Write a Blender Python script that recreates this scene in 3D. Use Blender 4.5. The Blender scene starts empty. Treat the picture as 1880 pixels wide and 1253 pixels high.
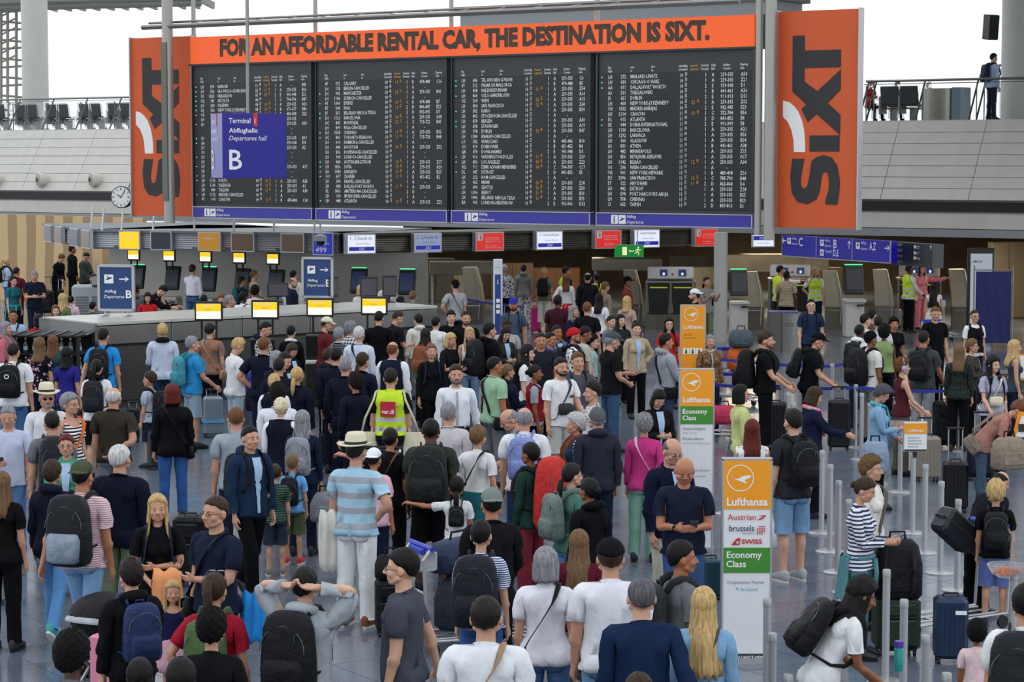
import bpy, bmesh, math, random
import numpy as np
from mathutils import Vector, Matrix
random.seed(7)
R = math.radians
sc = bpy.context.scene
COL = sc.collection

# ------------------------------------------------------------------ camera, sky, exposure
F, CAMH, HOR = 4200.0, 4.55, 295.0          # focal length in pixels of 1880 x 1253, eye height, horizon row
PITCH = math.atan((626.5 - HOR) / F)
cam = bpy.data.cameras.new('camera'); cam.sensor_width = 36; cam.lens = F / 1880 * 36
cam.clip_end = 500
camo = bpy.data.objects.new('camera', cam); COL.objects.link(camo)
camo.location = (0, 0, CAMH); camo.rotation_euler = (math.pi / 2 - PITCH, 0, 0)
sc.camera = camo
world = bpy.data.worlds.new('daylight'); sc.world = world; world.use_nodes = True
bg = world.node_tree.nodes['Background']
bg.inputs[0].default_value = (0.90, 0.95, 1.0, 1); bg.inputs[1].default_value = 1.28
def area(name, loc, rot, sx, sy, watts, col):
    l = bpy.data.lights.new(name, 'AREA'); l.shape = 'RECTANGLE'; l.size = sx; l.size_y = sy
    l.energy = watts; l.color = col
    o = bpy.data.objects.new(name, l); COL.objects.link(o); o.location = loc; o.rotation_euler = rot
    return o
vs = sc.view_settings
vs.view_transform = 'Standard'; vs.look = 'None'; vs.gamma = 1; vs.use_curve_mapping = False
vs.exposure = 0.0
sc.cycles.use_denoising = True
sc.cycles.max_bounces = 5; sc.cycles.diffuse_bounces = 3; sc.cycles.glossy_bounces = 3
sc.cycles.transmission_bounces = 4; sc.cycles.sample_clamp_indirect = 4

def ray(px, py):
    a, b = (px - 940) / F, (626.5 - py) / F
    c, s = math.cos(PITCH), math.sin(PITCH)
    return Vector((a, c + b * s, -s + b * c))
def onz(px, py, z=0.0):                       # point at height z seen at a pixel
    d = ray(px, py); t = (z - CAMH) / d.z
    return Vector((d.x * t, d.y * t, z))
def atY(px, py, Y):                           # point at distance Y seen at a pixel
    d = ray(px, py); t = Y / d.y
    return Vector((d.x * t, Y, CAMH + d.z * t))
# the frame of the flight board and the gallery (34 degrees to the view)
TH = math.atan2(-8.9, 13.02)
U = Vector((math.cos(TH), math.sin(TH), 0)); N = Vector((math.sin(TH), -math.cos(TH), 0))
OB = Vector((-7.9, 56.9, 0))
def onB(px, py, d=0.0):                       # (s, z) along the board plane moved d towards the viewer
    r = ray(px, py); o = OB + N * d
    # r.xy*t = o + U*s
    det = r.x * (-U.y) + U.x * r.y
    t = (o.x * (-U.y) + U.x * o.y) / det
    p = r * t
    return (Vector((p.x, p.y, 0)) - o).dot(U), CAMH + p.z
def Bm(s, d, z):                              # world matrix of the board frame at s, d, z
    return Matrix.Translation(OB + U * s + N * d + Vector((0, 0, z))) @ Matrix.Rotation(TH, 4, 'Z')

# ------------------------------------------------------------------ colours and materials
def lin(c):
    if isinstance(c, str):
        c = [int(c[i:i + 2], 16) / 255 for i in (0, 2, 4)]
    return tuple((x / 12.92 if x <= .04045 else ((x + .055) / 1.055) ** 2.4) for x in c)
CN = dict(white='e6e8ea', offwhite='d9d6cd', cream='dbd3b9', beige='b8a68c', tan='a08464', black='101013', ink='15161a',
    charcoal='2e3136', grey='6e7176', slate='474d57', lightgrey='a9aeb5', silver='b9bec6', navy='1b2236', darkblue='1d3358',
    blue='2c4f9c', royal='2637a8', sky='2f8fdd', pale='a9c4e2', denim='40608c', lightdenim='7f9cc0', faded='6b8bb5',
    teal='23646f', aqua='54b4c4', turq='3f9fa6', green='4d7a50', mint='9fc6a4', olive='4a4c38', moss='62704e', sage='9a9c86',
    lime='c9e83a', yellow='e7d24a', lemon='d7d998', orange='d9641f', peach='ecA06d', red='b8232b', crimson='8e1d2b',
    maroon='4e1c26', burgundy='4d1f28', pink='e08a9a', blush='c9a9a8', rose='d6b7be', magenta='c03a80', lilac='7f8cc8', lavender='a9acd0',
    purple='3c2f8c', brown='6a4630', chestnut='8a4a2c', khaki='7d8066', leather='8c4a28', tomato='cf3a35',
    hblack='0f0e10', hdark='1c1512', hbrown='35261a', hlbrown='6e5238', hblond='bfa06c', hplat='d8cca8', hgrey='85858a',
    hwhite='c4c4c4', hred='5c1e15', hginger='6a432c', hsalt='55555a')
CN = {k: v.lower() for k, v in CN.items()}
def C4(n): return lin(CN.get(n, n)) + (1,)

def nodes_mat(name, rough=.6, metal=0.0, col=(.5, .5, .5, 1), spec=.5):
    m = bpy.data.materials.new(name); m.use_nodes = True
    b = m.node_tree.nodes['Principled BSDF']
    b.inputs['Base Color'].default_value = col
    b.inputs['Roughness'].default_value = rough; b.inputs['Metallic'].default_value = metal
    b.inputs['Specular IOR Level'].default_value = spec
    return m, m.node_tree, b
def nn(t, kind, **kw):
    n = t.nodes.new(kind)
    for k, v in kw.items():
        if k.startswith('i_'): n.inputs[k[2:].replace('_', ' ')].default_value = v
        else: setattr(n, k, v)
    return n
def mix(t, a, b, fac, mode='MIX'):
    m = t.nodes.new('ShaderNodeMix'); m.data_type = 'RGBA'; m.blend_type = mode
    for sck, v in ((m.inputs[6], a), (m.inputs[7], b), (m.inputs[0], fac)):
        if hasattr(v, 'links'): t.links.new(v, sck)
        else: sck.default_value = v
    return m.outputs[2]
def bump(t, b, h, strength=.3, dist=.01):
    n = t.nodes.new('ShaderNodeBump'); n.inputs['Strength'].default_value = strength; n.inputs['Distance'].default_value = dist
    t.links.new(h, n.inputs['Height']); t.links.new(n.outputs[0], b.inputs['Normal'])
def noise(t, scale, detail=3, co=None, stretch=None):
    tc = t.nodes.new('ShaderNodeTexCoord'); src = tc.outputs['Object']
    if stretch:
        mp = t.nodes.new('ShaderNodeMapping'); mp.inputs['Scale'].default_value = stretch
        t.links.new(src, mp.inputs[0]); src = mp.outputs[0]
    n = nn(t, 'ShaderNodeTexNoise', i_Scale=scale, i_Detail=detail); t.links.new(src, n.inputs['Vector'])
    return n.outputs['Fac']
def ramp(t, fac, stops):
    r = t.nodes.new('ShaderNodeValToRGB'); e = r.color_ramp.elements
    while len(e) < len(stops): e.new(.5)
    for el, (p, c) in zip(e, stops): el.position = p; el.color = c
    t.links.new(fac, r.inputs[0]); return r.outputs[0]
MC = {}
def flat(name, col, rough=.5, metal=0.0, grain=0.0, scale=30, stretch=None, spec=.5, bmp=0.0):
    k = (name, col, rough, metal)
    if k in MC: return MC[k]
    m, t, b = nodes_mat(name, rough, metal, C4(col), spec)
    if grain or bmp:
        f = noise(t, scale, 3, stretch=stretch)
    if grain:
        c = C4(col); lo = tuple(x * (1 - grain) for x in c[:3]) + (1,); hi = tuple(min(1, x * (1 + grain)) for x in c[:3]) + (1,)
        t.links.new(ramp(t, f, [(.3, lo), (.7, hi)]), b.inputs['Base Color'])
    if bmp: bump(t, b, f, bmp)
    MC[k] = m; return m
def glow(name, col, strength):
    k = (name, col, strength)
    if k in MC: return MC[k]
    m, t, b = nodes_mat(name, .3, 0, C4(col)); b.inputs['Emission Color'].default_value = C4(col)
    b.inputs['Emission Strength'].default_value = strength
    b.inputs['Base Color'].default_value = tuple(.1 * x for x in C4(col)[:3]) + (1,)
    MC[k] = m; return m
def objcol(name, rough, wrinkle=0.0, scale=9, var=.12, stretch=None, dist=.02, fine=0, spec=.3):
    m, t, b = nodes_mat(name, rough, 0, spec=spec)
    oi = t.nodes.new('ShaderNodeObjectInfo')
    f = noise(t, scale, 4, stretch=stretch)
    r = ramp(t, f, [(.25, (1 - var,) * 3 + (1,)), (.75, (1 + var,) * 3 + (1,))])
    t.links.new(mix(t, oi.outputs['Color'], r, 1.0, 'MULTIPLY'), b.inputs['Base Color'])
    if wrinkle: bump(t, b, f, wrinkle, dist)
    return m
M_CLOTH = objcol('woven_cloth', .9, .6, 8, .05, (1, 1, .55), .05, spec=.1)
M_KNIT = M_CLOTH
M_HAIR = objcol('hair', .55, .9, 60, .5, (1, 1, .12), .012, spec=.22)
M_CURL = objcol('curly_hair', .7, 1.0, 55, .6, None, .02, spec=.15)
M_PLAST = objcol('moulded_plastic', .32, 0, 20, .03)
M_NYLON = objcol('nylon', .6, .6, 12, .2, None, .04, spec=.2)
M_LEATH = objcol('shoe_leather', .45, .2, 30, .1)
def skin_mat():
    m, t, b = nodes_mat('skin', .5, 0)
    oi = t.nodes.new('ShaderNodeObjectInfo'); at = nn(t, 'ShaderNodeAttribute', attribute_name='lip')
    f = noise(t, 30, 2)
    base = mix(t, oi.outputs['Color'], ramp(t, f, [(.3, (.93, .9, .9, 1)), (.7, (1.04, 1.02, 1, 1))]), 1.0, 'MULTIPLY')
    lip = mix(t, base, (.86, .58, .56, 1), 1.0, 'MULTIPLY')
    t.links.new(mix(t, base, lip, at.outputs['Fac']), b.inputs['Base Color'])
    b.inputs['Subsurface Weight'].default_value = 0.0
    return m
M_SKIN = skin_mat()
PAT = {}
def pattern(kind, c1, c2):
    k = (kind, c1, c2)
    if k in PAT: return PAT[k]
    m, t, b = nodes_mat(kind + '_cloth', .85, spec=.3)
    tc = t.nodes.new('ShaderNodeTexCoord'); sep = t.nodes.new('ShaderNodeSeparateXYZ'); t.links.new(tc.outputs['Object'], sep.inputs[0])
    def wave(sock, freq, duty):
        a = nn(t, 'ShaderNodeMath', operation='MULTIPLY'); t.links.new(sock, a.inputs[0]); a.inputs[1].default_value = freq
        f = nn(t, 'ShaderNodeMath', operation='FRACT'); t.links.new(a.outputs[0], f.inputs[0])
        g = nn(t, 'ShaderNodeMath', operation='GREATER_THAN'); t.links.new(f.outputs[0], g.inputs[0]); g.inputs[1].default_value = duty
        return g.outputs[0]
    if kind == 'stripe': fac = wave(sep.outputs['Z'], 26, .55)
    elif kind == 'finestripe': fac = wave(sep.outputs['Z'], 55, .5)
    elif kind == 'widestripe': fac = wave(sep.outputs['Z'], 7, .6)
    elif kind == 'hivis':
        def band(lo, hi):
            g = nn(t, 'ShaderNodeMath', operation='COMPARE'); t.links.new(sep.outputs['Z'], g.inputs[0]); g.inputs[1].default_value = (lo + hi) / 2; g.inputs[2].default_value = (hi - lo) / 2; return g.outputs[0]
        a = nn(t, 'ShaderNodeMath', operation='MAXIMUM'); t.links.new(band(1.0, 1.05), a.inputs[0]); t.links.new(band(1.12, 1.17), a.inputs[1]); fac = a.outputs[0]
    elif kind == 'plaid':
        g1 = wave(sep.outputs['Z'], 18, .5); g2 = wave(sep.outputs['X'], 18, .5)
        a = nn(t, 'ShaderNodeMath', operation='ADD'); t.links.new(g1, a.inputs[0]); t.links.new(g2, a.inputs[1])
        h = nn(t, 'ShaderNodeMath', operation='MULTIPLY'); t.links.new(a.outputs[0], h.inputs[0]); h.inputs[1].default_value = .5; fac = h.outputs[0]
    else:
        v = nn(t, 'ShaderNodeTexVoronoi', i_Scale={'floral': 16, 'leopard': 30, 'camo': 9, 'dots': 34, 'rings': 22}[kind]); t.links.new(tc.outputs['Object'], v.inputs['Vector'])
        if kind == 'camo': fac = ramp(t, noise(t, 14, 2), [(.47, (0, 0, 0, 1)), (.53, (1, 1, 1, 1))])
        elif kind == 'leopard': fac = ramp(t, v.outputs['Distance'], [(.3, (1, 1, 1, 1)), (.42, (0, 0, 0, 1))])
        elif kind == 'rings': fac = ramp(t, v.outputs['Distance'], [(.2, (1, 1, 1, 1)), (.26, (0, 0, 0, 1)), (.4, (0, 0, 0, 1)), (.5, (1, 1, 1, 1))])
        else: fac = ramp(t, v.outputs['Distance'], [(.34, (1, 1, 1, 1)), (.40, (0, 0, 0, 1))])
    t.links.new(mix(t, C4(c1), C4(c2), fac), b.inputs['Base Color']); b.inputs['Specular IOR Level'].default_value = .1
    bump(t, b, noise(t, 7, 4, stretch=(1, 1, .55)), .8, .05)
    PAT[k] = m; return m

# ------------------------------------------------------------------ mesh builder
class MB:
    def __init__(s): s.v = []; s.f = []; s.m = []; s.mi = 0
    def add(s, vs, fs):
        o = len(s.v); s.v += [tuple(p) for p in vs]
        s.f += [tuple(i + o for i in f) for f in fs]; s.m += [s.mi] * len(fs); return s
    def box(s, c, d, M=None, bev=0.0):
        cx, cy, cz = c; dx, dy, dz = (x / 2 for x in d)
        if bev:
            e = bev; vs = []
            for z, k in ((-dz, e), (-dz + e, 0), (dz - e, 0), (dz, e)):
                x, y = dx - k, dy - k
                for a, b2 in ((x, y - e), (x - e, y), (-x + e, y), (-x, y - e), (-x, -y + e), (-x + e, -y), (x - e, -y), (x, -y + e)):
                    vs.append((cx + a, cy + b2, cz + z))
            fs = [tuple(range(7, -1, -1)), tuple(range(24, 32))]
            for r in range(3):
                for i in range(8):
                    j = (i + 1) % 8; fs.append((r * 8 + i, r * 8 + j, r * 8 + 8 + j, r * 8 + 8 + i))
        else:
            vs = [(cx + a * dx, cy + b * dy, cz + c2 * dz) for c2 in (-1, 1) for a, b in ((-1, -1), (1, -1), (1, 1), (-1, 1))]
            fs = [(3, 2, 1, 0), (4, 5, 6, 7), (0, 1, 5, 4), (1, 2, 6, 5), (2, 3, 7, 6), (3, 0, 4, 7)]
        if M: vs = [tuple(M @ Vector(p)) for p in vs]
        return s.add(vs, fs)
    def rings(s, rs, n=16, M=None, close=True, pw=1.0):   # rs: (x, y, z, rx, ry)
        vs = []
        for (x, y, z, rx, ry) in rs:
            for i in range(n):
                a = 2 * math.pi * i / n; ca, sa = math.cos(a), math.sin(a)
                if pw != 1: ca = math.copysign(abs(ca) ** pw, ca); sa = math.copysign(abs(sa) ** pw, sa)
                vs.append((x + rx * ca, y + ry * sa, z))
        k = len(rs); fs = [(r * n + i, r * n + (i + 1) % n, (r + 1) * n + (i + 1) % n, (r + 1) * n + i) for r in range(k - 1) for i in range(n)]
        if close: fs += [tuple(range(n - 1, -1, -1)), tuple(range((k - 1) * n, k * n))]
        if M: vs = [tuple(M @ Vector(p)) for p in vs]
        return s.add(vs, fs)
    def tube(s, pts, rad, n=8, flat=1.0, closed=False, cap=True, up=None):
        pts = [Vector(p) for p in pts]; k = len(pts)
        rad = [rad] * k if not hasattr(rad, '__len__') else rad
        vs = []; prev = None
        for i, p in enumerate(pts):
            a = pts[(i - 1) % k] if (closed or i) else p; b = pts[(i + 1) % k] if (closed or i < k - 1) else p
            d = (b - a).normalized() if (b - a).length > 1e-9 else Vector((0, 0, 1))
            if up is not None: x = Vector(up).cross(d)
            elif prev is None: x = d.orthogonal()
            else: x = prev - d * prev.dot(d)
            if x.length < 1e-6: x = d.orthogonal()
            x.normalize(); prev = x; y = d.cross(x)
            for j in range(n):
                t = 2 * math.pi * j / n; vs.append(p + x * math.cos(t) * rad[i] + y * math.sin(t) * rad[i] * flat)
        fs = [(r * n + i, r * n + (i + 1) % n, ((r + 1) % k) * n + (i + 1) % n, ((r + 1) % k) * n + i) for r in range(k if closed else k - 1) for i in range(n)]
        if cap and not closed: fs += [tuple(range(n - 1, -1, -1)), tuple(range((k - 1) * n, k * n))]
        return s.add(vs, fs)
    def caps(s, a, b, ra, rb, n=12, flat=1.0):   # tapered capsule
        a, b = Vector(a), Vector(b); d = (b - a).normalized(); pts = []; rr = []
        for t in (85, 60, 30): pts.append(a - d * ra * math.sin(R(t))); rr.append(ra * math.cos(R(t)))
        for t in (0, .5, 1): pts.append(a.lerp(b, t)); rr.append(ra + (rb - ra) * t)
        for t in (30, 60, 85): pts.append(b + d * rb * math.sin(R(t))); rr.append(rb * math.cos(R(t)))
        return s.tube(pts, rr, n, flat)
    def ell(s, c, r, n=14, k=9, M=None):
        rs = [(c[0], c[1], c[2] - r[2] * math.cos(math.pi * (i + .35) / (k + .7 - 1 + .0)), r[0] * math.sin(math.pi * (i + .35) / (k - .3)), r[1] * math.sin(math.pi * (i + .35) / (k - .3))) for i in range(k)]
        return s.rings(rs, n, M)
    def poly(s, pts, th=0.0):
        n = len(pts)
        if not th: return s.add(pts, [tuple(range(n))])
        vs = list(pts) + [(x, y + th, z) for x, y, z in pts]
        return s.add(vs, [tuple(range(n)), tuple(range(2 * n - 1, n - 1, -1))] + [(i, n + i, n + (i + 1) % n, (i + 1) % n) for i in range(n)])
    def mesh(s, name, mats=(), smooth=False):
        me = bpy.data.meshes.new(name); me.from_pydata(s.v, [], s.f)
        for m in mats: me.materials.append(m)
        if len(set(s.m)) > 1: me.polygons.foreach_set('material_index', s.m)
        if smooth: me.shade_smooth()
        me.update(); return me
def autosmooth(me, deg=40):
    me.shade_smooth()
    bm = bmesh.new(); bm.from_mesh(me)
    for e in bm.edges:
        if len(e.link_faces) == 2 and e.calc_face_angle(0) > R(deg): e.smooth = False
    bm.to_mesh(me); bm.free(); return me
def link(name, data, parent=None, M=None, color=None, mat=None):
    o = bpy.data.objects.new(name, data); COL.objects.link(o)
    if parent: o.parent = parent
    if M is not None: o.matrix_local = M if parent else M
    if color is not None: o.color = C4(color) if isinstance(color, str) else color
    if mat:
        o.material_slots[0].link = 'OBJECT'; o.material_slots[0].material = mat
    return o
def tag(o, label, cat, group=None):
    o['label'] = label; o['category'] = cat
    if group: o['group'] = group
    return o
def struct(o): o['kind'] = 'structure'; return o
def obj(name, mb, mats, parent=None, M=None, smooth=False, auto=None, color=None):
    me = mb.mesh(name, mats if isinstance(mats, (list, tuple)) else [mats], smooth)
    if auto: autosmooth(me, auto)
    return link(name, me, parent, M, color)
def empty(name, M=None, parent=None):
    o = bpy.data.objects.new(name, None); COL.objects.link(o)
    if parent: o.parent = parent
    if M is not None: o.matrix_local = M
    return o
def copytree(o, M=None, parent=None):
    c = o.copy(); COL.objects.link(c)
    if parent: c.parent = parent
    if M is not None: c.matrix_local = M
    for ch in list(o.children): copytree(ch, None, c)
    return c
T = Matrix.Translation
def Rz(d): return Matrix.Rotation(R(d), 4, 'Z')
def Rx(d): return Matrix.Rotation(R(d), 4, 'X')
def Ry(d): return Matrix.Rotation(R(d), 4, 'Y')
def S3(x, y=None, z=None): return Matrix.Diagonal((x, x if y is None else y, x if z is None else z, 1))
# lettering: stands upright in the local XZ plane, read from -Y
def text(body, M, w, h, mat, parent, bold=0.0, align='LEFT', name='lettering', lines=None, italic=0, fitw=True):
    c = bpy.data.curves.new(name, 'FONT'); c.body = body; c.size = 1.0; c.offset = bold; c.extrude = 0; c.align_x = align
    c.shear = italic; c.resolution_u = 2
    if lines: c.space_line = lines
    c.materials.append(mat)
    o = bpy.data.objects.new(name, c); COL.objects.link(o)
    bpy.context.view_layer.update()
    dx, dy = o.dimensions.x, o.dimensions.y
    o.parent = parent
    sx = w / dx if (w and dx) else None; sy = h / dy if (h and dy) else sx
    sx = sx or sy
    bb = [Vector(b) for b in o.bound_box]; x0 = min(b.x for b in bb); y0 = min(b.y for b in bb)
    if align == 'LEFT': off = T((-x0, -y0, 0))
    elif align == 'CENTER': off = T((-(x0 + dx / 2), -y0, 0))
    else: off = T((-(x0 + dx), -y0, 0))
    o.matrix_local = M @ Rx(90) @ S3(sx, sy, 1) @ off
    return o

def fonts_to_mesh():
    bpy.context.view_layer.update(); dg = bpy.context.evaluated_depsgraph_get()
    for o in [o for o in bpy.data.objects if o.type == 'FONT']:
        me = bpy.data.meshes.new_from_object(o.evaluated_get(dg)); me.name = 'lettering'
        n = bpy.data.objects.new('lettering', me); COL.objects.link(n); n.parent = o.parent; n.matrix_local = o.matrix_local.copy()
        bpy.data.objects.remove(o)

# ------------------------------------------------------------------ the human figure: one continuous posed surface
AD = {1: Vector((.62, 0, -.785)).normalized(), -1: Vector((-.62, 0, -.785)).normalized()}
KINDS = {
 'm': dict(sh=.178, ch=1.0, wa=1.0, hip=1.0, arm=1.0, leg=1.0, bust=0, head=1.05, neck=1.0),
 'f': dict(sh=.158, ch=.87, wa=.86, hip=1.04, arm=.82, leg=.96, bust=1, head=1.03, neck=.8),
 'c': dict(sh=.165, ch=.9, wa=.98, hip=.92, arm=.9, leg=.95, bust=0, head=1.32, neck=.85),
}
def skeleton(k):
    K = KINDS[k]; J = {}
    J['pel'] = Vector((0, 0, .92)); J['spi'] = Vector((0, 0, 1.05)); J['che'] = Vector((0, -.01, 1.18)); J['nec'] = Vector((0, -.015, 1.46)); J['hea'] = Vector((0, -.005, 1.535))
    for s in (1, -1):
        sh = Vector((s * K['sh'], -.012, 1.405)); J['sh', s] = sh; J['el', s] = sh + AD[s] * .285; J['wr', s] = J['el', s] + AD[s] * .25; J['ha', s] = J['wr', s] + AD[s] * .17
        J['hi', s] = Vector((s * .092, 0, .89)); J['kn', s] = Vector((s * .105, .008, .49)); J['an', s] = Vector((s * .115, -.02, .085)); J['to', s] = Vector((s * .135, .15, .03))
    return J
SK = {k: skeleton(k) for k in KINDS}
def headpt(k, p):
    g = KINDS[k]['head']; o = Vector((0, 0, 1.53)); q = Vector(p) - o
    return o + q * g
def build_template(k):
    K = KINDS[k]; J = SK[k]; b = MB()
    w, c, h = K['wa'], K['ch'], K['hip']
    b.rings([(0, -.01, .83, .10 * h, .075), (0, -.01, .87, .152 * h, .105), (0, -.01, .93, .166 * h, .115), (0, -.005, 1.0, .155 * h, .107), (0, 0, 1.08, .143 * w, .102 * w),
             (0, 0, 1.15, .143 * w, .102 * w), (0, 0, 1.24, .158 * c, .110 * c), (0, 0, 1.32, .170 * c, .116 * c), (0, -.005, 1.385, .165 * c, .105 * c), (0, -.01, 1.43, .135 * c, .085 * c), (0, -.015, 1.465, .08 * K['neck'], .066 * K['neck'])], 20)
    b.ell((.07, -.055, .90), (.088 * h, .085, .095)); b.ell((-.07, -.055, .90), (.088 * h, .085, .095))
    for s in (1, -1):
        if K['bust']: b.ell((s * .07, .075, 1.275), (.062, .055, .06))
        else: b.ell((s * .07, .045, 1.32), (.085, .058, .075))
        b.ell((s * .08, -.05, 1.34), (.09 * c, .06, .09))
        a = K['arm']; sh, el, wr = J['sh', s], J['el', s], J['wr', s]
        b.ell(sh + Vector((-s * .012, 0, .0)), (.062 * a, .062 * a, .06 * a)); b.caps((s * .05, -.02, 1.43), sh + Vector((-s * .02, 0, .015)), .045 * c, .045 * a)
        b.caps(sh, el, .054 * a, .042 * a); b.caps(el, wr, .043 * a, .027 * a); m = el.lerp(wr, .3); b.ell(m, (.045 * a, .045 * a, .06 * a))
        # hand: palm, four unequal bent fingers, thumb off the side
        D = AD[s]; F_ = Vector((0, 1, 0)); P = D.cross(F_) * s     # P: towards the palm side (body side)
        P = Vector((-s * .785, 0, -.62))
        b.caps(wr + D * .02, wr + D * .075, .024, .028, flat=1.0)
        for q in (-.026, -.009, .009, .026): b.caps(wr + D * .01 + F_ * q * .6, wr + D * .082 + F_ * q, .016, .0125)
        for q, L in ((.028, .070), (.0095, .080), (-.0095, .074), (-.028, .058)):
            p0 = wr + D * .085 + F_ * q; p1 = p0 + D * L * .5 + P * L * .12; p2 = p1 + D * L * .28 + P * L * .30; p3 = p2 + D * L * .08 + P * L * .30
            b.caps(p0, p1, .0105, .0098); b.caps(p1, p2, .0098, .009); b.caps(p2, p3, .009, .0082)
        t0 = wr + D * .03 + F_ * .022; t1 = wr + D * .065 + F_ * .05 + P * .015; t2 = wr + D * .098 + F_ * .056 + P * .03
        b.caps(t0, t1, .014, .012); b.caps(t1, t2, .0115, .0095)
        g = K['leg']; hi, kn, an = J['hi', s], J['kn', s], J['an', s]
        b.caps(hi + Vector((0, 0, -.02)), kn, .088 * g, .056 * g); b.caps(kn, an, .053 * g, .036); b.ell(kn.lerp(an, .28) + Vector((0, -.018, 0)), (.05 * g, .053 * g, .11)); b.ell(kn + Vector((0, .012, 0)), (.05, .052, .06))
        b.caps(an + Vector((0, -.03, -.045)), an + Vector((s * .01, .10, -.055)), .038, .032); b.caps(an, an + Vector((0, .06, -.035)), .04, .035); b.caps(an + Vector((s * .01, .1, -.055)), J['to', s], .034, .024)
    g = K['head']; n = K['neck']
    b.caps((0, -.02, 1.42), (0, -.005, 1.56), .062 * n, .054 * n)
    H = lambda p: headpt(k, p)
    def E(p, r): b.ell(H(p), [x * g for x in r], 20, 13)
    def Cq(p, q, r1, r2): b.caps(H(p), H(q), r1 * g, r2 * g)
    E((0, -.008, 1.655), (.077, .097, .096)); E((0, .028, 1.60), (.063, .068, .075)); E((0, .048, 1.572), (.046, .046, .046))
    jw = 1.0 if k == 'm' else .85
    E((0, .068, 1.545), (.026 * jw, .022, .02)); Cq((0, .092, 1.642), (0, .113, 1.606), .009, .0135); E((.012, .101, 1.602), (.01, .011, .008)); E((-.012, .101, 1.602), (.01, .011, .008))
    for s in (1, -1):
        Cq((s * .016, .083, 1.654), (s * .050, .064, 1.656), .0075 * jw, .0075); E((s * .040, .060, 1.604), (.026, .027, .027)); Cq((s * .058, .01, 1.575), (s * .03, .055, 1.548), .018 * jw, .016 * jw)
        E((s * .079, -.008, 1.622), (.010, .022, .032)); E((s * .032, .078, 1.636), (.0135, .0135, .012))
    Cq((.018, .086, 1.576), (-.018, .086, 1.576), .0085, .0085); Cq((.013, .086, 1.568), (-.013, .086, 1.568), .009, .009)
    me = b.mesh('figure'); o = bpy.data.objects.new('figure_tmp', me); COL.objects.link(o)
    m = o.modifiers.new('r', 'REMESH'); m.mode = 'VOXEL'; m.voxel_size = .0065; m.adaptivity = 0
    m = o.modifiers.new('s', 'SMOOTH'); m.factor = .5; m.iterations = 4
    dg = bpy.context.evaluated_depsgraph_get(); me2 = bpy.data.meshes.new_from_object(o.evaluated_get(dg))
    o.modifiers.clear(); o.data = me2; bpy.data.meshes.remove(me)
    co = np.empty(len(me2.vertices) * 3); me2.vertices.foreach_get('co', co); co = co.reshape(-1, 3)
    vg = o.vertex_groups.new(name='d'); fine = set(np.where((co[:, 2] > 1.50) & (co[:, 1] > .0))[0].tolist()); mid = set(np.where((co[:, 2] > 1.52))[0].tolist())
    wr = np.array(J['wr', 1]); hd = set(np.where(((np.abs(co[:, 0]) - wr[0]) * .62 - (co[:, 2] - wr[2]) * .785 > .0) & (np.abs(co[:, 0]) > .25))[0].tolist())
    body = [i for i in range(len(co)) if i not in mid and i not in hd]
    vg.add(body, 1.0, 'REPLACE'); vg.add(list(mid - fine - hd), .97, 'REPLACE'); vg.add(list(hd), .93, 'REPLACE'); vg.add(list(fine), .90, 'REPLACE')
    m = o.modifiers.new('d', 'DECIMATE'); m.ratio = .11; m.vertex_group = 'd'; m.vertex_group_factor = 1.0; m.use_symmetry = False
    dg = bpy.context.evaluated_depsgraph_get(); me3 = bpy.data.meshes.new_from_object(o.evaluated_get(dg))
    bpy.data.objects.remove(o); me3.name = 'figure_' + k
    return me3
TEMPL = {k: build_template(k) for k in KINDS}

# bones: name, a, b, radius, parent
def bones(k):
    J = SK[k]; B = [('pelvis', J['pel'] + Vector((-.07, -.01, 0)), J['pel'] + Vector((.07, -.01, 0)), .125, None),
         ('spine', J['spi'], J['che'], .13, 'pelvis'), ('chest', J['che'] + Vector((0, 0, .04)), Vector((0, -.01, 1.40)), .15, 'spine'),
         ('head', Vector((0, -.005, 1.55)), Vector((0, .0, 1.70)), .085 * KINDS[k]['head'], 'chest')]
    for s in (1, -1):
        B += [(('ua', s), J['sh', s] + AD[s] * .03, J['el', s], .052, 'chest'), (('fa', s), J['el', s] + AD[s] * .02, J['wr', s], .04, ('ua', s)), (('hd', s), J['wr', s] + AD[s] * .03, J['ha', s], .035, ('fa', s)),
              (('th', s), J['hi', s] + Vector((0, 0, -.07)), J['kn', s], .085, 'pelvis'), (('sn', s), J['kn', s] + Vector((0, 0, -.02)), J['an', s], .053, ('th', s)), (('ft', s), J['an', s] + Vector((0, .0, -.03)), J['to', s], .04, ('sn', s))]
    return B
BN = {k: bones(k) for k in KINDS}
def weights(k, co):
    W = []
    for nme, a, b, r, _ in BN[k]:
        a, b = np.array(a), np.array(b); ab = b - a; t = np.clip(((co - a) @ ab) / (ab @ ab), 0, 1)
        d = np.linalg.norm(co - (a + t[:, None] * ab), axis=1) / r
        W.append(1 / (d + .35) ** 7)
    W = np.array(W).T; W /= W.sum(1)[:, None]; return W
def q2m(d0, d1): return Vector(d0).rotation_difference(Vector(d1)).to_matrix().to_4x4()
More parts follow.
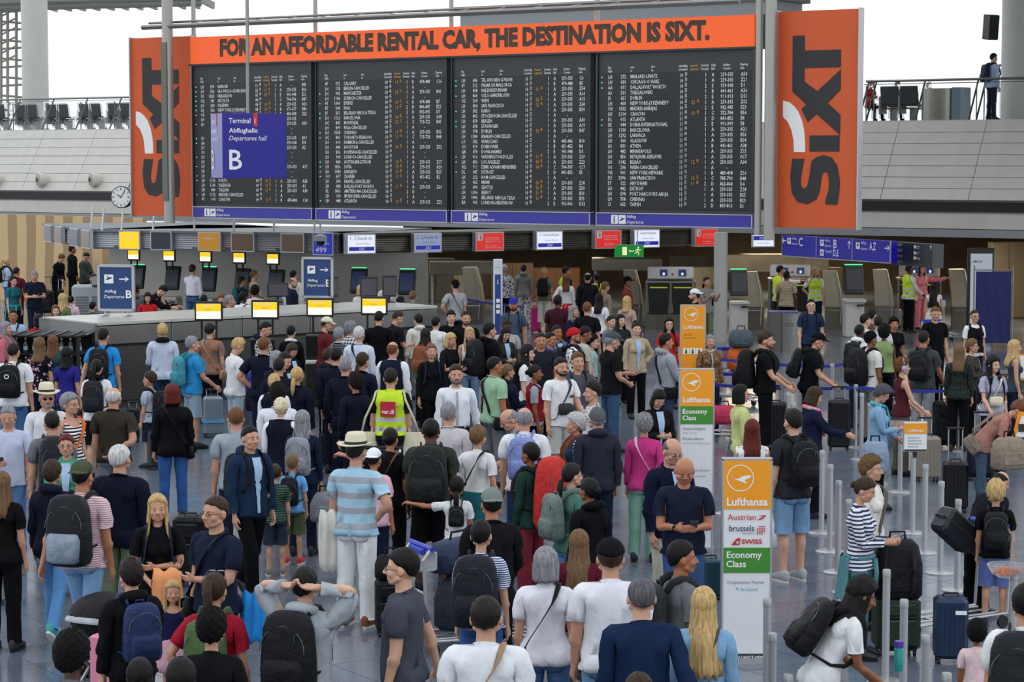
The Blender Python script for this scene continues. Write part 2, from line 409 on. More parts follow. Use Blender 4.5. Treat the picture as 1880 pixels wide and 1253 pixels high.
ARM = {  # (upper arm direction, forearm direction) for the person's right; x is outward, y forward
 'd': ((.13, .02, -1), (.06, .22, -1)), 'e': ((.2, -.05, -1), (.12, .3, -1)), 'p': ((.12, .22, -1), (-.45, .85, .05)), 'q': ((.2, .12, -1), (-.5, .75, -.45)),
 'h': ((.55, -.25, -.8), (-.55, .35, -.62)), 'r': ((.12, .35, -.9), (0, .75, -.6)), 'f': ((.1, .62, -.7), (.0, .95, -.25)), 'g': ((.1, .85, -.35), (0, .97, -.1)),
 'b': ((.3, -.35, -.9), (-.75, -.25, -.6)), 'u': ((.60, .2, .77), (-.84, -.42, .10)), 'c': ((.2, .45, -.85), (-.42, .42, .85)), 't': ((.22, .1, -1), (-.35, .62, .72)),
 'x': ((.8, .35, -.1), (.9, .3, .12)), 'k': ((.25, -.38, -.9), (.2, -.2, -1)), 'o': ((.3, .2, -.9), (.15, .7, -.1)), 'a': ((.15, .3, -.95), (-.9, .4, .0)), 'n': ((.1, .5, -.85), (-.2, .75, .5))}
LEG = {'s': ((.02, .01, -1), (.02, -.02, -1), (.03, -.01, -1), (.03, -.05, -1)), 'w': ((0, .36, -1), (0, .05, -1), (0, -.22, -1), (0, -.55, -.9)), 'v': ((0, -.22, -1), (0, -.55, -.9), (0, .36, -1), (0, .05, -1)),
 'l': ((.14, .05, -1), (.1, -.02, -1), (.12, -.02, -1), (.08, -.1, -1)), 'z': ((.12, 1, -.05), (.05, .05, -1), (.1, 1, -.05), (.05, .1, -1)), 'i': ((.05, .12, -1), (.04, -.12, -1), (.05, -.06, -1), (.04, -.1, -1))}
POSES = {}
def pose(k, code):
    key = (k, code)
    if key in POSES: return POSES[key]
    parts = code.split(','); c = parts[0]; nums = [float(x) for x in parts[1:]] + [0] * 3
    hyaw, hpitch, lean = nums[:3]; J = SK[k]; M = {}
    M['pelvis'] = Rx(-lean * .45); piv = T(J['pel'])
    M['pelvis'] = piv @ Rx(-lean * .35) @ piv.inverted()
    def rot(at, Rm): return T(at) @ Rm @ T(-at)
    M['spine'] = M['pelvis'] @ rot(J['spi'], Rx(-lean * .3)); M['chest'] = M['spine'] @ rot(J['che'], Rx(-lean * .35))
    M['head'] = M['chest'] @ rot(J['nec'], Rx(lean * .4)) @ rot(J['hea'], Rz(-hyaw) @ Rx(-hpitch))
    for i, s in enumerate((1, -1)):
        u, f = ARM[c[i]]; u = Vector((u[0] * s, u[1], u[2])).normalized(); f = Vector((f[0] * s, f[1], f[2])).normalized()
        P = M['chest']; shp = P @ J['sh', s]
        if lean:
            q = Rx(-lean * .5).to_3x3(); u = q @ u
        A = T(shp) @ q2m(AD[s], u) @ T(-J['sh', s]); M['ua', s] = A
        el = A @ J['el', s]
        base = q2m(AD[s], u); d = (base.to_3x3() @ AD[s]); Bm_ = T(el) @ (q2m(d, f) @ base) @ T(-J['el', s]); M['fa', s] = Bm_
        wr = Bm_ @ J['wr', s]; M['hd', s] = Bm_
        L = LEG[c[2]]; t, sh = (L[0], L[1]) if s == 1 else (L[2], L[3])
        t = Vector((t[0] * s, t[1], t[2])).normalized(); sh = Vector((sh[0] * s, sh[1], sh[2])).normalized()
        hp = M['pelvis'] @ J['hi', s]; d0 = (J['kn', s] - J['hi', s]).normalized(); q = q2m(d0, t); A = T(hp) @ q @ T(-J['hi', s]); M['th', s] = A
        kn = A @ J['kn', s]; d1 = (J['an', s] - J['kn', s]).normalized(); A2 = T(kn) @ q2m(d1, sh) @ T(-J['kn', s]); M['sn', s] = A2
        an = A2 @ J['an', s]; toe = 0.0
        if sh.y < -.3: toe = -38
        M['ft', s] = T(an) @ Rx(toe) @ T(-J['an', s])
    # stand the figure on its lower foot
    zs = []
    for s in (1, -1):
        for p in (Vector((s * .12, -.08, 0)), Vector((s * .13, .17, 0))): zs.append((M['ft', s] @ p).z)
    dz = -min(zs) + .0125; sh = T((0, 0, dz))
    M = {n: sh @ m for n, m in M.items()}
    top = M['head'] @ headpt(k, (0, -.01, 1.752))
    POSES[key] = (M, top); return POSES[key]
def lbs(k, co, W, M):
    out = np.zeros_like(co); h = np.hstack([co, np.ones((len(co), 1))])
    for i, (n, *_r) in enumerate(BN[k]): out += W[:, i:i + 1] * (h @ np.array(M[n]).T)[:, :3]
    return out
REST = {}
def rest(k, kind):
    """rest shape of the body or a garment: coords, faces, weights, lip mask"""
    key = (k, kind)
    if key in REST: return REST[key]
    if kind[:5] == 'strip':                  # 'strip_<garment>_<placket|open>': a band down the front of a garment
        _, gar, how = kind.split('_'); co = rest(k, gar)[0]; vs = []; zs = np.linspace(1.455 if how == 'open' else 1.44, .89, 12)
        for z in zs:
            m = (np.abs(co[:, 2] - z) < .045) & (np.abs(co[:, 0]) < .06) & (co[:, 1] > 0); y = (co[m, 1].max() if m.any() else .13) + .009
            w = .014 if how == 'placket' else .018 + .045 * max(0, (z - 1.05) / .4); w2 = min(w, .05)
            for x in (-w2, 0, w2): vs.append((x, y + .004 - (abs(x) * .25), z))
        fs = [(3 * i + j, 3 * i + j + 1, 3 * i + j + 4, 3 * i + j + 3) for i in range(11) for j in range(2)]; vs = np.array(vs)
        fs = [f[::-1] for f in fs]; REST[key] = (vs, fs, weights(k, vs), None); return REST[key]
    bm = bmesh.new(); bm.from_mesh(TEMPL[k]); J = SK[k]
    names = [n for n, *_ in BN[k]]; armi = [i for i, n in enumerate(names) if n[0] in ('ua', 'fa', 'hd')]
    def arms():
        co = np.array([f.calc_center_median() for f in bm.faces]); W = weights(k, co)
        return W[:, armi].sum(1) > .5, co
    def cut(point, normal, mask, kill):   # split masked faces by a plane, remove those on the normal's side
        fs = [f for f, m in zip(bm.faces, mask) if m]
        geom = list(set(fs) | {e for f in fs for e in f.edges} | {v for f in fs for v in f.verts})
        bmesh.ops.bisect_plane(bm, geom=geom, plane_co=point, plane_no=normal, dist=1e-5)
        a, co = arms(); n = np.array(Vector(normal).normalized()); side = (co - np.array(point)) @ n > 0
        kill = [f for f, s_, am, c_ in zip(bm.faces, side, a, co) if s_ and kill(am, c_)]
        bmesh.ops.delete(bm, geom=kill, context='FACES')
    if kind != 'body':
        base = kind.split('_')[0]
        tops = dict(tee=.20, tank=-.02, long=.50, shirt=.51, jacket=.52, vest=-.01, hoodie=.52, polo=.2, rolled=.33, tuck=.515, dresstop=.03)
        if base in tops:
            t = tops[base]; hem = dict(jacket=.835, vest=.93, tank=.90, shirt=.865, hoodie=.86, dresstop=.95, tuck=.975).get(base, .87)
            for s in (1, -1):
                a, co = arms()
                if t > .05: cut(J['sh', s] + AD[s] * t, AD[s], a & (co[:, 0] * s > 0), lambda am, c_, s=s: am and c_[0] * s > 0)
                else: 
                    x0 = J['sh', s].x + s * t; nrm = Vector((s, 0, .25)); pt = Vector((x0, 0, 1.40))
                    cut(pt, nrm, (co[:, 0] * s > .1) & (co[:, 2] > 1.2), lambda am, c_, s=s: c_[0] * s > .09)
            a, co = arms()
            if t <= .05:
                bmesh.ops.delete(bm, geom=[f for f, m, c_ in zip(bm.faces, a, co) if m and c_[2] < 1.36], context='FACES')
                a, co = arms()
            cut((0, 0, hem), (0, 0, -1), ~a, lambda am, c_: not am)
            a, co = arms()
            nz = {'tank': 1.47, 'vest': 1.475, 'dresstop': 1.47, 'jacket': 1.497, 'hoodie': 1.497}.get(base, 1.49)
            sl = {'tank': .9, 'dresstop': .9, 'vest': .8}.get(base, .45)
            cut((0, -.02, nz), (0, sl, 1), co[:, 2] > 1.3, lambda am, c_: c_[2] > 1.25)
        else:
            waist = 1.0; hem = dict(trousers=.075, jeans=.075, leggings=.09, shorts=.50, capri=.30, wide=.06)[base]
            a, co = arms(); bmesh.ops.delete(bm, geom=[f for f, m in zip(bm.faces, a) if m], context='FACES')
            a, co = arms(); cut((0, 0, waist), (0, 0, 1), np.ones(len(co), bool), lambda am, c_: True)
            a, co = arms(); cut((0, 0, hem), (0, 0, -1), np.ones(len(co), bool), lambda am, c_: True)
        bmesh.ops.delete(bm, geom=[v for v in bm.verts if not v.link_faces], context='VERTS')
        # keep only the main island(s)
        bm.normal_update()
        nrm = np.array([v.normal for v in bm.verts]); co = np.array([v.co for v in bm.verts]); W = weights(k, co); aw = W[:, armi].sum(1)
        off = np.full(len(co), .012)
        if base in tops:
            thick = dict(jacket=.026, hoodie=.026, shirt=.02, vest=.034, tank=.006, dresstop=.008, polo=.016).get(base, .014); off[:] = thick
            torso = (aw < .4) & (co[:, 2] < 1.30)
            drape = .25 if (k == 'f' and base in ('tank', 'tee', 'dresstop')) else .8
            c_ = KINDS[k]['ch']; rx, ry = .168 * c_, .118 * c_
            e = np.sqrt((co[:, 0] / rx) ** 2 + (co[:, 1] / ry) ** 2) + 1e-6
            g = np.clip(1 / e, 1, 1.6); g = 1 + (g - 1) * drape * torso * (np.clip((co[:, 2] - .985) / .06, 0, 1) if base == 'tuck' else 1) * np.clip((1.32 - co[:, 2]) / .1, 0, 1)
            base_xy = co[:, :2] * g[:, None]
            folds = .0095 * np.sin(co[:, 2] * 46 + np.arctan2(co[:, 1], co[:, 0]) * 3) * np.sin(np.arctan2(co[:, 1], co[:, 0]) * 5 + co[:, 2] * 9)
            off = np.where((co[:, 2] < 1.02) & (aw < .4), np.maximum(off, .027 if base != 'tuck' else .014), off)
            off += folds * (1 if base != 'tank' else .3)
            # loose short sleeves
            if base in ('tee', 'polo'):
                sx = np.abs(co[:, 0]) - (KINDS[k]['sh']); off += np.clip(sx / .15, 0, 1) * .014 * (aw > .3)
            new = co.copy(); new[:, :2] = base_xy; new += nrm * off[:, None]
            nk = co[:, 2] > 1.43; new[nk] = (co + nrm * np.minimum(off, .03 if base == 'vest' else .014)[:, None])[nk]
        else:
            thick = dict(leggings=.005, jeans=.011, shorts=.02, wide=.03).get(base, .015); off[:] = thick
            off = np.where(co[:, 2] > .84, np.minimum(off, .011), off); new = co + nrm * off[:, None]
            for s in (1, -1):
                m = (co[:, 0] * s > 0) & (co[:, 2] < .72)
                ax = np.interp(co[:, 2], [.085, .49, .89], [.115 * s, .105 * s, .092 * s]); ay = np.interp(co[:, 2], [.085, .49, .89], [-.02, .008, 0])
                v = new[:, :2] - np.stack([ax, ay], 1); r = np.linalg.norm(v, axis=1) + 1e-6
                want = np.interp(co[:, 2], [.07, .3, .5, .72], dict(jeans=[.066, .064, .068, .08], trousers=[.075, .074, .078, .09], wide=[.13, .12, .11, .1], shorts=[.1, .1, .105, .1], capri=[.1, .09, .09, .1]).get(base, [.0, .0, .0, .0]))
                want = want * (1 + .06 * np.sin(co[:, 2] * 50 + np.arctan2(v[:, 1], v[:, 0]) * 2))
                gg = np.where(m & (r < want), want / r, 1); new[:, :2] = np.where(m[:, None], np.stack([ax, ay], 1) + v * gg[:, None], new[:, :2])
        for v, p in zip(bm.verts, new): v.co = p
        be = [e_ for e_ in bm.edges if e_.is_boundary]; r = bmesh.ops.extrude_edge_only(bm, edges=be)
        bm.verts.index_update(); ncount = len(nrm)
        src = {}
        newv = [g_ for g_ in r['geom'] if isinstance(g_, bmesh.types.BMVert)]
        for v in newv:
            src_v = [e_.other_vert(v) for e_ in v.link_edges if e_.other_vert(v) not in newv]
            if src_v: n_ = src_v[0]; nn_ = Vector(nrm[n_.index]) if n_.index < ncount else Vector((0, 0, 0)); v.co = v.co - nn_ * (thick + .006)
    bmesh.ops.triangulate(bm, faces=[f for f in bm.faces if len(f.verts) > 4])
    bm.verts.index_update()
    co = np.array([v.co for v in bm.verts]); fs = [tuple(v.index for v in f.verts) for f in bm.faces]; bm.free()
    W = weights(k, co); lip = None
    if kind == 'body':
        g = KINDS[k]['head']; q = (co - np.array([0, 0, 1.53])) / g + np.array([0, 0, 1.53])
        lip = ((q[:, 1] > .08) & (np.abs(q[:, 2] - 1.5725) < .0085) & (np.abs(q[:, 0]) < .021)).astype(float)
    REST[key] = (co, fs, W, lip); return REST[key]
POSED = {}
def posed(k, kind, code):
    key = (k, kind, code)
    if key in POSED: return POSED[key]
    co, fs, W, lip = rest(k, kind); M, top = pose(k, code)
    me = bpy.data.meshes.new('%s_%s' % ('figure' if kind == 'body' else kind.split('_')[0], k)); me.from_pydata(lbs(k, co, W, M).tolist(), [], fs)
    me.shade_smooth(); me.materials.append(M_SKIN if kind == 'body' else M_CLOTH)
    if lip is not None:
        a = me.attributes.new('lip', 'FLOAT', 'POINT'); a.data.foreach_set('value', lip)
    me.update(); POSED[key] = me; return me

# ------------------------------------------------------------------ things on a head, in the head's own space
HC = Vector((0, -.008, 1.655)); HR = Vector((.0785, .0985, .0975))
def interp(x, xs, ys): return float(np.interp(x, xs, ys))
def shell(thick, th, seed=0, lump=0.0, lf=9, top_bald=False, n=36, k=22, inner=.86):
    """ball round the head: outside the scalp where there is hair, inside it elsewhere"""
    rnd = random.Random(seed); ph = [rnd.uniform(0, 6.28) for _ in range(6)]; vs = []
    for r in range(k):
        el = math.pi * (r + .5) / k
        for i in range(n):
            a = 2 * math.pi * i / n; dz = math.cos(el); fx, fy = math.sin(a), math.cos(a)
            az = abs(math.degrees(math.atan2(fx, fy)))
            t = interp(az, *th); w = max(0, min(1, (dz - t) / .14 + .5)); w = w * w * (3 - 2 * w)
            if top_bald: w *= max(0, min(1, (interp(az, (0, 60, 120, 180), (.1, .3, .62, .7)) - dz) / .15 + .5))
            tk = thick(az, dz) + lump * (math.sin(lf * a + ph[0] + 3 * dz) * math.sin(lf * dz * 1.7 + ph[1]) + .6 * math.sin(2.1 * lf * a + ph[2]) * math.sin(2.3 * lf * dz + ph[3]))
            s_ = inner + (1 + tk / .09 - inner) * w
            sn = math.sin(el); vs.append((HC.x + HR.x * sn * fx * s_, HC.y + HR.y * sn * fy * s_, HC.z + HR.z * dz * s_))
    b = MB(); fs = [(r * n + i, (r + 1) * n + i, (r + 1) * n + (i + 1) % n, r * n + (i + 1) % n) for r in range(k - 1) for i in range(n)]
    fs += [tuple(range(n)), tuple(range(k * n - 1, (k - 1) * n - 1, -1))]
    b.add(vs, [f[::-1] for f in fs]); return b
TH_M = ((0, 50, 75, 95, 125, 180), (.52, .42, .10, -.08, -.62, -.78))
TH_F = ((0, 45, 75, 95, 125, 180), (.50, .36, -.05, -.3, -.8, -.9))
def curtain(b, zh, W=118, flare=.05, thick=.02, seed=1, ztop=1.715, back=.13, ends=.012):
    rnd = random.Random(seed); n = 22; lv = 9; vs = []
    for lay in (0, 1):
        for r in range(lv):
            t = r / (lv - 1)
            for i in range(n):
                ph = R(-W + 2 * W * i / (n - 1)); z = ztop + (zh - ztop) * t + (math.sin(i * 2.7 + seed) * ends * t)
                f = min(1, t * 2.2); low = max(0, (1.53 - z) / .25)
                rx = .080 + .014 * f + flare * low * .6; ry = .100 + .01 * f + (back - .11) * min(1, low * 2)
                if r == 0: rx *= .72; ry *= .72
                if lay: rx -= thick * (1 if r else .3); ry -= thick * (1 if r else .3)
                g = .0035 * math.sin(i * 1.9 + seed + 3 * t)
                vs.append((math.sin(ph) * (rx + g), -.008 - math.cos(ph) * (ry + g), z))
    o = lv * n; fs = []
    for r in range(lv - 1):
        for i in range(n - 1):
            fs.append((r * n + i, r * n + i + 1, (r + 1) * n + i + 1, (r + 1) * n + i)); fs.append((o + r * n + i, o + (r + 1) * n + i, o + (r + 1) * n + i + 1, o + r * n + i + 1))
        for i in (0, n - 1): fs.append((r * n + i, (r + 1) * n + i, o + (r + 1) * n + i, o + r * n + i))
    for i in range(n - 1):
        fs.append(((lv - 1) * n + i, (lv - 1) * n + i + 1, o + (lv - 1) * n + i + 1, o + (lv - 1) * n + i)); fs.append((i, i + 1, o + i + 1, o + i))
    return b.add(vs, fs)
def hair_mesh(st):
    m = M_HAIR
    if st == 'short': b = shell(lambda a, z: .004 + .013 * max(0, z) ** .7 + .003 * (a > 100), TH_M, 1, .0015)
    elif st == 'neat': b = shell(lambda a, z: .003 + .007 * max(0, z), TH_M, 2, .0006)
    elif st == 'quiff': b = shell(lambda a, z: .004 + .022 * max(0, z) * (1.3 if a < 60 else .8), TH_M, 3, .003, 6)
    elif st == 'buzz': b = shell(lambda a, z: .0025, TH_M, 4)
    elif st == 'bald': b = shell(lambda a, z: .004, TH_M, 5, .001, top_bald=True)
    elif st == 'messy': b = shell(lambda a, z: .012 + .016 * max(0, z), ((0, 50, 75, 95, 125, 180), (.42, .4, .05, -.2, -.7, -.8)), 6, .005, 7)
    elif st == 'curly': b = shell(lambda a, z: .026 + .012 * max(0, z), ((0, 50, 75, 95, 125, 180), (.5, .4, .0, -.3, -.75, -.85)), 7, .007, 9, n=44, k=26); m = M_CURL
    elif st == 'afro': b = shell(lambda a, z: .04 + .03 * max(0, z), ((0, 50, 75, 95, 125, 180), (.5, .4, .1, -.1, -.6, -.75)), 8, .006, 10, n=44, k=26); m = M_CURL
    elif st == 'bob': b = shell(lambda a, z: .014 + .006 * z, TH_F, 9, .0015); curtain(b, 1.515, 112, 0, .03, 2)
    elif st == 'crop': b = shell(lambda a, z: .014 + .010 * max(0, z), TH_F, 10, .004, 7)
    elif st == 'long': b = shell(lambda a, z: .012 + .004 * z, TH_F, 11, .001); curtain(b, 1.33, 122, .06, .022, 3, back=.165, ends=.02)
    elif st == 'xlong': b = shell(lambda a, z: .012 + .004 * z, TH_F, 12, .001); curtain(b, 1.17, 118, .055, .022, 4, back=.185, ends=.03)
    elif st == 'mid': b = shell(lambda a, z: .016 + .006 * z, TH_F, 13, .002); curtain(b, 1.42, 118, .04, .026, 5, back=.15)
    elif st == 'wavy': b = shell(lambda a, z: .020 + .010 * z, TH_F, 14, .005, 6); curtain(b, 1.36, 122, .09, .035, 6, back=.17, ends=.03)
    elif st == 'pony': b = shell(lambda a, z: .008 + .004 * z, TH_F, 15, .001); b.tube([(0, -.09, 1.70), (0, -.135, 1.70), (0, -.158, 1.64), (0, -.160, 1.54), (0, -.158, 1.44), (0, -.16, 1.37)], [.02, .026, .034, .034, .026, .008], 10, 1.0)
    elif st == 'lowpony': b = shell(lambda a, z: .008 + .004 * z, TH_F, 16, .001); b.tube([(0, -.09, 1.60), (0, -.125, 1.59), (0, -.14, 1.53), (0, -.15, 1.45), (0, -.158, 1.37)], [.022, .026, .032, .028, .008], 10, 1.0)
    elif st == 'bun': b = shell(lambda a, z: .008 + .003 * z, TH_F, 17, .001); b.ell((0, -.118, 1.645), (.038, .030, .036))
    elif st == 'topbun': b = shell(lambda a, z: .008 + .003 * z, TH_F, 18, .001); b.ell((0, -.06, 1.765), (.036, .036, .034))
    elif st == 'braids': b = shell(lambda a, z: .010, TH_F, 19, .003, 12); curtain(b, 1.36, 100, .04, .02, 8, back=.16, ends=.035)
    me = b.mesh('hair_' + st, [m], True); return me
ST = {}
def shared(key, fn):
    if key not in ST: ST[key] = fn()
    return ST[key]
def m_eye(s):
    b = MB(); b.ell((s * .031, .0815, 1.6335), (.0138, .0100, .0058), 10, 7); b.mi = 1; b.ell((s * .031, .0885, 1.6335), (.0064, .0045, .0056), 8, 5)
    return b.mesh('eye', [flat('eye_white', 'a39c95', .4), flat('iris', '2a1d14', .2)], True)
def m_brow(s):
    b = MB(); b.tube([(s * .014, .0935, 1.6515), (s * .03, .0905, 1.6565), (s * .048, .077, 1.6535)], [.0032, .004, .002], 6, .8); return b.mesh('eyebrow', [M_HAIR], True)
def m_beard():
    b = MB(); b.tube([(-.069, .0, 1.60), (-.064, .025, 1.572), (-.045, .058, 1.55), (0, .083, 1.541), (.045, .058, 1.55), (.064, .025, 1.572), (.069, .0, 1.60)], [.006, .013, .017, .020, .017, .013, .006], 8, 1.0)
    b.tube([(-.028, .083, 1.568), (-.015, .097, 1.586), (0, .1005, 1.5875), (.015, .097, 1.586), (.028, .083, 1.568)], [.005, .0055, .0055, .0055, .005], 6); return b.mesh('beard', [M_HAIR], True)
def m_glasses(dark):
    b = MB()
    for s in (1, -1):
        c = [(s * .032 + .021 * math.cos(t), .100 - .004 * abs(math.cos(t)), 1.632 + .015 * math.sin(t)) for t in [2 * math.pi * i / 10 for i in range(10)]]
        b.tube(c, .0022, 5, closed=True); b.tube([(s * .053, .094, 1.636), (s * .079, .05, 1.638), (s * .083, -.012, 1.632)], .002, 5)
        if dark: b.poly([(x, .1, z) for x, y, z in c], .002)
    b.tube([(-.011, .101, 1.636), (.011, .101, 1.636)], .002, 5)
    return b.mesh('glasses', [flat('sunglass' if dark else 'spectacle_frame', 'black' if dark else '2a2522', .2)])
def m_sunhead():
    b = MB()
    for s in (1, -1):
        b.box((s * .03, .045, 1.762), (.045, .04, .008), T((0, 0, 0)), .003)
        b.tube([(s * .053, .045, 1.762), (s * .085, -.0, 1.72), (s * .088, -.02, 1.68)], .003, 5)
    return b.mesh('sunglasses', [flat('sunglass', 'black', .15)])
def m_cap(back):
    b = shell(lambda a, z: .016 + .006 * max(0, z), ((0, 60, 120, 180), (.32, .28, .12, .05)), 3, 0, inner=.9)
    sg = -1 if back else 1; vs = []; n = 13
    for lay in (0, 1):
        for j, (e, dr) in enumerate(((0, .0), (.5, .035), (1, .068))):
            for i in range(n):
                a = R(-62 + 124 * i / (n - 1)); w = math.cos(a * 1.25) * dr
                vs.append((math.sin(a) * (.090 + w * .35), sg * (-.008 * sg + math.cos(a) * .108 + w), 1.70 - .012 * e - (.016 * abs(math.sin(a))) - lay * .004))
    o = 3 * n; fs = []
    for r in range(2):
        for i in range(n - 1): fs += [(r * n + i, r * n + i + 1, (r + 1) * n + i + 1, (r + 1) * n + i), (o + r * n + i, o + (r + 1) * n + i, o + (r + 1) * n + i + 1, o + r * n + i + 1)]
    for i in range(n - 1): fs.append((2 * n + i, 2 * n + i + 1, o + 2 * n + i + 1, o + 2 * n + i))
    b.add(vs, fs); b.ell((0, -.008, 1.775), (.008, .008, .006), 8, 5); return b.mesh('cap', [M_CLOTH], True)
def m_beanie(): return shell(lambda a, z: .014 + .008 * max(0, z), ((0, 60, 120, 180), (.28, .2, -.2, -.35)), 3, .001, inner=.9).mesh('beanie', [M_CLOTH], True)
def m_fedora():
    b = MB(); b.rings([(0, -.01, 1.70, .091, .112), (0, -.01, 1.715, .092, .113), (0, -.01, 1.79, .080, .098), (0, -.01, 1.812, .066, .084), (0, -.01, 1.806, .03, .075)], 24)
    r1 = [(.150, .178, .0), (.155, .183, .006), (.089, .11, .012), (.089, .11, -.004)]
    vs = []; n = 28
    for rx, ry, dz in r1:
        for i in range(n):
            a = 2 * math.pi * i / n; up = .016 * abs(math.cos(a)) ** 2 * (rx > .1); vs.append((rx * math.cos(a), -.01 + ry * math.sin(a), 1.70 + dz + up - .012 * (math.sin(a) > 0) * abs(math.sin(a)) * (rx > .1)))
    b.add(vs, [(r * n + i, r * n + (i + 1) % n, ((r + 1) % 4) * n + (i + 1) % n, ((r + 1) % 4) * n + i) for r in range(4) for i in range(n)])
    me = b.mesh('hat', [M_CLOTH], True); return me
def m_fband():
    b = MB(); b.rings([(0, -.01, 1.706, .0935, .1145), (0, -.01, 1.735, .091, .111)], 24); return b.mesh('hat_band', [flat('hat_ribbon', 'ink', .7)], True)
def m_phones(): 
    b = MB(); b.tube([(s_ * .098 if abs(s_) == 1 else s_ * .098, -.01, z) for s_, z in ((-1, 1.64), (-.98, 1.70), (-.75, 1.755), (-.35, 1.782), (0, 1.787), (.35, 1.782), (.75, 1.755), (.98, 1.70), (1, 1.64))], .010, 8, .5)
    for s in (1, -1): b.rings([(0, 0, -.016, .028, .034), (0, 0, -.008, .036, .042), (0, 0, .012, .036, .042), (0, 0, .018, .026, .032)], 14, T((s * .098, -.008, 1.63)) @ Ry(90))
    return b.mesh('headphones', [M_PLAST], True)
# --- torso items, in rest body space (moved by the chest or pelvis bone)
def ellring(rx, ry, cy, z0, tilt, rb, rf, name, mat, n=18, flat_=1.0):
    b = MB(); pts = []; rad = []
    for i in range(n):
        a = 2 * math.pi * i / n; pts.append((rx * math.sin(a), cy + ry * math.cos(a), z0 - tilt * math.cos(a))); rad.append(rb + (rf - rb) * (.5 + .5 * math.cos(a)))
    b.tube(pts, rad, 8, flat_, closed=True, up=(0, 0, 1)); return b.mesh(name, [mat], True)
def m_hood(): return ellring(.085, .095, -.04, 1.49, .02, .05, .014, 'hood', M_CLOTH)
def m_collar(): return ellring(.070, .068, -.018, 1.487, .022, .016, .013, 'collar', M_CLOTH, flat_=.45)
def m_scarf():
    b = MB(); n = 18
    b.tube([(.09 * math.sin(2 * math.pi * i / n), -.01 + .095 * math.cos(2 * math.pi * i / n), 1.475 - .03 * math.cos(2 * math.pi * i / n)) for i in range(n)], .03, 8, closed=True, up=(0, 0, 1))
    for s in (1, -1): b.tube([(s * .05, .11, 1.45), (s * .06, .15, 1.3), (s * .06, .15, 1.1)], [.03, .04, .045], 8, .35, up=(0, 1, 0))
    return b.mesh('scarf', [M_CLOTH], True)
def m_neckphones():
    b = MB(); b.tube([(.085 * math.sin(R(a)), -.02 - .085 * math.cos(R(a)), 1.50 - .02 * (abs(a) / 130)) for a in range(-130, 131, 26)], .011, 8)
    for s in (1, -1): b.ell((s * .07, .085, 1.45), (.035, .022, .038))
    return b.mesh('headphones', [M_PLAST], True)
def strapline(s, d=0.0):   # diagonal strap from the left shoulder to the right hip, round the body
    pts = []
    for i in range(24):
        a = 2 * math.pi * i / 24; z = 1.22 + .27 * math.sin(a); x = -.085 * math.sin(a) + .04 + .05 * (1 - abs(math.sin(a)))
        w = interp(z, (.95, 1.1, 1.3, 1.42, 1.49), (.145, .135, .145, .12, .03)) + d
        pts.append((s * interp(math.sin(a), (-1, -.6, 0, .6, 1), (.165, .12, .02, -.07, -.10)), w * (1 if math.cos(a) > 0 else -1) * min(1, abs(math.cos(a)) * 2.2 + (.12 if math.sin(a) > 0 else .1)) - .005, z))
    return pts
def m_strap(): b = MB(); b.tube(strapline(1, .012), .019, 6, .22, closed=True, up=(0, 0, 1)); return b.mesh('strap', [M_NYLON], True)
def m_hipbag(): b = MB(); b.rings([(.20, 0, .78, .03, .10), (.21, 0, .80, .045, .13), (.21, 0, .92, .045, .13), (.20, 0, .95, .025, .11)], 16, pw=.6); return b.mesh('bag', [M_NYLON], True)
def m_hipflap(): b = MB(); b.box((.262, 0, .905), (.012, .24, .075), bev=.004); return b.mesh('flap', [M_NYLON])
def m_chestbag(): b = MB(); b.rings([(.02, .155, 1.02, .08, .02), (.02, .165, 1.05, .115, .035), (.02, .165, 1.14, .11, .035), (.02, .155, 1.17, .09, .02)], 16, pw=.7); return b.mesh('bag', [M_NYLON], True)
def m_tote():
    b = MB(); b.rings([(.31, -.04, .54, .10, .03), (.31, -.04, .58, .15, .055), (.31, -.04, .76, .155, .06), (.29, -.04, .96, .12, .022), (.29, -.04, .97, .115, .018)], 20, pw=.7); return b.mesh('bag', [M_CLOTH], True)
def m_totestrap():
    b = MB()
    for y, q in ((-.09, .36), (.03, .24)): b.tube([(q, -.04, .96), (q * .85, y * 1.2 - .02, 1.15), (.20, y * 1.2, 1.38), (.175, y * .9, 1.475), (.15, 0, 1.497), (.145, .02, 1.47)], .014, 6, .3, up=(0, 1, 0))
    return b.mesh('strap', [M_CLOTH], True)
PK = dict(day=(.155, .47, .085, 1.0), big=(.19, .60, .13, .92), small=(.115, .30, .06, 1.12), trek=(.19, .78, .15, .86))
def m_pack(kd):
    w, h, d, z0 = PK[kd]; b = MB(); y = -.155 - d * .9
    b.rings([(0, y, z0 + h * t, w * a, d * c) for t, a, c in ((0, .72, .6), (.03, .9, .85), (.12, 1, 1.05), (.45, 1.0, 1.0), (.8, .93, .82), (.93, .8, .62), (.985, .55, .4), (1, .3, .2))], 22, pw=.62)
    return b.mesh('backpack', [M_NYLON], True)
def m_pocket(kd):
    w, h, d, z0 = PK[kd]; b = MB(); y = -.155 - d * 1.75
    b.rings([(0, y, z0 + h * t, w * a * .8, d * c * .55) for t, a, c in ((.06, .75, .5), (.10, .95, .95), (.38, 1, 1), (.46, .9, .6), (.48, .8, .3))], 18, pw=.6)
    return b.mesh('pocket', [M_NYLON], True)
def m_zip(kd):
    w, h, d, z0 = PK[kd]; b = MB(); pts = []
    for i in range(13):
        a = math.pi * i / 12; pts.append((w * .88 * math.cos(a), -.155 - d * (1.62 + .15 * (1 - math.sin(a))), z0 + h * (.55 + .30 * math.sin(a))))
    b.tube(pts, .004, 5); b.box((w * .5, -.155 - d * 1.75, z0 + h * .72), (.006, .012, .05)); return b.mesh('zipper', [flat('zip_metal', '5a5e66', .35, .6)])
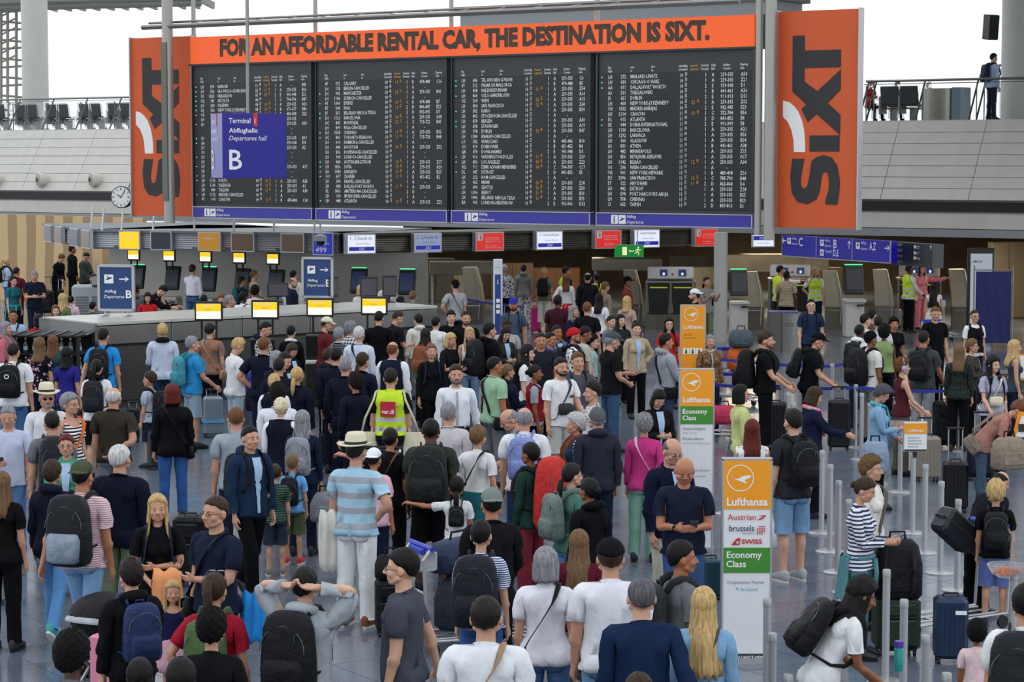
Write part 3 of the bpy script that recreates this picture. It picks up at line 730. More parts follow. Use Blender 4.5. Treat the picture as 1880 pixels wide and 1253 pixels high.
def m_pstrap(s):
    b = MB(); b.tube([(s * .075, -.165, 1.40), (s * .085, -.12, 1.475), (s * .095, -.05, 1.502), (s * .10, .02, 1.492), (s * .105, .085, 1.43), (s * .11, .145, 1.33), (s * .125, .15, 1.22), (s * .155, .10, 1.12), (s * .165, 0, 1.07), (s * .13, -.16, 1.06)], [.026, .03, .03, .03, .03, .03, .027, .018, .012, .010], 6, .28, up=(1, 0, 0))
    return b.mesh('strap', [M_NYLON], True)
def m_ploop(): b = MB(); b.tube([(-.035, -.175, 1.44), (-.03, -.19, 1.485), (.03, -.19, 1.485), (.035, -.175, 1.44)], .008, 6); return b.mesh('handle', [M_NYLON], True)
def m_shoe(s):
    b = MB(); X = Matrix.Translation((s * .118, 0, 0)) @ Rz(-s * 3) @ Rx(-90)
    b.rings([(0, -.055, -.105, .022, .03), (0, -.06, -.098, .033, .052), (0, -.062, -.06, .040, .060), (0, -.062, -.01, .041, .060), (0, -.052, .035, .043, .048), (0, -.042, .09, .047, .036), (0, -.034, .14, .042, .028), (0, -.028, .172, .028, .02), (0, -.024, .183, .012, .010)], 14, X, pw=.8)
    return b.mesh('shoe', [M_LEATH], True)
def m_sole(s):
    b = MB(); X = Matrix.Translation((s * .118, 0, 0)) @ Rz(-s * 3); n = 16; vs = []
    for z in (-.012, .014):
        for i in range(n):
            a = 2 * math.pi * i / n; y = .04 + .15 * math.sin(a); vs.append(X @ Vector((math.copysign(abs(math.cos(a)) ** .7, math.cos(a)) * (.044 + .006 * math.sin(a)), y, z)))
    b.add(vs, [tuple(range(n - 1, -1, -1)), tuple(range(n, 2 * n))] + [(i, (i + 1) % n, n + (i + 1) % n, n + i) for i in range(n)]); return b.mesh('sole', [M_LEATH])
def m_skirt(lo, r1):
    b = MB(); n = 32; vs = []; zs = [1.01, .96, .90, .80, .70, lo + .0]
    zs = [1.01, .95, .88] + [(.88 + (lo - .88) * t) for t in (.33, .66, 1)]
    for lay in (0, 1):
        for r, z in enumerate(zs):
            for i in range(n):
                a = 2 * math.pi * i / n; t = r / 5; rx = interp(t, (0, .2, .4, 1), (.165, .19, .205, r1)) - lay * .008; ry = interp(t, (0, .2, .4, 1), (.13, .155, .17, r1 * .85)) - lay * .008
                f = 1 + .05 * t * math.sin(9 * a); vs.append((rx * f * math.cos(a), -.01 + ry * f * math.sin(a), z))
    o = 6 * n; fs = []
    for r in range(5):
        for i in range(n): fs += [(r * n + i, (r + 1) * n + i, (r + 1) * n + (i + 1) % n, r * n + (i + 1) % n), (o + r * n + i, o + r * n + (i + 1) % n, o + (r + 1) * n + (i + 1) % n, o + (r + 1) * n + i)]
    for i in range(n): fs.append((5 * n + i, o + 5 * n + i, o + 5 * n + (i + 1) % n, 5 * n + (i + 1) % n))
    b.add(vs, fs); return b.mesh('skirt', [M_CLOTH], True)
def m_tied():
    b = MB(); n = 20; b.tube([(.165 * math.cos(2 * math.pi * i / n), -.01 + .13 * math.sin(2 * math.pi * i / n), .99) for i in range(n)], .03, 8, closed=True)
    vs = []
    for lay, dr in ((0, 0), (1, -.02)):
        for r, z in enumerate((1.0, .85, .68, .58)):
            for i in range(11):
                a = R(200 + 140 * i / 10) ; rr = .19 + .02 * r + dr + .012 * math.sin(i * 2.2); vs.append((rr * math.cos(a), -.01 + rr * .95 * math.sin(a), z + .02 * math.sin(i * 1.7)))
    o = 44; fs = []
    for r in range(3):
        for i in range(10): fs += [(r * 11 + i, r * 11 + i + 1, (r + 1) * 11 + i + 1, (r + 1) * 11 + i), (o + r * 11 + i, o + (r + 1) * 11 + i, o + (r + 1) * 11 + i + 1, o + r * 11 + i + 1)]
    b.add(vs, fs); b.tube([(.04, .15, .98), (.06, .17, .85), (.05, .16, .72)], .025, 8); return b.mesh('jacket', [M_CLOTH], True)
def m_watch(s):
    J = SK['m']; w = J['wr', s] - AD[s] * .01; b = MB(); pts = []; x = AD[s].orthogonal().normalized(); y = AD[s].cross(x)
    for i in range(12): a = 2 * math.pi * i / 12; pts.append(w + x * .031 * math.cos(a) + y * .031 * math.sin(a))
    b.tube(pts, .006, 6, closed=True); b.ell(w + Vector((s * .02, .02, 0)), (.016, .016, .016), 8, 6); return b.mesh('watch', [flat('watch_black', 'ink', .4)], True)
def m_belt():
    b = MB(); b.rings([(0, -.008, .97, .177, .134), (0, -.008, 1.0, .174, .131)], 24); b.box((0, .128, .985), (.045, .012, .03)); return b.mesh('belt', [flat('belt_leather', 'ink', .4)], True)
def m_patch(x, z, w, h, y=.15):
    b = MB(); b.box((x, y, z), (w, .006, h)); return b.mesh('badge', [M_PLAST])

SKIN = ['c7967c', 'd2a58c', 'b97c5c', '8a5638', '553220', 'a66a48']
HAIRC = dict(k='hblack', d='hdark', b='hbrown', l='hlbrown', y='hblond', p='hplat', g='hgrey', w='hwhite', r='hred', n='hginger', s='hsalt')
HATS = dict(cap=lambda: m_cap(False), capback=lambda: m_cap(True), beanie=m_beanie, fedora=m_fedora)
def cloth_of(spec):
    """'navy' -> (colour, None);  'stripe:white:navy' -> (white, pattern material)"""
    p = spec.split(':')
    if len(p) == 1: return p[0], None
    return 'white', pattern(*p)
PEOPLE = []; STOOD = []; PACKS = []
import re
def person(line, z0=0.0):
    f = [x.strip() for x in line.split('|')]
    x, y, h, a = [float(v) for v in f[0].split()]
    kt = f[1].split(); k = kt[0][0]; tone = SKIN[int(kt[0][1]) if len(kt[0]) > 1 else 0]; wd = float(kt[1]) if len(kt) > 1 else 1.0
    hs = f[2].split(); top = f[3].split(); bot = f[4].split(); code = f[5] or 'dds'; ext = f[6].split(); label = f[7]
    M, tp = pose(k, code)
    rest_top = headpt(k, (0, 0, 1.752)).z; s = h / rest_top
    S = S3(s * wd, s * wd, s); A = Rz(-a) @ S
    wp = A @ tp; p = onz(x, y, z0 + wp.z); base = Vector((p.x - wp.x, p.y - wp.y, z0))
    W = T(base) @ A
    if z0 == 0:      # keep clear of those already standing: stand a little nearer or farther on the same line of sight
        for dh in (0, .05, -.05, .09, -.09, .13, -.13):
            s = (h + dh) / rest_top; S = S3(s * wd, s * wd, s); A = Rz(-a) @ S; wp = A @ tp; p = onz(x, y, z0 + wp.z); base = Vector((p.x - wp.x, p.y - wp.y, z0))
            if all((base - q_).length > .46 for q_ in STOOD): break
        STOOD.append(base); W = T(base) @ A
    P = link('person', posed(k, 'body', code), None, W, tone); tag(P, label, 'person'); PEOPLE.append(P)
    near = base.y < 42; face = abs(((a + 180) % 360) - 180) > 55
    def part(name, me, Mt=None, color='grey', mat=None): return link(name, me, P, Mt, color, mat)
    c, pm = cloth_of(top[1]); tk = top[0]
    nm = dict(tee='t_shirt', tank='top', long='sweater', shirt='shirt', jacket='jacket', vest='waistcoat', hoodie='hoodie', polo='polo_shirt', rolled='shirt', dresstop='dress', tuck='shirt')[tk]
    part(nm, posed(k, tk, code), None, c, pm)
    if tk in ('shirt', 'polo', 'rolled', 'jacket', 'tuck'): part('collar', shared('collar', m_collar), M['chest'], c)
    if face and near and tk in ('shirt', 'rolled', 'tuck'): part('placket', posed(k, 'strip_%s_placket' % tk, code), None, 'lightgrey' if c in ('white',) or c[0] in 'cde' else c)
    if face and near and tk == 'jacket': part('shirt_front', posed(k, 'strip_jacket_open', code), None, 'pale')
    if tk == 'hoodie': part('hood', shared('hood', m_hood), M['chest'], c, pm)
    c, pm = cloth_of(bot[1]); bk = bot[0]
    if bk in ('skirt', 'midi', 'dress'):
        lo, r1 = dict(skirt=(.52, .26), midi=(.30, .30), dress=(.16, .34))[bk]
        part('skirt', shared(bk, lambda: m_skirt(lo, r1)), M['pelvis'], c, pm)
    else: part(dict(shorts='shorts', leggings='leggings').get(bk, 'trousers'), posed(k, bk, code), None, c, pm)
    if k == 'f': M = dict(M)
    sc_ = bot[2] if len(bot) > 2 else 'charcoal'
    for s_ in (1, -1):
        sh = part('shoe', shared(('shoe', s_), lambda: m_shoe(s_)), M['ft', s_], sc_)
        if near: link('sole', shared(('sole', s_), lambda: m_sole(s_)), sh, None, 'offwhite' if sc_ not in ('charcoal', 'black') else 'ink')
    g = KINDS[k]['head']; o = Vector((0, 0, 1.53)); HM = M['head'] @ T(o) @ S3(g) @ T(-o)
    hc = HAIRC[hs[1]] if len(hs) > 1 and hs[1] in HAIRC else 'hdark'
    if hs[0] != 'none': part('hair', shared('h' + hs[0], lambda: hair_mesh(hs[0])), HM, hc)
    if face:
        for s_ in (1, -1): part('eye', shared(('eye', s_), lambda: m_eye(s_)), HM); part('eyebrow', shared(('brow', s_), lambda: m_brow(s_)), HM, hc if hs[0] != 'none' else 'hbrown')
    W2 = P.matrix_world if False else W
    def fit(lab):
        if ' backpack on ' in lab: lab = re.sub(r' (with|and)( (?!with|and)[\w-]+){1,3} backpack( straps)?', '', lab, 1)
        if len(lab.split()) > 16: lab = re.sub(r' (with|and|in) (a |wide |round |thin |crossed |dark |light |black |grey |brown |cream |navy |lilac |teal |tan |orange |burgundy |red |green |small |large |patterned |floral |crossbody |shoulder |drawstring |reading )*(backpack|bag|strap|straps)( across the back)?', '', lab, 1) if 'bag' in lab.split(' of ')[0] or True else lab
        while len(lab.split()) > 16 and ' the ' in lab: lab = lab.replace(' the ', ' ', 1)
        w = lab.split(); return ' '.join(w[:16] if w[15] not in ('the', 'a', 'of', 'and', 'at', 'with', 'in') else w[:15]) if len(w) > 16 else lab
    short = label
    def worn(name, me, bone, color, lab, cat, mat=None):
        t = link(name, me, None, W @ M[bone], color, mat); tag(t, fit(lab + ' ' + short), cat); return t
    for e in ext:
        q = e.split('='); n_ = q[0]; v = q[1] if len(q) > 1 else 'black'; w_ = cname(v)
        if n_ == 'over': c2, pm2 = cloth_of(v); part('waistcoat', posed(k, 'vest', code), None, c2, pm2)
        elif n_ == 'tucked': part('belt', shared('belt', m_belt), M['pelvis'])
        elif n_ in HATS:
            ht = part({'fedora': 'hat', 'beanie': 'beanie'}.get(n_, 'cap'), shared(n_, HATS[n_]), HM, v)
            if n_ == 'fedora': link('hat_band', shared('fband', m_fband), ht)
        elif n_ == 'beard': part('beard', shared('beard', m_beard), HM, HAIRC.get(v, hc))
        elif n_ == 'glasses': part('glasses', shared('glasses', lambda: m_glasses(0)), HM)
        elif n_ == 'shades': part('sunglasses', shared('shades', lambda: m_glasses(1)), HM)
        elif n_ == 'sunhead': part('sunglasses', shared('sunhead', m_sunhead), HM)
        elif n_ == 'phones': part('headphones', shared('phones', m_phones), HM, v)
        elif n_ == 'neckphones': part('headphones', shared('nphones', m_neckphones), M['chest'], v)
        elif n_ == 'hood': part('hood', shared('hood', m_hood), M['chest'], v)
        elif n_ == 'scarf': c2, pm2 = cloth_of(v); part('scarf', shared('scarf', m_scarf), M['chest'], c2, pm2)
        elif n_ == 'tied': part('jacket', shared('tied', m_tied), M['pelvis'], v)
        elif n_ == 'skirt': part('skirt', shared('skirt', lambda: m_skirt(.52, .26)), M['pelvis'], v)
        elif n_ == 'watch': part('watch', shared('watch', lambda: m_watch(1)), M['fa', 1])
        elif n_ == 'badge': part('badge', shared('badge', lambda: m_patch(-.08, 1.26, .05, .035)), M['chest'], v)
        elif n_ in PK:
            t = worn('backpack', shared(('pack', n_), lambda: m_pack(n_)), 'chest', v, {'day': w_ + ' backpack on', 'big': 'large ' + w_ + ' backpack on', 'small': 'small ' + w_ + ' backpack on', 'trek': 'tall ' + w_ + ' trekking pack on'}[n_], 'backpack')
            for s_ in (1, -1): link('strap', shared(('pstrap', s_), lambda: m_pstrap(s_)), t, None, v if n_ != 'trek' else 'ink')
            PACKS.append((label, t)); pc = q[2] if len(q) > 2 else v
            link('pocket', shared(('pocket', n_), lambda: m_pocket(n_)), t, None, pc); link('handle', shared('ploop', m_ploop), t, None, v)
            if near: link('zipper', shared(('zip', n_), lambda: m_zip(n_)), t)
        elif n_ in ('hipbag', 'hipbagl'):
            fl = S3(-1, 1, 1) if n_ == 'hipbagl' else Matrix()
            t = worn('shoulder_bag', shared('hipbag', m_hipbag), 'chest', v, w_ + ' shoulder bag worn by', 'bag'); t.matrix_world = W @ M['chest'] @ fl
            link('flap', shared('hipflap', m_hipflap), t, None, v); link('strap', shared('strap', m_strap), t, None, v)
        elif n_ in ('xbag', 'xbagl'):
            fl = S3(-1, 1, 1) if n_ == 'xbagl' else Matrix()
            t = worn('crossbody_bag', shared('chestbag', m_chestbag), 'chest', v, w_ + ' crossbody bag worn by', 'bag'); t.matrix_world = W @ M['chest'] @ fl
            link('strap', shared('strap', m_strap), t, None, v)
        elif n_ in ('tote', 'totel'):
            fl = S3(-1, 1, 1) if n_ == 'totel' else Matrix()
            t = worn('tote_bag', shared('tote', m_tote), 'chest', v, w_ + (' left' if n_ == 'totel' else '') + ' tote bag of', 'bag'); t.matrix_world = W @ M['chest'] @ fl
            link('strap', shared('tstrap', m_totestrap), t, None, v)
        elif n_ == 'phone':
            J = SK[k]; b = shared('phone_m', lambda: MB().box((0, 0, 0), (.072, .15, .009), None, .003).mesh('phone', [flat('phone_shell', '3d4654', .25)]))
            hp = M['fa', -1] @ (J['wr', -1] + AD[-1] * .11); hp2 = M['fa', 1] @ (J['wr', 1] + AD[1] * .11) if code[0] in 'pq' and code[1] not in 'pq' else hp
            t = link('phone', b, None, W @ T(hp2 + Vector((0, .01, .035))) @ Rx(40), None); tag(t, fit('smartphone held by ' + short), 'phone')
    P['_foot'] = 0; del P['_foot']
    return P, W, M
HUES = {'black': '17181c', 'dark grey': '34373b', 'grey': '7a7d82', 'light grey': 'a8aaae', 'navy': '1d2a4a', 'blue': '2f5fae', 'lilac': '7f8cc8', 'teal': '3f8fa0', 'grey-green': '6a7874', 'green': '4e6640', 'yellow-green': 'a2a83c', 'red': 'c0302c', 'brown': '6a4630', 'taupe': '8d7f70'}
def cname(v):
    if v in CNAME: return CNAME[v]
    if not re.fullmatch('[0-9a-f]{6}', v): return v
    q = np.array([int(v[i:i + 2], 16) for i in (0, 2, 4)]); return min(HUES, key=lambda n: np.abs(q - np.array([int(HUES[n][i:i + 2], 16) for i in (0, 2, 4)])).sum())
CNAME = dict(ink='black', charcoal='dark grey', slate='slate grey', lightgrey='light grey', hgrey='grey', darkblue='dark blue', leather='brown leather', chestnut='brown', offwhite='off-white', turq='turquoise')

# ================================================================== THE SETTING
STEEL = flat('brushed_steel', '8d8d8a', .32, .85, .12, 60, (1, 1, .05))
DSTEEL = flat('dark_brushed_steel', '5f5e5c', .38, .8, .15, 50, (.05, 1, 1))
ALU = flat('anodised_aluminium', 'b9bbbd', .35, .6, .05, 30)
BLACK = flat('black_plastic', 'ink', .4); DARK = flat('matt_dark', '1a1815', .8)
WHITE = flat('white_print', 'f2f2f0', .6); WPLAST = flat('white_plastic', 'd2d0ca', .4, 0, .04, 8)
ORANGE = flat('orange_banner', 'd65a28', .6); INK = flat('ink_print', '2b2b2d', .6)
PANEL = flat('gallery_panel', 'c3c1ba', .5, .15, .05, 3); GLASSM = None
LED_W = glow('lit_white', 'e8eef5', 1.0)
# ---- floor: stone tiles on a bed of joint
def floor_mat():
    m, t, b = nodes_mat('polished_granite', .16, 0, spec=.5)
    f1 = noise(t, 60, 4); f2 = noise(t, .35, 2)
    c = ramp(t, f1, [(.3, lin('525a66') + (1,)), (.7, lin('757f8e') + (1,))]); d = ramp(t, f2, [(.3, (.9, .9, .9, 1)), (.7, (1.08, 1.08, 1.08, 1))])
    t.links.new(mix(t, c, d, 1.0, 'MULTIPLY'), b.inputs['Base Color'])
    r = ramp(t, f2, [(.3, (.12, .12, .12, 1)), (.7, (.22, .22, .22, 1))]); t.links.new(r, b.inputs['Roughness']); return m
M_TILE = floor_mat()
fb = MB(); fb.box((0, 45, -.106), (90, 120, .2))
floor = struct(obj('floor', fb, flat('tile_joint', '4a4d52', .7)))
TA = 33.0; TS = .75; tiles = []
ca, sa = math.cos(R(TA)), math.sin(R(TA))
cen = []
for i in range(-100, 130):
    for j in range(-60, 140):
        u, v = (i + .5) * TS, (j + .5) * TS; x, y = u * ca - v * sa, u * sa + v * ca
        if 16 < y < 84 and abs(x) < .235 * y + 9: cen.append((y, x, i, j))
cen.sort()
vis = [c for c in cen if abs(c[1]) < .226 * c[0] and c[0] > 20.6][:298]; vs_ = set((c[2], c[3]) for c in vis)
tb = MB(); tb.box((0, 0, -.005), (TS - .008, TS - .008, .01)); tme = tb.mesh('tile', [M_TILE])
for y, x, i, j in vis: link('tile', tme, floor, T((x, y, 0)) @ Rz(TA))
rest_t = MB()
for y, x, i, j in cen:
    if (i, j) not in vs_: rest_t.box((0, 0, -.005), (TS - .008, TS - .008, .01), T((x, y, 0)) @ Rz(TA))
ft = obj('tiles', rest_t, M_TILE, floor); ft['kind'] = 'stuff'

# ---- gallery front: panels leaning out, dark strip, white fascia, soffit beam
GD, GZ = -15.1, 5.64
prof = lambda v: (GD + 1.2 * v, GZ - .04 - 2.1 * v)         # v 0 top .. 1 bottom
gw = MB(); s0, s1 = -34.0, 27.5
def Bbox(b, sA, sB, dA, dB, zA, zB): b.box(((sA + sB) / 2, -(dA + dB) / 2, (zA + zB) / 2), (abs(sB - sA), abs(dA - dB), abs(zB - zA)))
BF = Bm(0, 0, 0)
q = [(GD - .35, GZ), (GD, GZ), (GD, GZ - .04), (GD + 1.2 - .06, 3.50), (GD + 1.1, 3.46), (GD + 1.1, 3.18), (GD + 1.3, 3.14), (GD + 1.3, 2.76), (GD + .9, 2.72), (GD - .35, 2.9)]
gw.add([(s, -d, z) for s in (s0, s1) for d, z in q], [tuple(range(len(q)))[::-1], tuple(range(len(q), 2 * len(q)))] + [(i, (i + 1) % 10, 10 + (i + 1) % 10, 10 + i) for i in range(10)])
wall = struct(obj('wall_gallery', gw, PANEL, None, BF))
db = MB(); Bbox(db, s0, s1, GD + 1.12, GD + 1.16, 3.2, 3.46); obj('dark_strip', db, flat('vent_black', '17171a', .5), wall)
# the leaning panels, seven rows
col_s = [onB(1653, 222, GD)[0], onB(1813, 222, GD)[0]]; CW = col_s[1] - col_s[0]
def one_panel(w): 
    b = MB(); hh = math.hypot(1.2, 2.1) / 7; b.box((0, -.012, 0), (w - .014, .024, hh - .012), bev=.006); return b.mesh('panel', [PANEL])
pme = one_panel(CW); lean = math.degrees(math.atan2(1.2, 2.1))
def onb_px(s_):
    p = OB + U * s_ + N * GD; return 940 + F * p.x / p.y
for c in range(-16, 4):
    sc0 = col_s[0] + (c + .5) * CW
    if onb_px(sc0) > 270 and onb_px(sc0) < 1480: continue
    for r in range(7):
        v = (r + .5) / 7; d, z = prof(v)
        if sc0 - CW / 2 > s0 and sc0 + CW / 2 < s1: link('panel', pme, wall, T((sc0, -d, z)) @ Rx(-lean))
bb = MB(); Bbox(bb, -34, 27.5, GD + .8, GD + 1.75, 2.55, 2.74); bb.box((25, -(GD + 1.2), 2.66), (.2, .9, .2))
struct(obj('trim_1', bb, flat('soffit_beam', '8f9496', .5, .2, .04, 4), None, BF))
sb_ = MB(); Bbox(sb_, -34, 27.5, GD - .3, -46, 5.44, 5.64); struct(obj('floor_gallery', sb_, flat('gallery_floor', '77797b', .4), None, BF))
cb = MB(); Bbox(cb, -34, 27.5, GD + .85, -46, 2.74, 2.84); struct(obj('ceiling', cb, flat('low_ceiling', '4a463f', .7), None, BF))
# far walls under the gallery
def wallseg(name, p0, p1, z0, z1, mat, th=.15):
    p0, p1 = Vector(p0), Vector(p1); d = p1 - p0; L = d.length; a = math.atan2(d.y, d.x); b = MB(); b.box((L / 2, th / 2, (z0 + z1) / 2), (L, th, z1 - z0))
    return obj(name, b, mat, None, T((p0.x, p0.y, 0)) @ Matrix.Rotation(a, 4, 'Z'))
def ground(px, Y): r = ray(px, 400); return Vector((r.x / r.y * Y, Y, 0))
def beige():
    m, t, b = nodes_mat('sand_wall', .7); tc = t.nodes.new('ShaderNodeTexCoord'); w = nn(t, 'ShaderNodeTexWave', i_Scale=.32, i_Distortion=1.2); w.bands_direction = 'X'
    t.links.new(tc.outputs['Object'], w.inputs[0]); t.links.new(ramp(t, w.outputs['Fac'], [(.45, lin('d0b183') + (1,)), (.55, lin('a58863') + (1,))]), b.inputs['Base Color']); return m
struct(wallseg('wall_left', ground(-60, 76), ground(262, 70), 0, 2.8, beige()))
struct(wallseg('wall_kiosk', ground(200, 66), ground(780, 60.5), 0, 2.66, flat('kiosk_wall', 'b7b4ab', .35, .2, .03, 2)))
struct(wallseg('wall_back', ground(740, 84), ground(2050, 78), 0, 2.8, flat('back_wall', '3a3128', .8, 0, .3, 2)))
struct(wallseg('wall_right', ground(1935, 62), ground(1925, 80), 0, 2.8, flat('side_wall', '6b6458', .6)))
# warm strip lights of the low hall
for k, (s, d) in enumerate([(-8, -18), (-1, -18), (6, -17.5), (12, -17.5), (18, -17.5), (23.5, -17.5), (3, -26), (12, -26), (20, -26)]):
    m = Bm(s, d, 2.70); l = area('strip_light', m.translation, (0, 0, TH), 3.2, .5, 200 if k < 2 else 250, (1, .80, .52))
# pillars and an unseen added shading slab
def pillar(name, px, w_px, Y, z0, z1, mat):
    c = ground(px, Y); r = w_px / 2 / F * Y; b = MB(); b.rings([(0, 0, z0, r, r), (0, 0, z1, r, r)], 32); return struct(obj(name, b, mat, None, T(c), auto=40))
pm_ = flat('pillar_paint', 'bcbdb8', .45, 0, .04, 2)
pillar('pillar', 69, 48, 92, 5.6, 20, pm_); pillar('pillar', 1866, 64, 66, 5.6, 18, pm_); pillar('pillar', 1324, 25, 57.5, 0, 2.75, pm_)

rfb = MB(); Bbox(rfb, 10, 40, -6, -27, 12.0, 12.3); struct(obj('roof', rfb, flat('roof_slab', '8d8f8e', .7), None, BF))  # unseen slab added overhead to darken the right gallery front
# ---- flight board: four panels, orange head strip, two side banners
def Bpx(px, py, d=0.0): s, z = onB(px, py, d); return s, z
BRD_Z0, BRD_Z1, HD0, HD1 = 3.42, 6.90, 6.92, 7.58
ORG = glow('backlit_orange', 'ff6216', .78)
board_mat = flat('board_black', '34373a', .5)
def flapmat():
    m, t, b = nodes_mat('flap_cells', .35); tc = t.nodes.new('ShaderNodeTexCoord'); br = nn(t, 'ShaderNodeTexBrick', i_Scale=1.0)
    mp = t.nodes.new('ShaderNodeMapping'); mp.inputs['Rotation'].default_value = (math.pi / 2, 0, 0); t.links.new(tc.outputs['Object'], mp.inputs[0]); t.links.new(mp.outputs[0], br.inputs['Vector'])
    br.offset = 0; br.inputs['Brick Width'].default_value = .058; br.inputs['Row Height'].default_value = .116; br.inputs['Mortar Size'].default_value = .007
    br.inputs['Color1'].default_value = C4('0c0d0f'); br.inputs['Color2'].default_value = C4('121315'); br.inputs['Mortar'].default_value = C4('212327')
    t.links.new(br.outputs[0], b.inputs['Base Color']); return m
FLAP = flapmat(); FL_W = flat('flap_white', 'e6e6e2', .6); FL_O = flat('flap_amber', 'd99a3a', .6); GREEN = glow('green_dot', '4df0b0', 1.5)
SUP = str.maketrans('0123456789', '⁰¹²³⁴⁵⁶⁷⁸⁹')
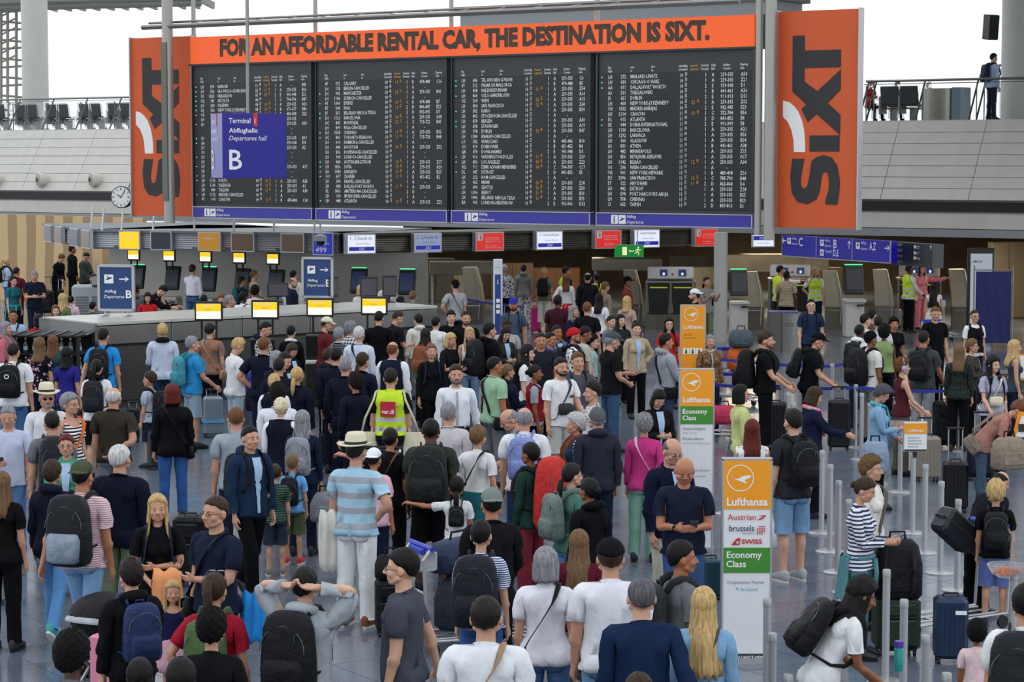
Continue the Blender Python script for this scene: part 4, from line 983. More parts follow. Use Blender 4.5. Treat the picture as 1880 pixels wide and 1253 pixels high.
ROWS = ['''LH 590 NAIROBI|1140|1030|1|A|-|B43|*
LH 506 SAO PAULO-GUARULHOS|2205|1100|1|A|259-335|B26|*
X3 4202 HERAKLION|0500|0715|2|E|941-948|E21|*
XQ 141 ANTALYA|0800||1|C|704-706|B47|*
LH 338 PALERMO|0820|1045|1|A|259-335|A13|*
SQ 026 NEW YORK-J.F.KENNEDY|0825|1000|1|B|671-677|B46|*
UA 961 NEW YORK-NEWARK|0825|1115|1|B|489-498|Z22|*
LH 204 FRANKFURT|0830|1050|1|A|259-335||
LH 122 MUENCHEN|0830|1000|1|A|259-335|A30|*
|||||-||
|||||-||
LH 046 HAMBURG|0850|1000|1|A|259-335|B10|*
AA 704 CHARLOTTE|0850|1010|2|E|959-968|D4|*
LH 110 DRESDEN|0850|1000|1|A|259-335|A2|
OS 122 WIEN-CANCELLED|0855||1|A|-||
LH 892 VILNIUS|0855||1|A|-||*
LH 252 TURIN-CANCELLED|0855||1|A|-||
LH 986 LISSABON|0900|1000|1|A|259-335|A17|*
LH 336 BOLOGNA-CANCELLED|0905||1|A|-||
LH 670 BELGRAD CANCELLED|0930||1|A|-||*
LH 1176 PORTO|0930|1015|1|A|259-335|A28|*
LH 1160 VALENCIA|0935|1100|1|A|259-335|A1|
LH 880 TALLINN|0940|1150|1|A|259-335|A34|
LH 1112 MADRID-CANCELLED|0940||1|A|-||*
4Y 010 CANCUN|0945|1145|1|B|474-488|C18|''',
'''4Y 072 CALGARY|0945|1120|1|B|474-488|C16|
LH 178 BERLIN-CANCELLED|0945||1|A|-||
LH 942 MANCHESTER|0945|1050|1|A|259-335|B41|*
LH 1186 ZUERICH-CANCELLED|0945||1|A|-||
4Y 1300 EVENES|0950|1015|1|B|474-488|B7|*
BT 244 RIGA|0950|1145|2|D|886-887|E22|
JU 351 BELGRAD NIKOLA TESLA|0950||2|D|892-895|D7|*
LH 1126 BARCELONA|0950|1040|1|A|259-335|A38|*
AC 845 MONTREAL|0955|1215|1|C|715-722|B45|
LH 890 RIGA-CANCELLED|0955||1|A|-||
LH 1558 CHISINAU|0955|1100|1|A|259-335|B32|*
AC 841 TORONTO-PEARSON|1000|1100|1|C|715-728|B48|*
LH 010 HAMBURG-CANCELLED|1000||1|A|-||
LH 440 HOUSTON|1000|1040|1|A|259-335|Z52|
LH 826 KOPENHAGE-CANCELLED|1000||1|A|-||
LH 904 LONDO3-CANCELLED|1005||1|A|-||
LH 468 AUSTIN-BERGSTROM|1005|1040|1|A|259-335|Z17|*
LH 1426 SOFIA|1005|1330|1|A|259-335|A20|*
LH 1544 SARAJEVO|1005|1040|1|A|259-335|B27|*
OU 417 ZAGREB|1005|1110|1|B|451-452|B2|*
LH 334 NEAPEL-CANCELLED|1010||1|A|-||
LH 438 DALLAS-FORT WORTH|1010|1100|1|A|259-335|Z60|
KL 1816 AMSTERDAM-CANCELLED|1015||2|D|-||
LH 100 MUENCHEN-CANCELLED|1015||1|A|-||
LH 444 ATLANTA|1015|1035|1|A|259-335|Z25|*''',
'''LH 686 TEL AVIV-BEN GURION|1015||1|A|259-335|C6|*
4Y 512 PALMA DE MALLORCA|1020||1|B|474-488|B5|*
LH 408 RALEIGH/DURHAM|1020|1130|1|A|259-335|Z54|
LH 860 OSLO-GARDERLOEN|1020||1|A|259-335|A16|*
OS 204 WIEN|1020|1235|1|A|259-335|A15|
LH 454 SAN FRANCISCO|1025|1200|1|A|259-335|Z68|
LH 582 KAIRO|1025||1|A|259-335|B54|*
LH 802 STOCKHOLM-CANCELLED|1025||1|A|-||
LH 874 BERGEN|1025||1|A|259-335|A50|*
LH 878 STAVANGER|1025||1|A|259-335|A19|*
LH 978 DUBLIN|1025|1200|1|A|259-335|B47|
LH 1384 KRAKAU-CANCELLED|1025||1|A|-||
LO 382 WARSCHAU|1025||1|B|445-446|B10|
OU 419 DUBROVNIK|1025||1|B|451-452|B4|
QR 070 DOHA-HAMAD|1025||2|E|941-948|D5|
LH 416 WASHINGTON-DULLES|1030|1100|1|A|259-335|Z69|*
LH 456 LOS ANGELES|1030|1045|1|A|259-335|Z23|*
XQ 911 IZMIR ADNAN MENDERES|1035|1400|1|C|704-707|C17|
DL 087 DETROIT|1040||2|D|841-852|E5|*
LH 232 ROM-CANCELLED|1040||1|A|-||
LH 462 MIAMI|1045|1300|1|A|259-335|Z18|
LH 490 SEATTLE|1045|1250|1|A|259-335|Z50|
LH 1306 BEIRUT|1045|1150|1|A|259-335|B30|
LH 1406 BELGRAD NIKOLA TESLA|1045|1100|1|A|259-335|B33|
BA 903 LONDON-HEATHROW|1050||2|E|903-906|D53|''',
'''LH 272 MAILAND-LINATE|1050||1|A|259-335|A54|*
LH 430 CHICAGO-O HARE|1050||1|A|259-335|Z21|*
AA 071 DALLAS-FORT WORTH|1055||2|E|959-968|D1|*
A3 531 THESSALONIKI|1055||1|B|441-461|A36|
EI 651 DUBLIN|1055||2|E|911-913|D51|
LH 400 NEW YORK-J.F.KENNEDY|1055|1200|1|A|259-335|Z62|
UX 1502 MADRID-BARAJAS|1055||2|E|982-985|E23|
DE 2114 CANCUN|1100|1300|1|C|752-784|B56|
DL 015 ATLANTA|1100||2|D|841-852|E4|*
EK 044 DUBAI-INTERNATIONAL|1100||2|E|991-999|E8|*
LH 1130 BARCELONA|1100||1|A|259-335|A21|
LH 1292 LARNACA|1100||1|A|259-335|B56|
LH 960 GLASGOW|1105||1|A|259-335|B24|
A3 831 ATHEN|1110||1|B|441-461|A38|
LH 482 MINNEAPOLIS|1110||1|A|259-335|Z15|
LH 856 REYKJAVIK-KEFLAVIK|1110||1|A|259-335|A17|
LH 1142 BILBAO|1110|1200|1|A|259-335|A34|
OS 206 WIEN-CANCELLED|1110||1|A|-||
UA 961 NEW YORK-NEWARK|1110||1|B|489-498|Z16|
DE 2096 SAN FRANCISCO|1115|1315|1|C|785-790|B48|
EY 122 ABU DHABI|1115|1145|2|D|862-868|D6|
LH 442 DETROIT|1115||1|A|259-335|Z18|
LH 594 PORT HARCOURT-ABUJA|1115||1|A|259-335|B25|
LH 758 CHENNAI|1115||1|A|259-335|B23|
CI 062 TAIPEH|1120||2|D|807-813|E6|''']
PXB = [(358, 577), (584, 825), (833, 1088), (1099, 1386)]
def colt(lines, s, z, sx, sy, mat, parent, align='LEFT', name='lettering', shear=0, d=.075):
    c = bpy.data.curves.new(name, 'FONT'); c.body = '\n'.join(lines); c.align_x = align; c.offset = .012; c.resolution_u = 1; c.shear = shear; c.materials.append(mat)
    o = bpy.data.objects.new(name, c); COL.objects.link(o); o.parent = parent; o.matrix_local = T((s, -d, z)) @ Rx(90) @ S3(sx, sy, 1); return o
BORD = ['leftmost', 'second from left', 'third from left', 'rightmost']
for k, (a, b2) in enumerate(PXB):
    sA, sB = Bpx(a, 300)[0], Bpx(b2, 300)[0]; W_ = sB - sA; H_ = BRD_Z1 - BRD_Z0
    e = empty('flight_board', Bm(sA, 0, 0)); tag(e, '%s of the four black flight boards, under the orange strip' % BORD[k], 'flight board', 'black split-flap flight boards')
    m = MB(); m.box((W_ / 2, .12, (BRD_Z0 + BRD_Z1) / 2), (W_, .34, H_)); obj('casing', m, board_mat, e)
    m = MB(); m.box((W_ / 2, -.055, BRD_Z0 + H_ * .445), (W_ * .985, .02, H_ * .845)); obj('flap_field', m, FLAP, e)
    m = MB(); m.box((.014, -.07, (BRD_Z0 + BRD_Z1) / 2), (.028, .06, H_)); m.box((W_ - .014, -.07, (BRD_Z0 + BRD_Z1) / 2), (.028, .06, H_)); m.box((W_ / 2, -.07, BRD_Z1 - .015), (W_, .06, .03)); obj('frame', m, flat('board_frame', '3a3d40', .4, .4), e)
    m = MB(); m.box((W_ / 2, .06, 3.275), (W_, .30, .26)); st = obj('blue_strip', m, flat('strip_violet', '3b35a0', .4), e)
    m = MB()
    for z in (3.14, 3.41): m.box((W_ / 2, -.095, z), (W_, .03, .018))
    for x in (.01, W_ - .01): m.box((x, -.095, 3.275), (.02, .03, .27))
    obj('strip_frame', m, ALU, e)
    m = MB(); x0 = W_ * .10
    m.box((x0 + .09, -.096, 3.275), (.17, .01, .19)); m.box((x0 + .285, -.096, 3.275), (.17, .01, .19)); ic = obj('pictogram', m, WHITE, st)
    text('i', T((x0 + .065, -.105, 3.20)), None, .15, flat('icon_blue', '2e2a86', .5), ic, .02)
    m = MB(); m.add([(x0 + .22, -.104, 3.25), (x0 + .25, -.104, 3.24), (x0 + .35, -.104, 3.29), (x0 + .35, -.104, 3.305), (x0 + .31, -.104, 3.30), (x0 + .25, -.104, 3.33), (x0 + .27, -.104, 3.285), (x0 + .24, -.104, 3.27)], [tuple(range(8))]); obj('plane_mark', m, flat('icon_blue', '2e2a86', .5), ic)
    text('Abflug', T((x0 + .40, -.104, 3.29)), None, .085, WHITE, st, .01); text('Departures', T((x0 + .40, -.104, 3.17)), None, .085, WHITE, st, .0, italic=.3)
    rows = [r.split('|') for r in ROWS[k].split('\n')]; p = H_ * .0330; zt = BRD_Z1 - H_ * .156 - p * .33; kx = W_ / 3.8
    cs = []
    for r in rows:
        w = r[0].split(' ', 2) + ['', '', '']; cs.append((w[0], w[1], w[2]) + tuple(r[1:]))
    X = lambda f: W_ * f
    colt([c[0] for c in cs], X(.074), zt, .085 * kx, p, FL_W, e)
    colt([c[1] for c in cs], X(.192), zt, .09 * kx, p, FL_W, e, 'RIGHT'); colt([c[2] for c in cs], X(.22), zt, .083 * kx, p, FL_W, e)
    for col_, fx, mt in ((3, .537, FL_W), (4, .613, FL_O)):
        colt([c[col_][:2] for c in cs], X(fx), zt, .09 * kx, p, mt, e); colt([c[col_][2:] for c in cs], X(fx + .034), zt + p * .25, .055 * kx, p, mt, e)
    colt([c[5] for c in cs], X(.697), zt, .09 * kx, p, FL_W, e); colt([c[6] for c in cs], X(.74), zt, .09 * kx, p, FL_W, e)
    colt([c[7] for c in cs], X(.835), zt, .09 * kx, p, FL_W, e, 'CENTER'); colt([c[8] for c in cs], X(.92), zt, .09 * kx, p, FL_W, e)
    for wd, fx, mt in (('Flug\nFlight', .072, FL_W), ('nach\nto', .22, FL_W), ('über\nvia', .355, FL_W), ('planmäßig\nscheduled', .532, FL_W), ('erwartet\nestimated', .603, FL_O), ('Terminal\nTerminal', .671, FL_W), ('Halle\nHall', .737, FL_W), ('Schalter\nCounter', .81, FL_W), ('Flugsteig\nGate', .915, FL_W)):
        colt(wd.split('\n'), X(fx), BRD_Z1 - H_ * .105, .052 * kx, .075, mt, e)
    sl_ = shared('status_light', lambda: MB().box((0, 0, 0), (.022, .012, .022)).mesh('status_light', [GREEN]))
    for i, c in enumerate(cs):
        if c[9:] and c[9] == '*': link('status_light', sl_, e, T((X(.032), -.072, zt + p * .3 - i * p)))
sL, sR = Bpx(357, 300)[0], Bpx(1386, 300)[0]
e = empty('advertising_strip', Bm(sL, 0, 0)); tag(e, 'long orange strip of large lettering across the top of the flight boards', 'banner')
m = MB(); m.box(((sR - sL) / 2, .1, (HD0 + HD1) / 2), (sR - sL, .4, HD1 - HD0)); obj('light_box', m, ORG, e)
m = MB(); m.box(((sR - sL) / 2, .1, HD0 - .02), (sR - sL + .1, .46, .04)); m.box(((sR - sL) + .12, .12, (HD0 + HD1) / 2), (.22, .34, HD1 - HD0)); obj('casing', m, board_mat, e)
a = Bpx(411, 300)[0] - sL; b_ = Bpx(1306, 300)[0] - sL
text('FOR AN AFFORDABLE RENTAL CAR, THE DESTINATION IS SIXT.', T((a, -.108, 6.985)), b_ - a, .53, flat('print_brown', '4a3a30', .6), e, .06)
# side banners with the rotated wordmark; coordinates read off the right-hand one
WM = dict(tx=[(162, 196), (227, 196), (228, 278), (425, 278), (425, 373), (228, 373), (228, 447), (300, 500), (425, 385), (425, 495), (357, 565), (425, 630), (425, 740), (297, 625), (248, 668), (213, 597), (240, 572), (162, 500)],
    i=[(260, 741), (422, 741), (422, 829), (260, 829)], sw=[(111, 548), (145, 558), (172, 580), (197, 612), (217, 660), (229, 710), (235, 770), (236, 832), (175, 832), (171, 765), (160, 712), (140, 668), (111, 637)],
    s=[(350, 1118), (352, 1085), (366, 1040), (368, 990), (362, 950), (347, 938), (332, 950), (325, 985), (318, 1045), (300, 1092), (250, 1118), (195, 1105), (165, 1058), (155, 965), (165, 868), (232, 868), (221, 930), (213, 980), (216, 1020), (233, 1033), (250, 1018), (262, 955), (272, 880), (300, 858), (340, 848), (382, 862), (412, 905), (427, 990), (424, 1050), (415, 1118)])
for nm, (p0, p1), lab, dd in (('l', (243, 356), 'tall orange banner with rotated black lettering left of the flight boards', 0), ('r', (1426, 1577), 'tall orange banner with rotated black lettering right of the flight boards', 0)):
    sA, sB = Bpx(p0, 300)[0], Bpx(p1, 300)[0]; W_ = sB - sA; z0, z1 = 3.16, 7.62
    e = obj('side_banner', MB().box((W_ / 2, .06, (z0 + z1) / 2), (W_, .12, z1 - z0)), ORANGE, None, Bm(sA, 0, 0)); tag(e, lab, 'banner', 'orange side banners')
    def uv(p): return ((p[0] - 78) / 450 * W_, z1 - (p[1] - 62) / 1186 * (z1 - z0))
    for k_, mt in (('tx', INK), ('i', INK), ('s', INK), ('sw', WHITE)):
        m = MB(); pts = [uv(p) for p in WM[k_]]; m.poly([(x, -.012, z) for x, z in pts], .01); obj('letter' if k_ != 'sw' else 'white_stroke', m, mt, e)
    m = MB()
    for x in (.0, W_): m.box((x, .03, (z0 + z1) / 2), (.03, .2, z1 - z0 + .04))
    obj('frame', m, ALU, e)
# steel masts, rails over the board
def mast(px, w, d, zb, zt_, label, led=None):
    s = Bpx(px, 200, d)[0]; b = MB(); r = w / 2; b.rings([(0, 0, zb, r, r), (0, 0, zt_, r, r)], 16); o = obj('mast', b, flat('mast_alu', 'a8a69e', .4, .45), None, Bm(s, d, 0), auto=40); tag(o, label, 'post', 'steel masts of the flight board')
    if led: m = MB(); m.box((0, -r * .9, (led[0] + led[1]) / 2), (.17, .06, led[1] - led[0])); obj('light_strip', m, flat('led_grid', '6c6c64', .5, 0, .4, 90), o)
    return o
mast(309, .27, .45, 3.0, 12, 'thick steel mast with a dark strip in front of the left orange banner', (3.55, 7.45))
mast(357, .11, -.18, 3.1, 12, 'thin steel mast between left orange banner and first flight board')
mast(580, .10, -.18, 3.1, 12, 'steel mast between first and second flight boards'); mast(829, .10, -.18, 3.1, 12, 'steel mast between second and third flight boards')
mast(1096, .12, -.18, 3.1, 12, 'steel mast between third and fourth flight boards'); mast(1393, .15, .25, 3.0, 12, 'steel mast at the right end of the fourth flight board')
mast(1414, .24, .25, 2.9, 12, 'thick steel mast beside the right orange banner')
rb = MB(); z_ = onB(350, 46, .5)[1]
for d, z, r in ((.5, z_, .05), (.25, z_ + .11, .03), (.5, z_ - .05, .02)): rb.tube([(-1.2, -d, z), (15.6, -d, z)], r, 8)
for k in range(0, 16): rb.tube([(k - .8, -.5, z_), (k - .4, -.25, z_ + .11)], .012, 4)
tag(obj('truss_rail', rb, STEEL, None, BF), 'grey pipe rail running above the orange strip', 'rail')
# structure glimpsed above: duct, roof edge, lattice
m = MB(); sa_, za_ = onB(845, 12, -12); sb2, zb_ = onB(1425, 12, -12); Bbox(m, sa_, sb2, -12, -13.5, onB(1000, 38, -12)[1] - .1, onB(1000, 20, -12)[1]); struct(obj('trim_2', m, flat('duct_grey', '8b9496', .5), None, BF))
m = MB(); Bbox(m, sa_ - .2, sb2 + .2, -11.95, -13.6, onB(1000, 20, -12)[1], onB(1000, 6, -12)[1]); struct(obj('trim_3', m, flat('duct_dark', '5a5f60', .5), None, BF))
rf = empty('roof_truss', Matrix()); rf['kind'] = 'structure'
m = MB(); 
for k in range(16): p = atY(-30 + k * 27, 9 - k * .5, 98); m.box((p.x, p.y, p.z), (.12, 6, .3))
for py in (3, 13): 
    m.tube([atY(-40, py + 4, 95), atY(370, py - 6, 95)], .10, 6)
obj('chord', m, flat('truss_grey', '6f706c', .6), rf)
lt = MB()
for x in (2, 14, 30, 44): lt.tube([atY(x, 20, 97), atY(x, 232, 97)], .07, 6)
for k in range(12):
    y0 = 22 + k * 17; lt.tube([atY(0, y0, 97), atY(46, y0 + (4 if k % 2 else -3), 97)], .05, 5)
    if k < 6: lt.tube([atY(2, y0 + 8, 97), atY(30, y0 - 6, 97)], .04, 5)
tag(obj('lattice_tower', lt, flat('lattice_steel', '8f8d82', .6), None), 'pale steel lattice tower at the far upper left, beside the white pillar', 'lattice tower')
# gallery railing
def railing(pxs, handy, label, px0, px1):
    e = empty('gallery_railing', BF); tag(e, label, 'railing')
    sA, sB = onB(px0, 200, GD)[0], onB(px1, 200, GD)[0]; zt_ = GZ + 1.1
    m = MB(); m.tube([(sA, -(GD - .62), zt_), (sB, -(GD - .62), zt_)], .035, 8); m.tube([(sA, -(GD - .5), zt_ - .09), (sB, -(GD - .5), zt_ - .09)], .012, 6); obj('handrail', m, STEEL, e)
    for px in pxs:
        s = onB(px, 220, GD)[0]; m = MB(); m.tube([(s, -(GD - .02), GZ), (s, -(GD - .64), zt_)], .028, 6, .7); m.tube([(s + .18, -(GD - .1), GZ), (s + .18, -(GD - .1), GZ + .95)], .018, 6); obj('post', m, DSTEEL, e)
    xs = [onB(p, 220, GD)[0] for p in pxs]
    for a, b in zip(xs[:-1], xs[1:]):
        m = MB(); m.add([(a + .05, -(GD - .06), GZ + .05), (b - .05, -(GD - .06), GZ + .05), (b - .05, -(GD - .52), zt_ - .1), (a + .05, -(GD - .52), zt_ - .1)], [(0, 1, 2, 3)]); obj('glass_pane', m, GLASS, e)
gm, gt, gb = nodes_mat('railing_glass', .05, 0, (.9, .97, .95, 1)); gb.inputs['Transmission Weight'].default_value = 1.0; gb.inputs['IOR'].default_value = 1.02; gb.inputs['Alpha'].default_value = .55; GLASS = gm
railing([-48, 14, 76, 138, 200, 262], 182, 'steel and glass railing on the left gallery, above the round speakers', -60, 262)
railing([1576, 1590, 1680, 1778, 1792, 1890], 142, 'steel and glass railing on the right gallery', 1572, 1900)
# gallery furniture
def benches(pts, lab, d=-18.2, n=3):
    for k, (px, seats) in enumerate(pts):
        s = onB(px, 200, d)[0]; e = empty('seat_bench', Bm(s, d, GZ) ); tag(e, lab[k], 'bench', 'gallery seat benches')
        for i in range(seats):
            m = MB(); m.box((0, 0, 0), (.54, .06, .52), Rx(10), .02); obj('seat_back', m, flat('seat_dark', '3a3d40', .5), e, T((i * .6, -.1, .72)))
            m = MB(); m.box((0, 0, 0), (.54, .5, .06), None, .02); obj('seat', m, flat('seat_dark', '3a3d40', .5), e, T((i * .6, .2, .44)))
            m = MB(); m.box((i * .6 - .3, .12, .45), (.03, .5, .5)); obj('arm_panel', m, flat('seat_light', '9a9d9c', .5), e)
        m = MB(); m.box(((seats - 1) * .3, .2, .36), (seats * .6, .06, .06)); m.box((0, .2, .18), (.05, .4, .36)); m.box(((seats - 1) * .6, .2, .18), (.05, .4, .36)); obj('frame', m, STEEL, e)
benches([(-14, 2), (44, 2), (101, 2), (160, 2), (213, 2)], ['row of grey seats at the far left end of the left gallery', 'row of grey seats second from the left on the left gallery', 'row of grey seats in the middle of the left gallery', 'row of grey seats second from the orange banner on the left gallery', 'row of grey seats nearest the orange banner on the left gallery'])
benches([(1636, 1), (1672, 1)], ['dark seat with its back to the railing on the right gallery', 'dark seat beside the metal desk on the right gallery'], -16.6)
s = onB(1694, 200, -16.4)[0]; e = empty('steel_desk', Bm(s, -16.4, GZ)); tag(e, 'curved stainless steel desk behind the right gallery railing', 'desk')
m = MB(); m.rings([(.55, -.1, 0, .5, .32), (.55, -.1, .88, .5, .32)], 24, pw=.8); obj('body', m, flat('desk_steel', '8f9088', .3, .8, .2, 3, (1, 1, .02)), e, auto=40); m = MB(); m.box((1.16, -.05, .45), (.26, .7, .9)); obj('side_panel', m, flat('desk_blue', '6d7f8c', .4), e)
s = onB(1819, 50, -17)[0]; z = onB(1819, 50, -17)[1]; e = empty('loudspeaker', Bm(s, -17, z) @ Rz(55)); tag(e, 'black loudspeaker mounted high beside the right pillar', 'loudspeaker')
m = MB(); m.box((0, 0, 0), (.30, .34, .68), Rx(6), .01); obj('cabinet', m, BLACK, e); m = MB(); m.box((0, -.19, 0), (.26, .02, .62), Rx(6)); obj('grille', m, DARK, e); m = MB(); m.tube([(0, .1, 0), (.3, .5, .1)], .03, 6); obj('bracket', m, STEEL, e)
# round speakers on the gallery front, clock
for px, lab in ((75, 'round white speaker on the left gallery front, middle one'), (172, 'round white speaker on the left gallery front nearest the clock'), (-9, 'round white speaker cut off by the left edge of the photo')):
    v = .86; d, z = prof(v); s = onB(px, 330, d + .2)[0]; z = onB(px, 330, d + .25)[1]
    e = empty('round_speaker', Bm(s, d + .05, z) @ Rz(-20)); tag(e, lab, 'speaker', 'round gallery speakers')
    m = MB(); m.rings([(0, 0, -.25, .14, .16), (0, 0, 0, .20, .22), (0, 0, .20, .24, .25), (0, 0, .23, .22, .23)], 24, Rx(90)); obj('housing', m, flat('speaker_white', 'c9c6bc', .4), e, smooth=False, auto=40)
    m = MB(); m.rings([(0, 0, .232, .20, .21), (0, 0, .26, .13, .13), (0, 0, .27, .11, .11)], 24, Rx(90)); obj('cone', m, flat('speaker_ring', 'a5a299', .5), e, auto=40)
    m = MB(); m.rings([(0, 0, .27, .09, .09), (0, 0, .285, .05, .05)], 16, Rx(90)); obj('dust_cap', m, BLACK, e)
P_ = atY(224, 362, 60); e = empty('clock', T(P_) @ Rz(-14)); tag(e, 'round station clock with dark blue rim beside the left orange banner', 'clock')
m = MB(); m.rings([(0, 0, -.12, .285, .285), (0, 0, .05, .29, .29), (0, 0, .065, .275, .275)], 32, Rx(90)); obj('rim', m, flat('clock_blue', '23264a', .35), e, auto=40)
m = MB(); m.rings([(0, 0, .06, .265, .265), (0, 0, .07, .262, .262)], 32, Rx(90)); fc = obj('dial', m, WHITE, e)
for h in range(12): m = MB(); m.box((0, -.074, .215), (.014 if h % 3 else .026, .004, .05)); obj('hour_mark', m, INK, fc, Ry(h * 30))
for nm, ang, L, w in (('hour_hand', -55, .14, .022), ('minute_hand', 35, .22, .015)): m = MB(); m.box((0, -.08, L / 2 - .02), (w, .006, L)); obj(nm, m, INK, e, Ry(ang))
# hanging blue cube sign
P_ = atY(456, 268, 45); m0 = T(P_) @ Rz(17.4); a = 1.255 / 2
e = obj('hanging_sign', MB().box((0, 0, 0), (2 * a, 2 * a, 1.255), None, .006), glow('sign_blue', '1c12b8', .35), None, m0); tag(e, 'blue four-sided hall B sign hanging on a pole before the first flight board', 'sign')
m = MB(); m.tube([(0, 0, .62), (0, 0, 8)], .036, 10); obj('pole', m, STEEL, e)
RED = flat('sign_red', 'e2341f', .5)
for face in (0, -90):
    fm = Rz(face); x0 = -a + .13
    m = MB(); m.box((x0 + .52, -a - .004, .50), (.075, .006, .25)); rp = obj('red_tab', m, RED, e, fm)
    text('Terminal', fm @ T((x0, -a - .008, .43)), .42, .10, WHITE, e, .008); text('1', fm @ T((x0 + .50, -a - .012, .43)), None, .09, WHITE, e, .01)
    text('Abflughalle', fm @ T((x0, -a - .008, .22)), .56, .12, WHITE, e, .012); text('Departures hall', fm @ T((x0, -a - .008, .07)), .74, .12, WHITE, e, 0, italic=.25)
    text('B', fm @ T((x0, -a - .008, -.46)), .25, .38, WHITE, e, .01)

# ================================================================== COUNTERS, KIOSKS, SIGNS
def yaw_between(p0, p1): return math.degrees(math.atan2((p1 - p0).y, (p1 - p0).x))
SCR_Y = glow('screen_yellow', 'f5c400', 1.15); SCR_W = glow('screen_white', 'fbf6d8', 1.25); SCR_B = glow('screen_sas', 'b9c4ee', .9); SCR_BL = glow('screen_blue', '1d22b0', .7)
SCR_D = glow('screen_dim', '27303a', .5); SCR_R = glow('screen_red', 'e0261c', .8); SCR_AM = glow('screen_amber', 'c98f1c', .6); SCR_BR = glow('screen_brown', '5f4a33', .5); GLOWG = glow('kiosk_green', '3fe08a', 2.0)
# ---- canopy with louvres over the kiosks
CZ0, CZ1 = 2.22, 2.72
def canopy(name, pts, mat, slatmat, nsl, label):
    e = empty(name, Matrix()); tag(e, label, 'canopy'); segs = []
    for k in range(len(pts) - 1):
        p0, p1 = pts[k], pts[k + 1]; L = (p1 - p0).length; Mx = T(p0) @ Rz(yaw_between(p0, p1)); segs.append((Mx, L))
        b = MB(); b.box((L / 2, .38, (CZ0 + CZ1) / 2), (L, .5, CZ1 - CZ0)); dp = 5.2 if name[0] == 'l' else 1.7; b.box((L / 2, dp / 2, CZ1 - .02), (L + .1, dp, .06)); obj('casing', b, mat, e, Mx)  # left canopy's top sheet carried far back, added to shade the kiosk wall
        b = MB()
        for i in range(nsl):
            z = CZ0 + .03 + (CZ1 - CZ0 - .06) * (i + .5) / nsl; b.box((L / 2, .10, z), (L - .04, .07, (CZ1 - CZ0) / nsl * .7), T((0, .1, z)) @ Rx(-28) @ T((0, -.1, -z)))
        o = obj('louvres', b, slatmat, e, Mx); o['kind'] = 'stuff'
    return e, segs
LOUV_W = flat('louvre_white', 'aeb4ba', .4, .3); LOUV_D = flat('louvre_bronze', '6a675c', .35, .7)
cp = [ground(78, 66.5), ground(166, 60.5), ground(618, 57.4)]
canA, segA = canopy('louvred_canopy', cp, flat('canopy_grey', '6e7377', .5, .3), LOUV_W, 8, 'pale louvred canopy with airline screens above the left kiosks')
cq = [ground(640, 57.2), ground(1310, 62.4)]
canB, segB = canopy('bronze_canopy', cq, flat('canopy_dark', '45433d', .5, .3), LOUV_D, 8, 'dark bronze louvred canopy with airline screens above the middle counters')
for px in (163, 183, 219, 277, 353, 426, 500, 575):
    s, z = onB(px, 410, GD + 2.0); 
    p = ground(px, 59 if px > 170 else 62); b = MB(); b.tube([(0, 0, CZ1), (0, 0.3, 3.3)], .03, 6); obj('hanger', b, ALU, canA, T(p + Vector((0, .3, 0))))
def on_seg(px, segs):
    for Mx, L in segs:
        o = Mx.translation; d = Mx.to_3x3() @ Vector((1, 0, 0)); r = ray(px, 400); det = r.x * (-d.y) + d.x * r.y
        t = (o.x * (-d.y) + d.x * o.y) / det; p = Vector((r.x * t, r.y * t, 0)); s = (p - Vector((o.x, o.y, 0))).dot(d)
        if -.2 <= s <= L + .2: return Mx, s
def can_screen(px0, px1, segs, parent, smat, name='screen', z0=None, z1=None, frame=None, deep=.0):
    z0 = z0 or CZ0 + .03; z1 = z1 or CZ1 - .03
    Mx, a = on_seg((px0 + px1) / 2, segs); _, a0 = on_seg(px0, segs); _, a1 = on_seg(px1, segs); w = abs(a1 - a0)
    X_ = Mx @ T((a, -.02 - deep, 0)); b = MB(); b.box((0, 0, (z0 + z1) / 2), (w + .06, .10 + deep, z1 - z0 + .05)); o = obj(name, b, frame or ALU, parent, X_)
    b = MB(); b.box((0, -.055 - deep / 2, (z0 + z1) / 2), (w, .01, z1 - z0)); f = obj('display', b, smat, o)
    return o, w, z0, z1, -.063 - deep / 2
for px0, px1, mt, kd in ((85, 98, SCR_D, ''), (104, 117, SCR_BR, ''), (132, 147, SCR_D, ''), (153, 168, SCR_BR, ''), (222, 257, SCR_Y, 'L'), (280, 315, SCR_D, ''), (367, 405, SCR_AM, 'L'), (428, 466, SCR_BR, 'L'), (519, 558, SCR_BR, 'L')):
    o, w, z0, z1, y = can_screen(px0, px1, segA, canA, mt)
    if kd: text('Lufthansa', T((-w * .25, y, z1 - .16)), w * .55, .06, WHITE if mt in (SCR_Y, SCR_AM) else flat('dim_print', '7a7a90'), o, .01)
for px, t_ in ((215, '468'), (359, '466'), (420, '465'), (512, '464')):
    Mx, a = on_seg(px, segA); text(t_, Mx @ T((a - .1, -.02, CZ0 + .04)), .20, .08, INK, canA, .02)
o, w, z0, z1, y = can_screen(578, 612, segA, canA, SCR_BL, 'number_sign', 2.2, 2.72)
text('Schalter\nCounter', T((-w * .4, y, z1 - .12)), w * .4, .08, WHITE, o); text('428-\n499', T((-w * .4, y, z0 + .04)), w * .75, .32, WHITE, o, .02)
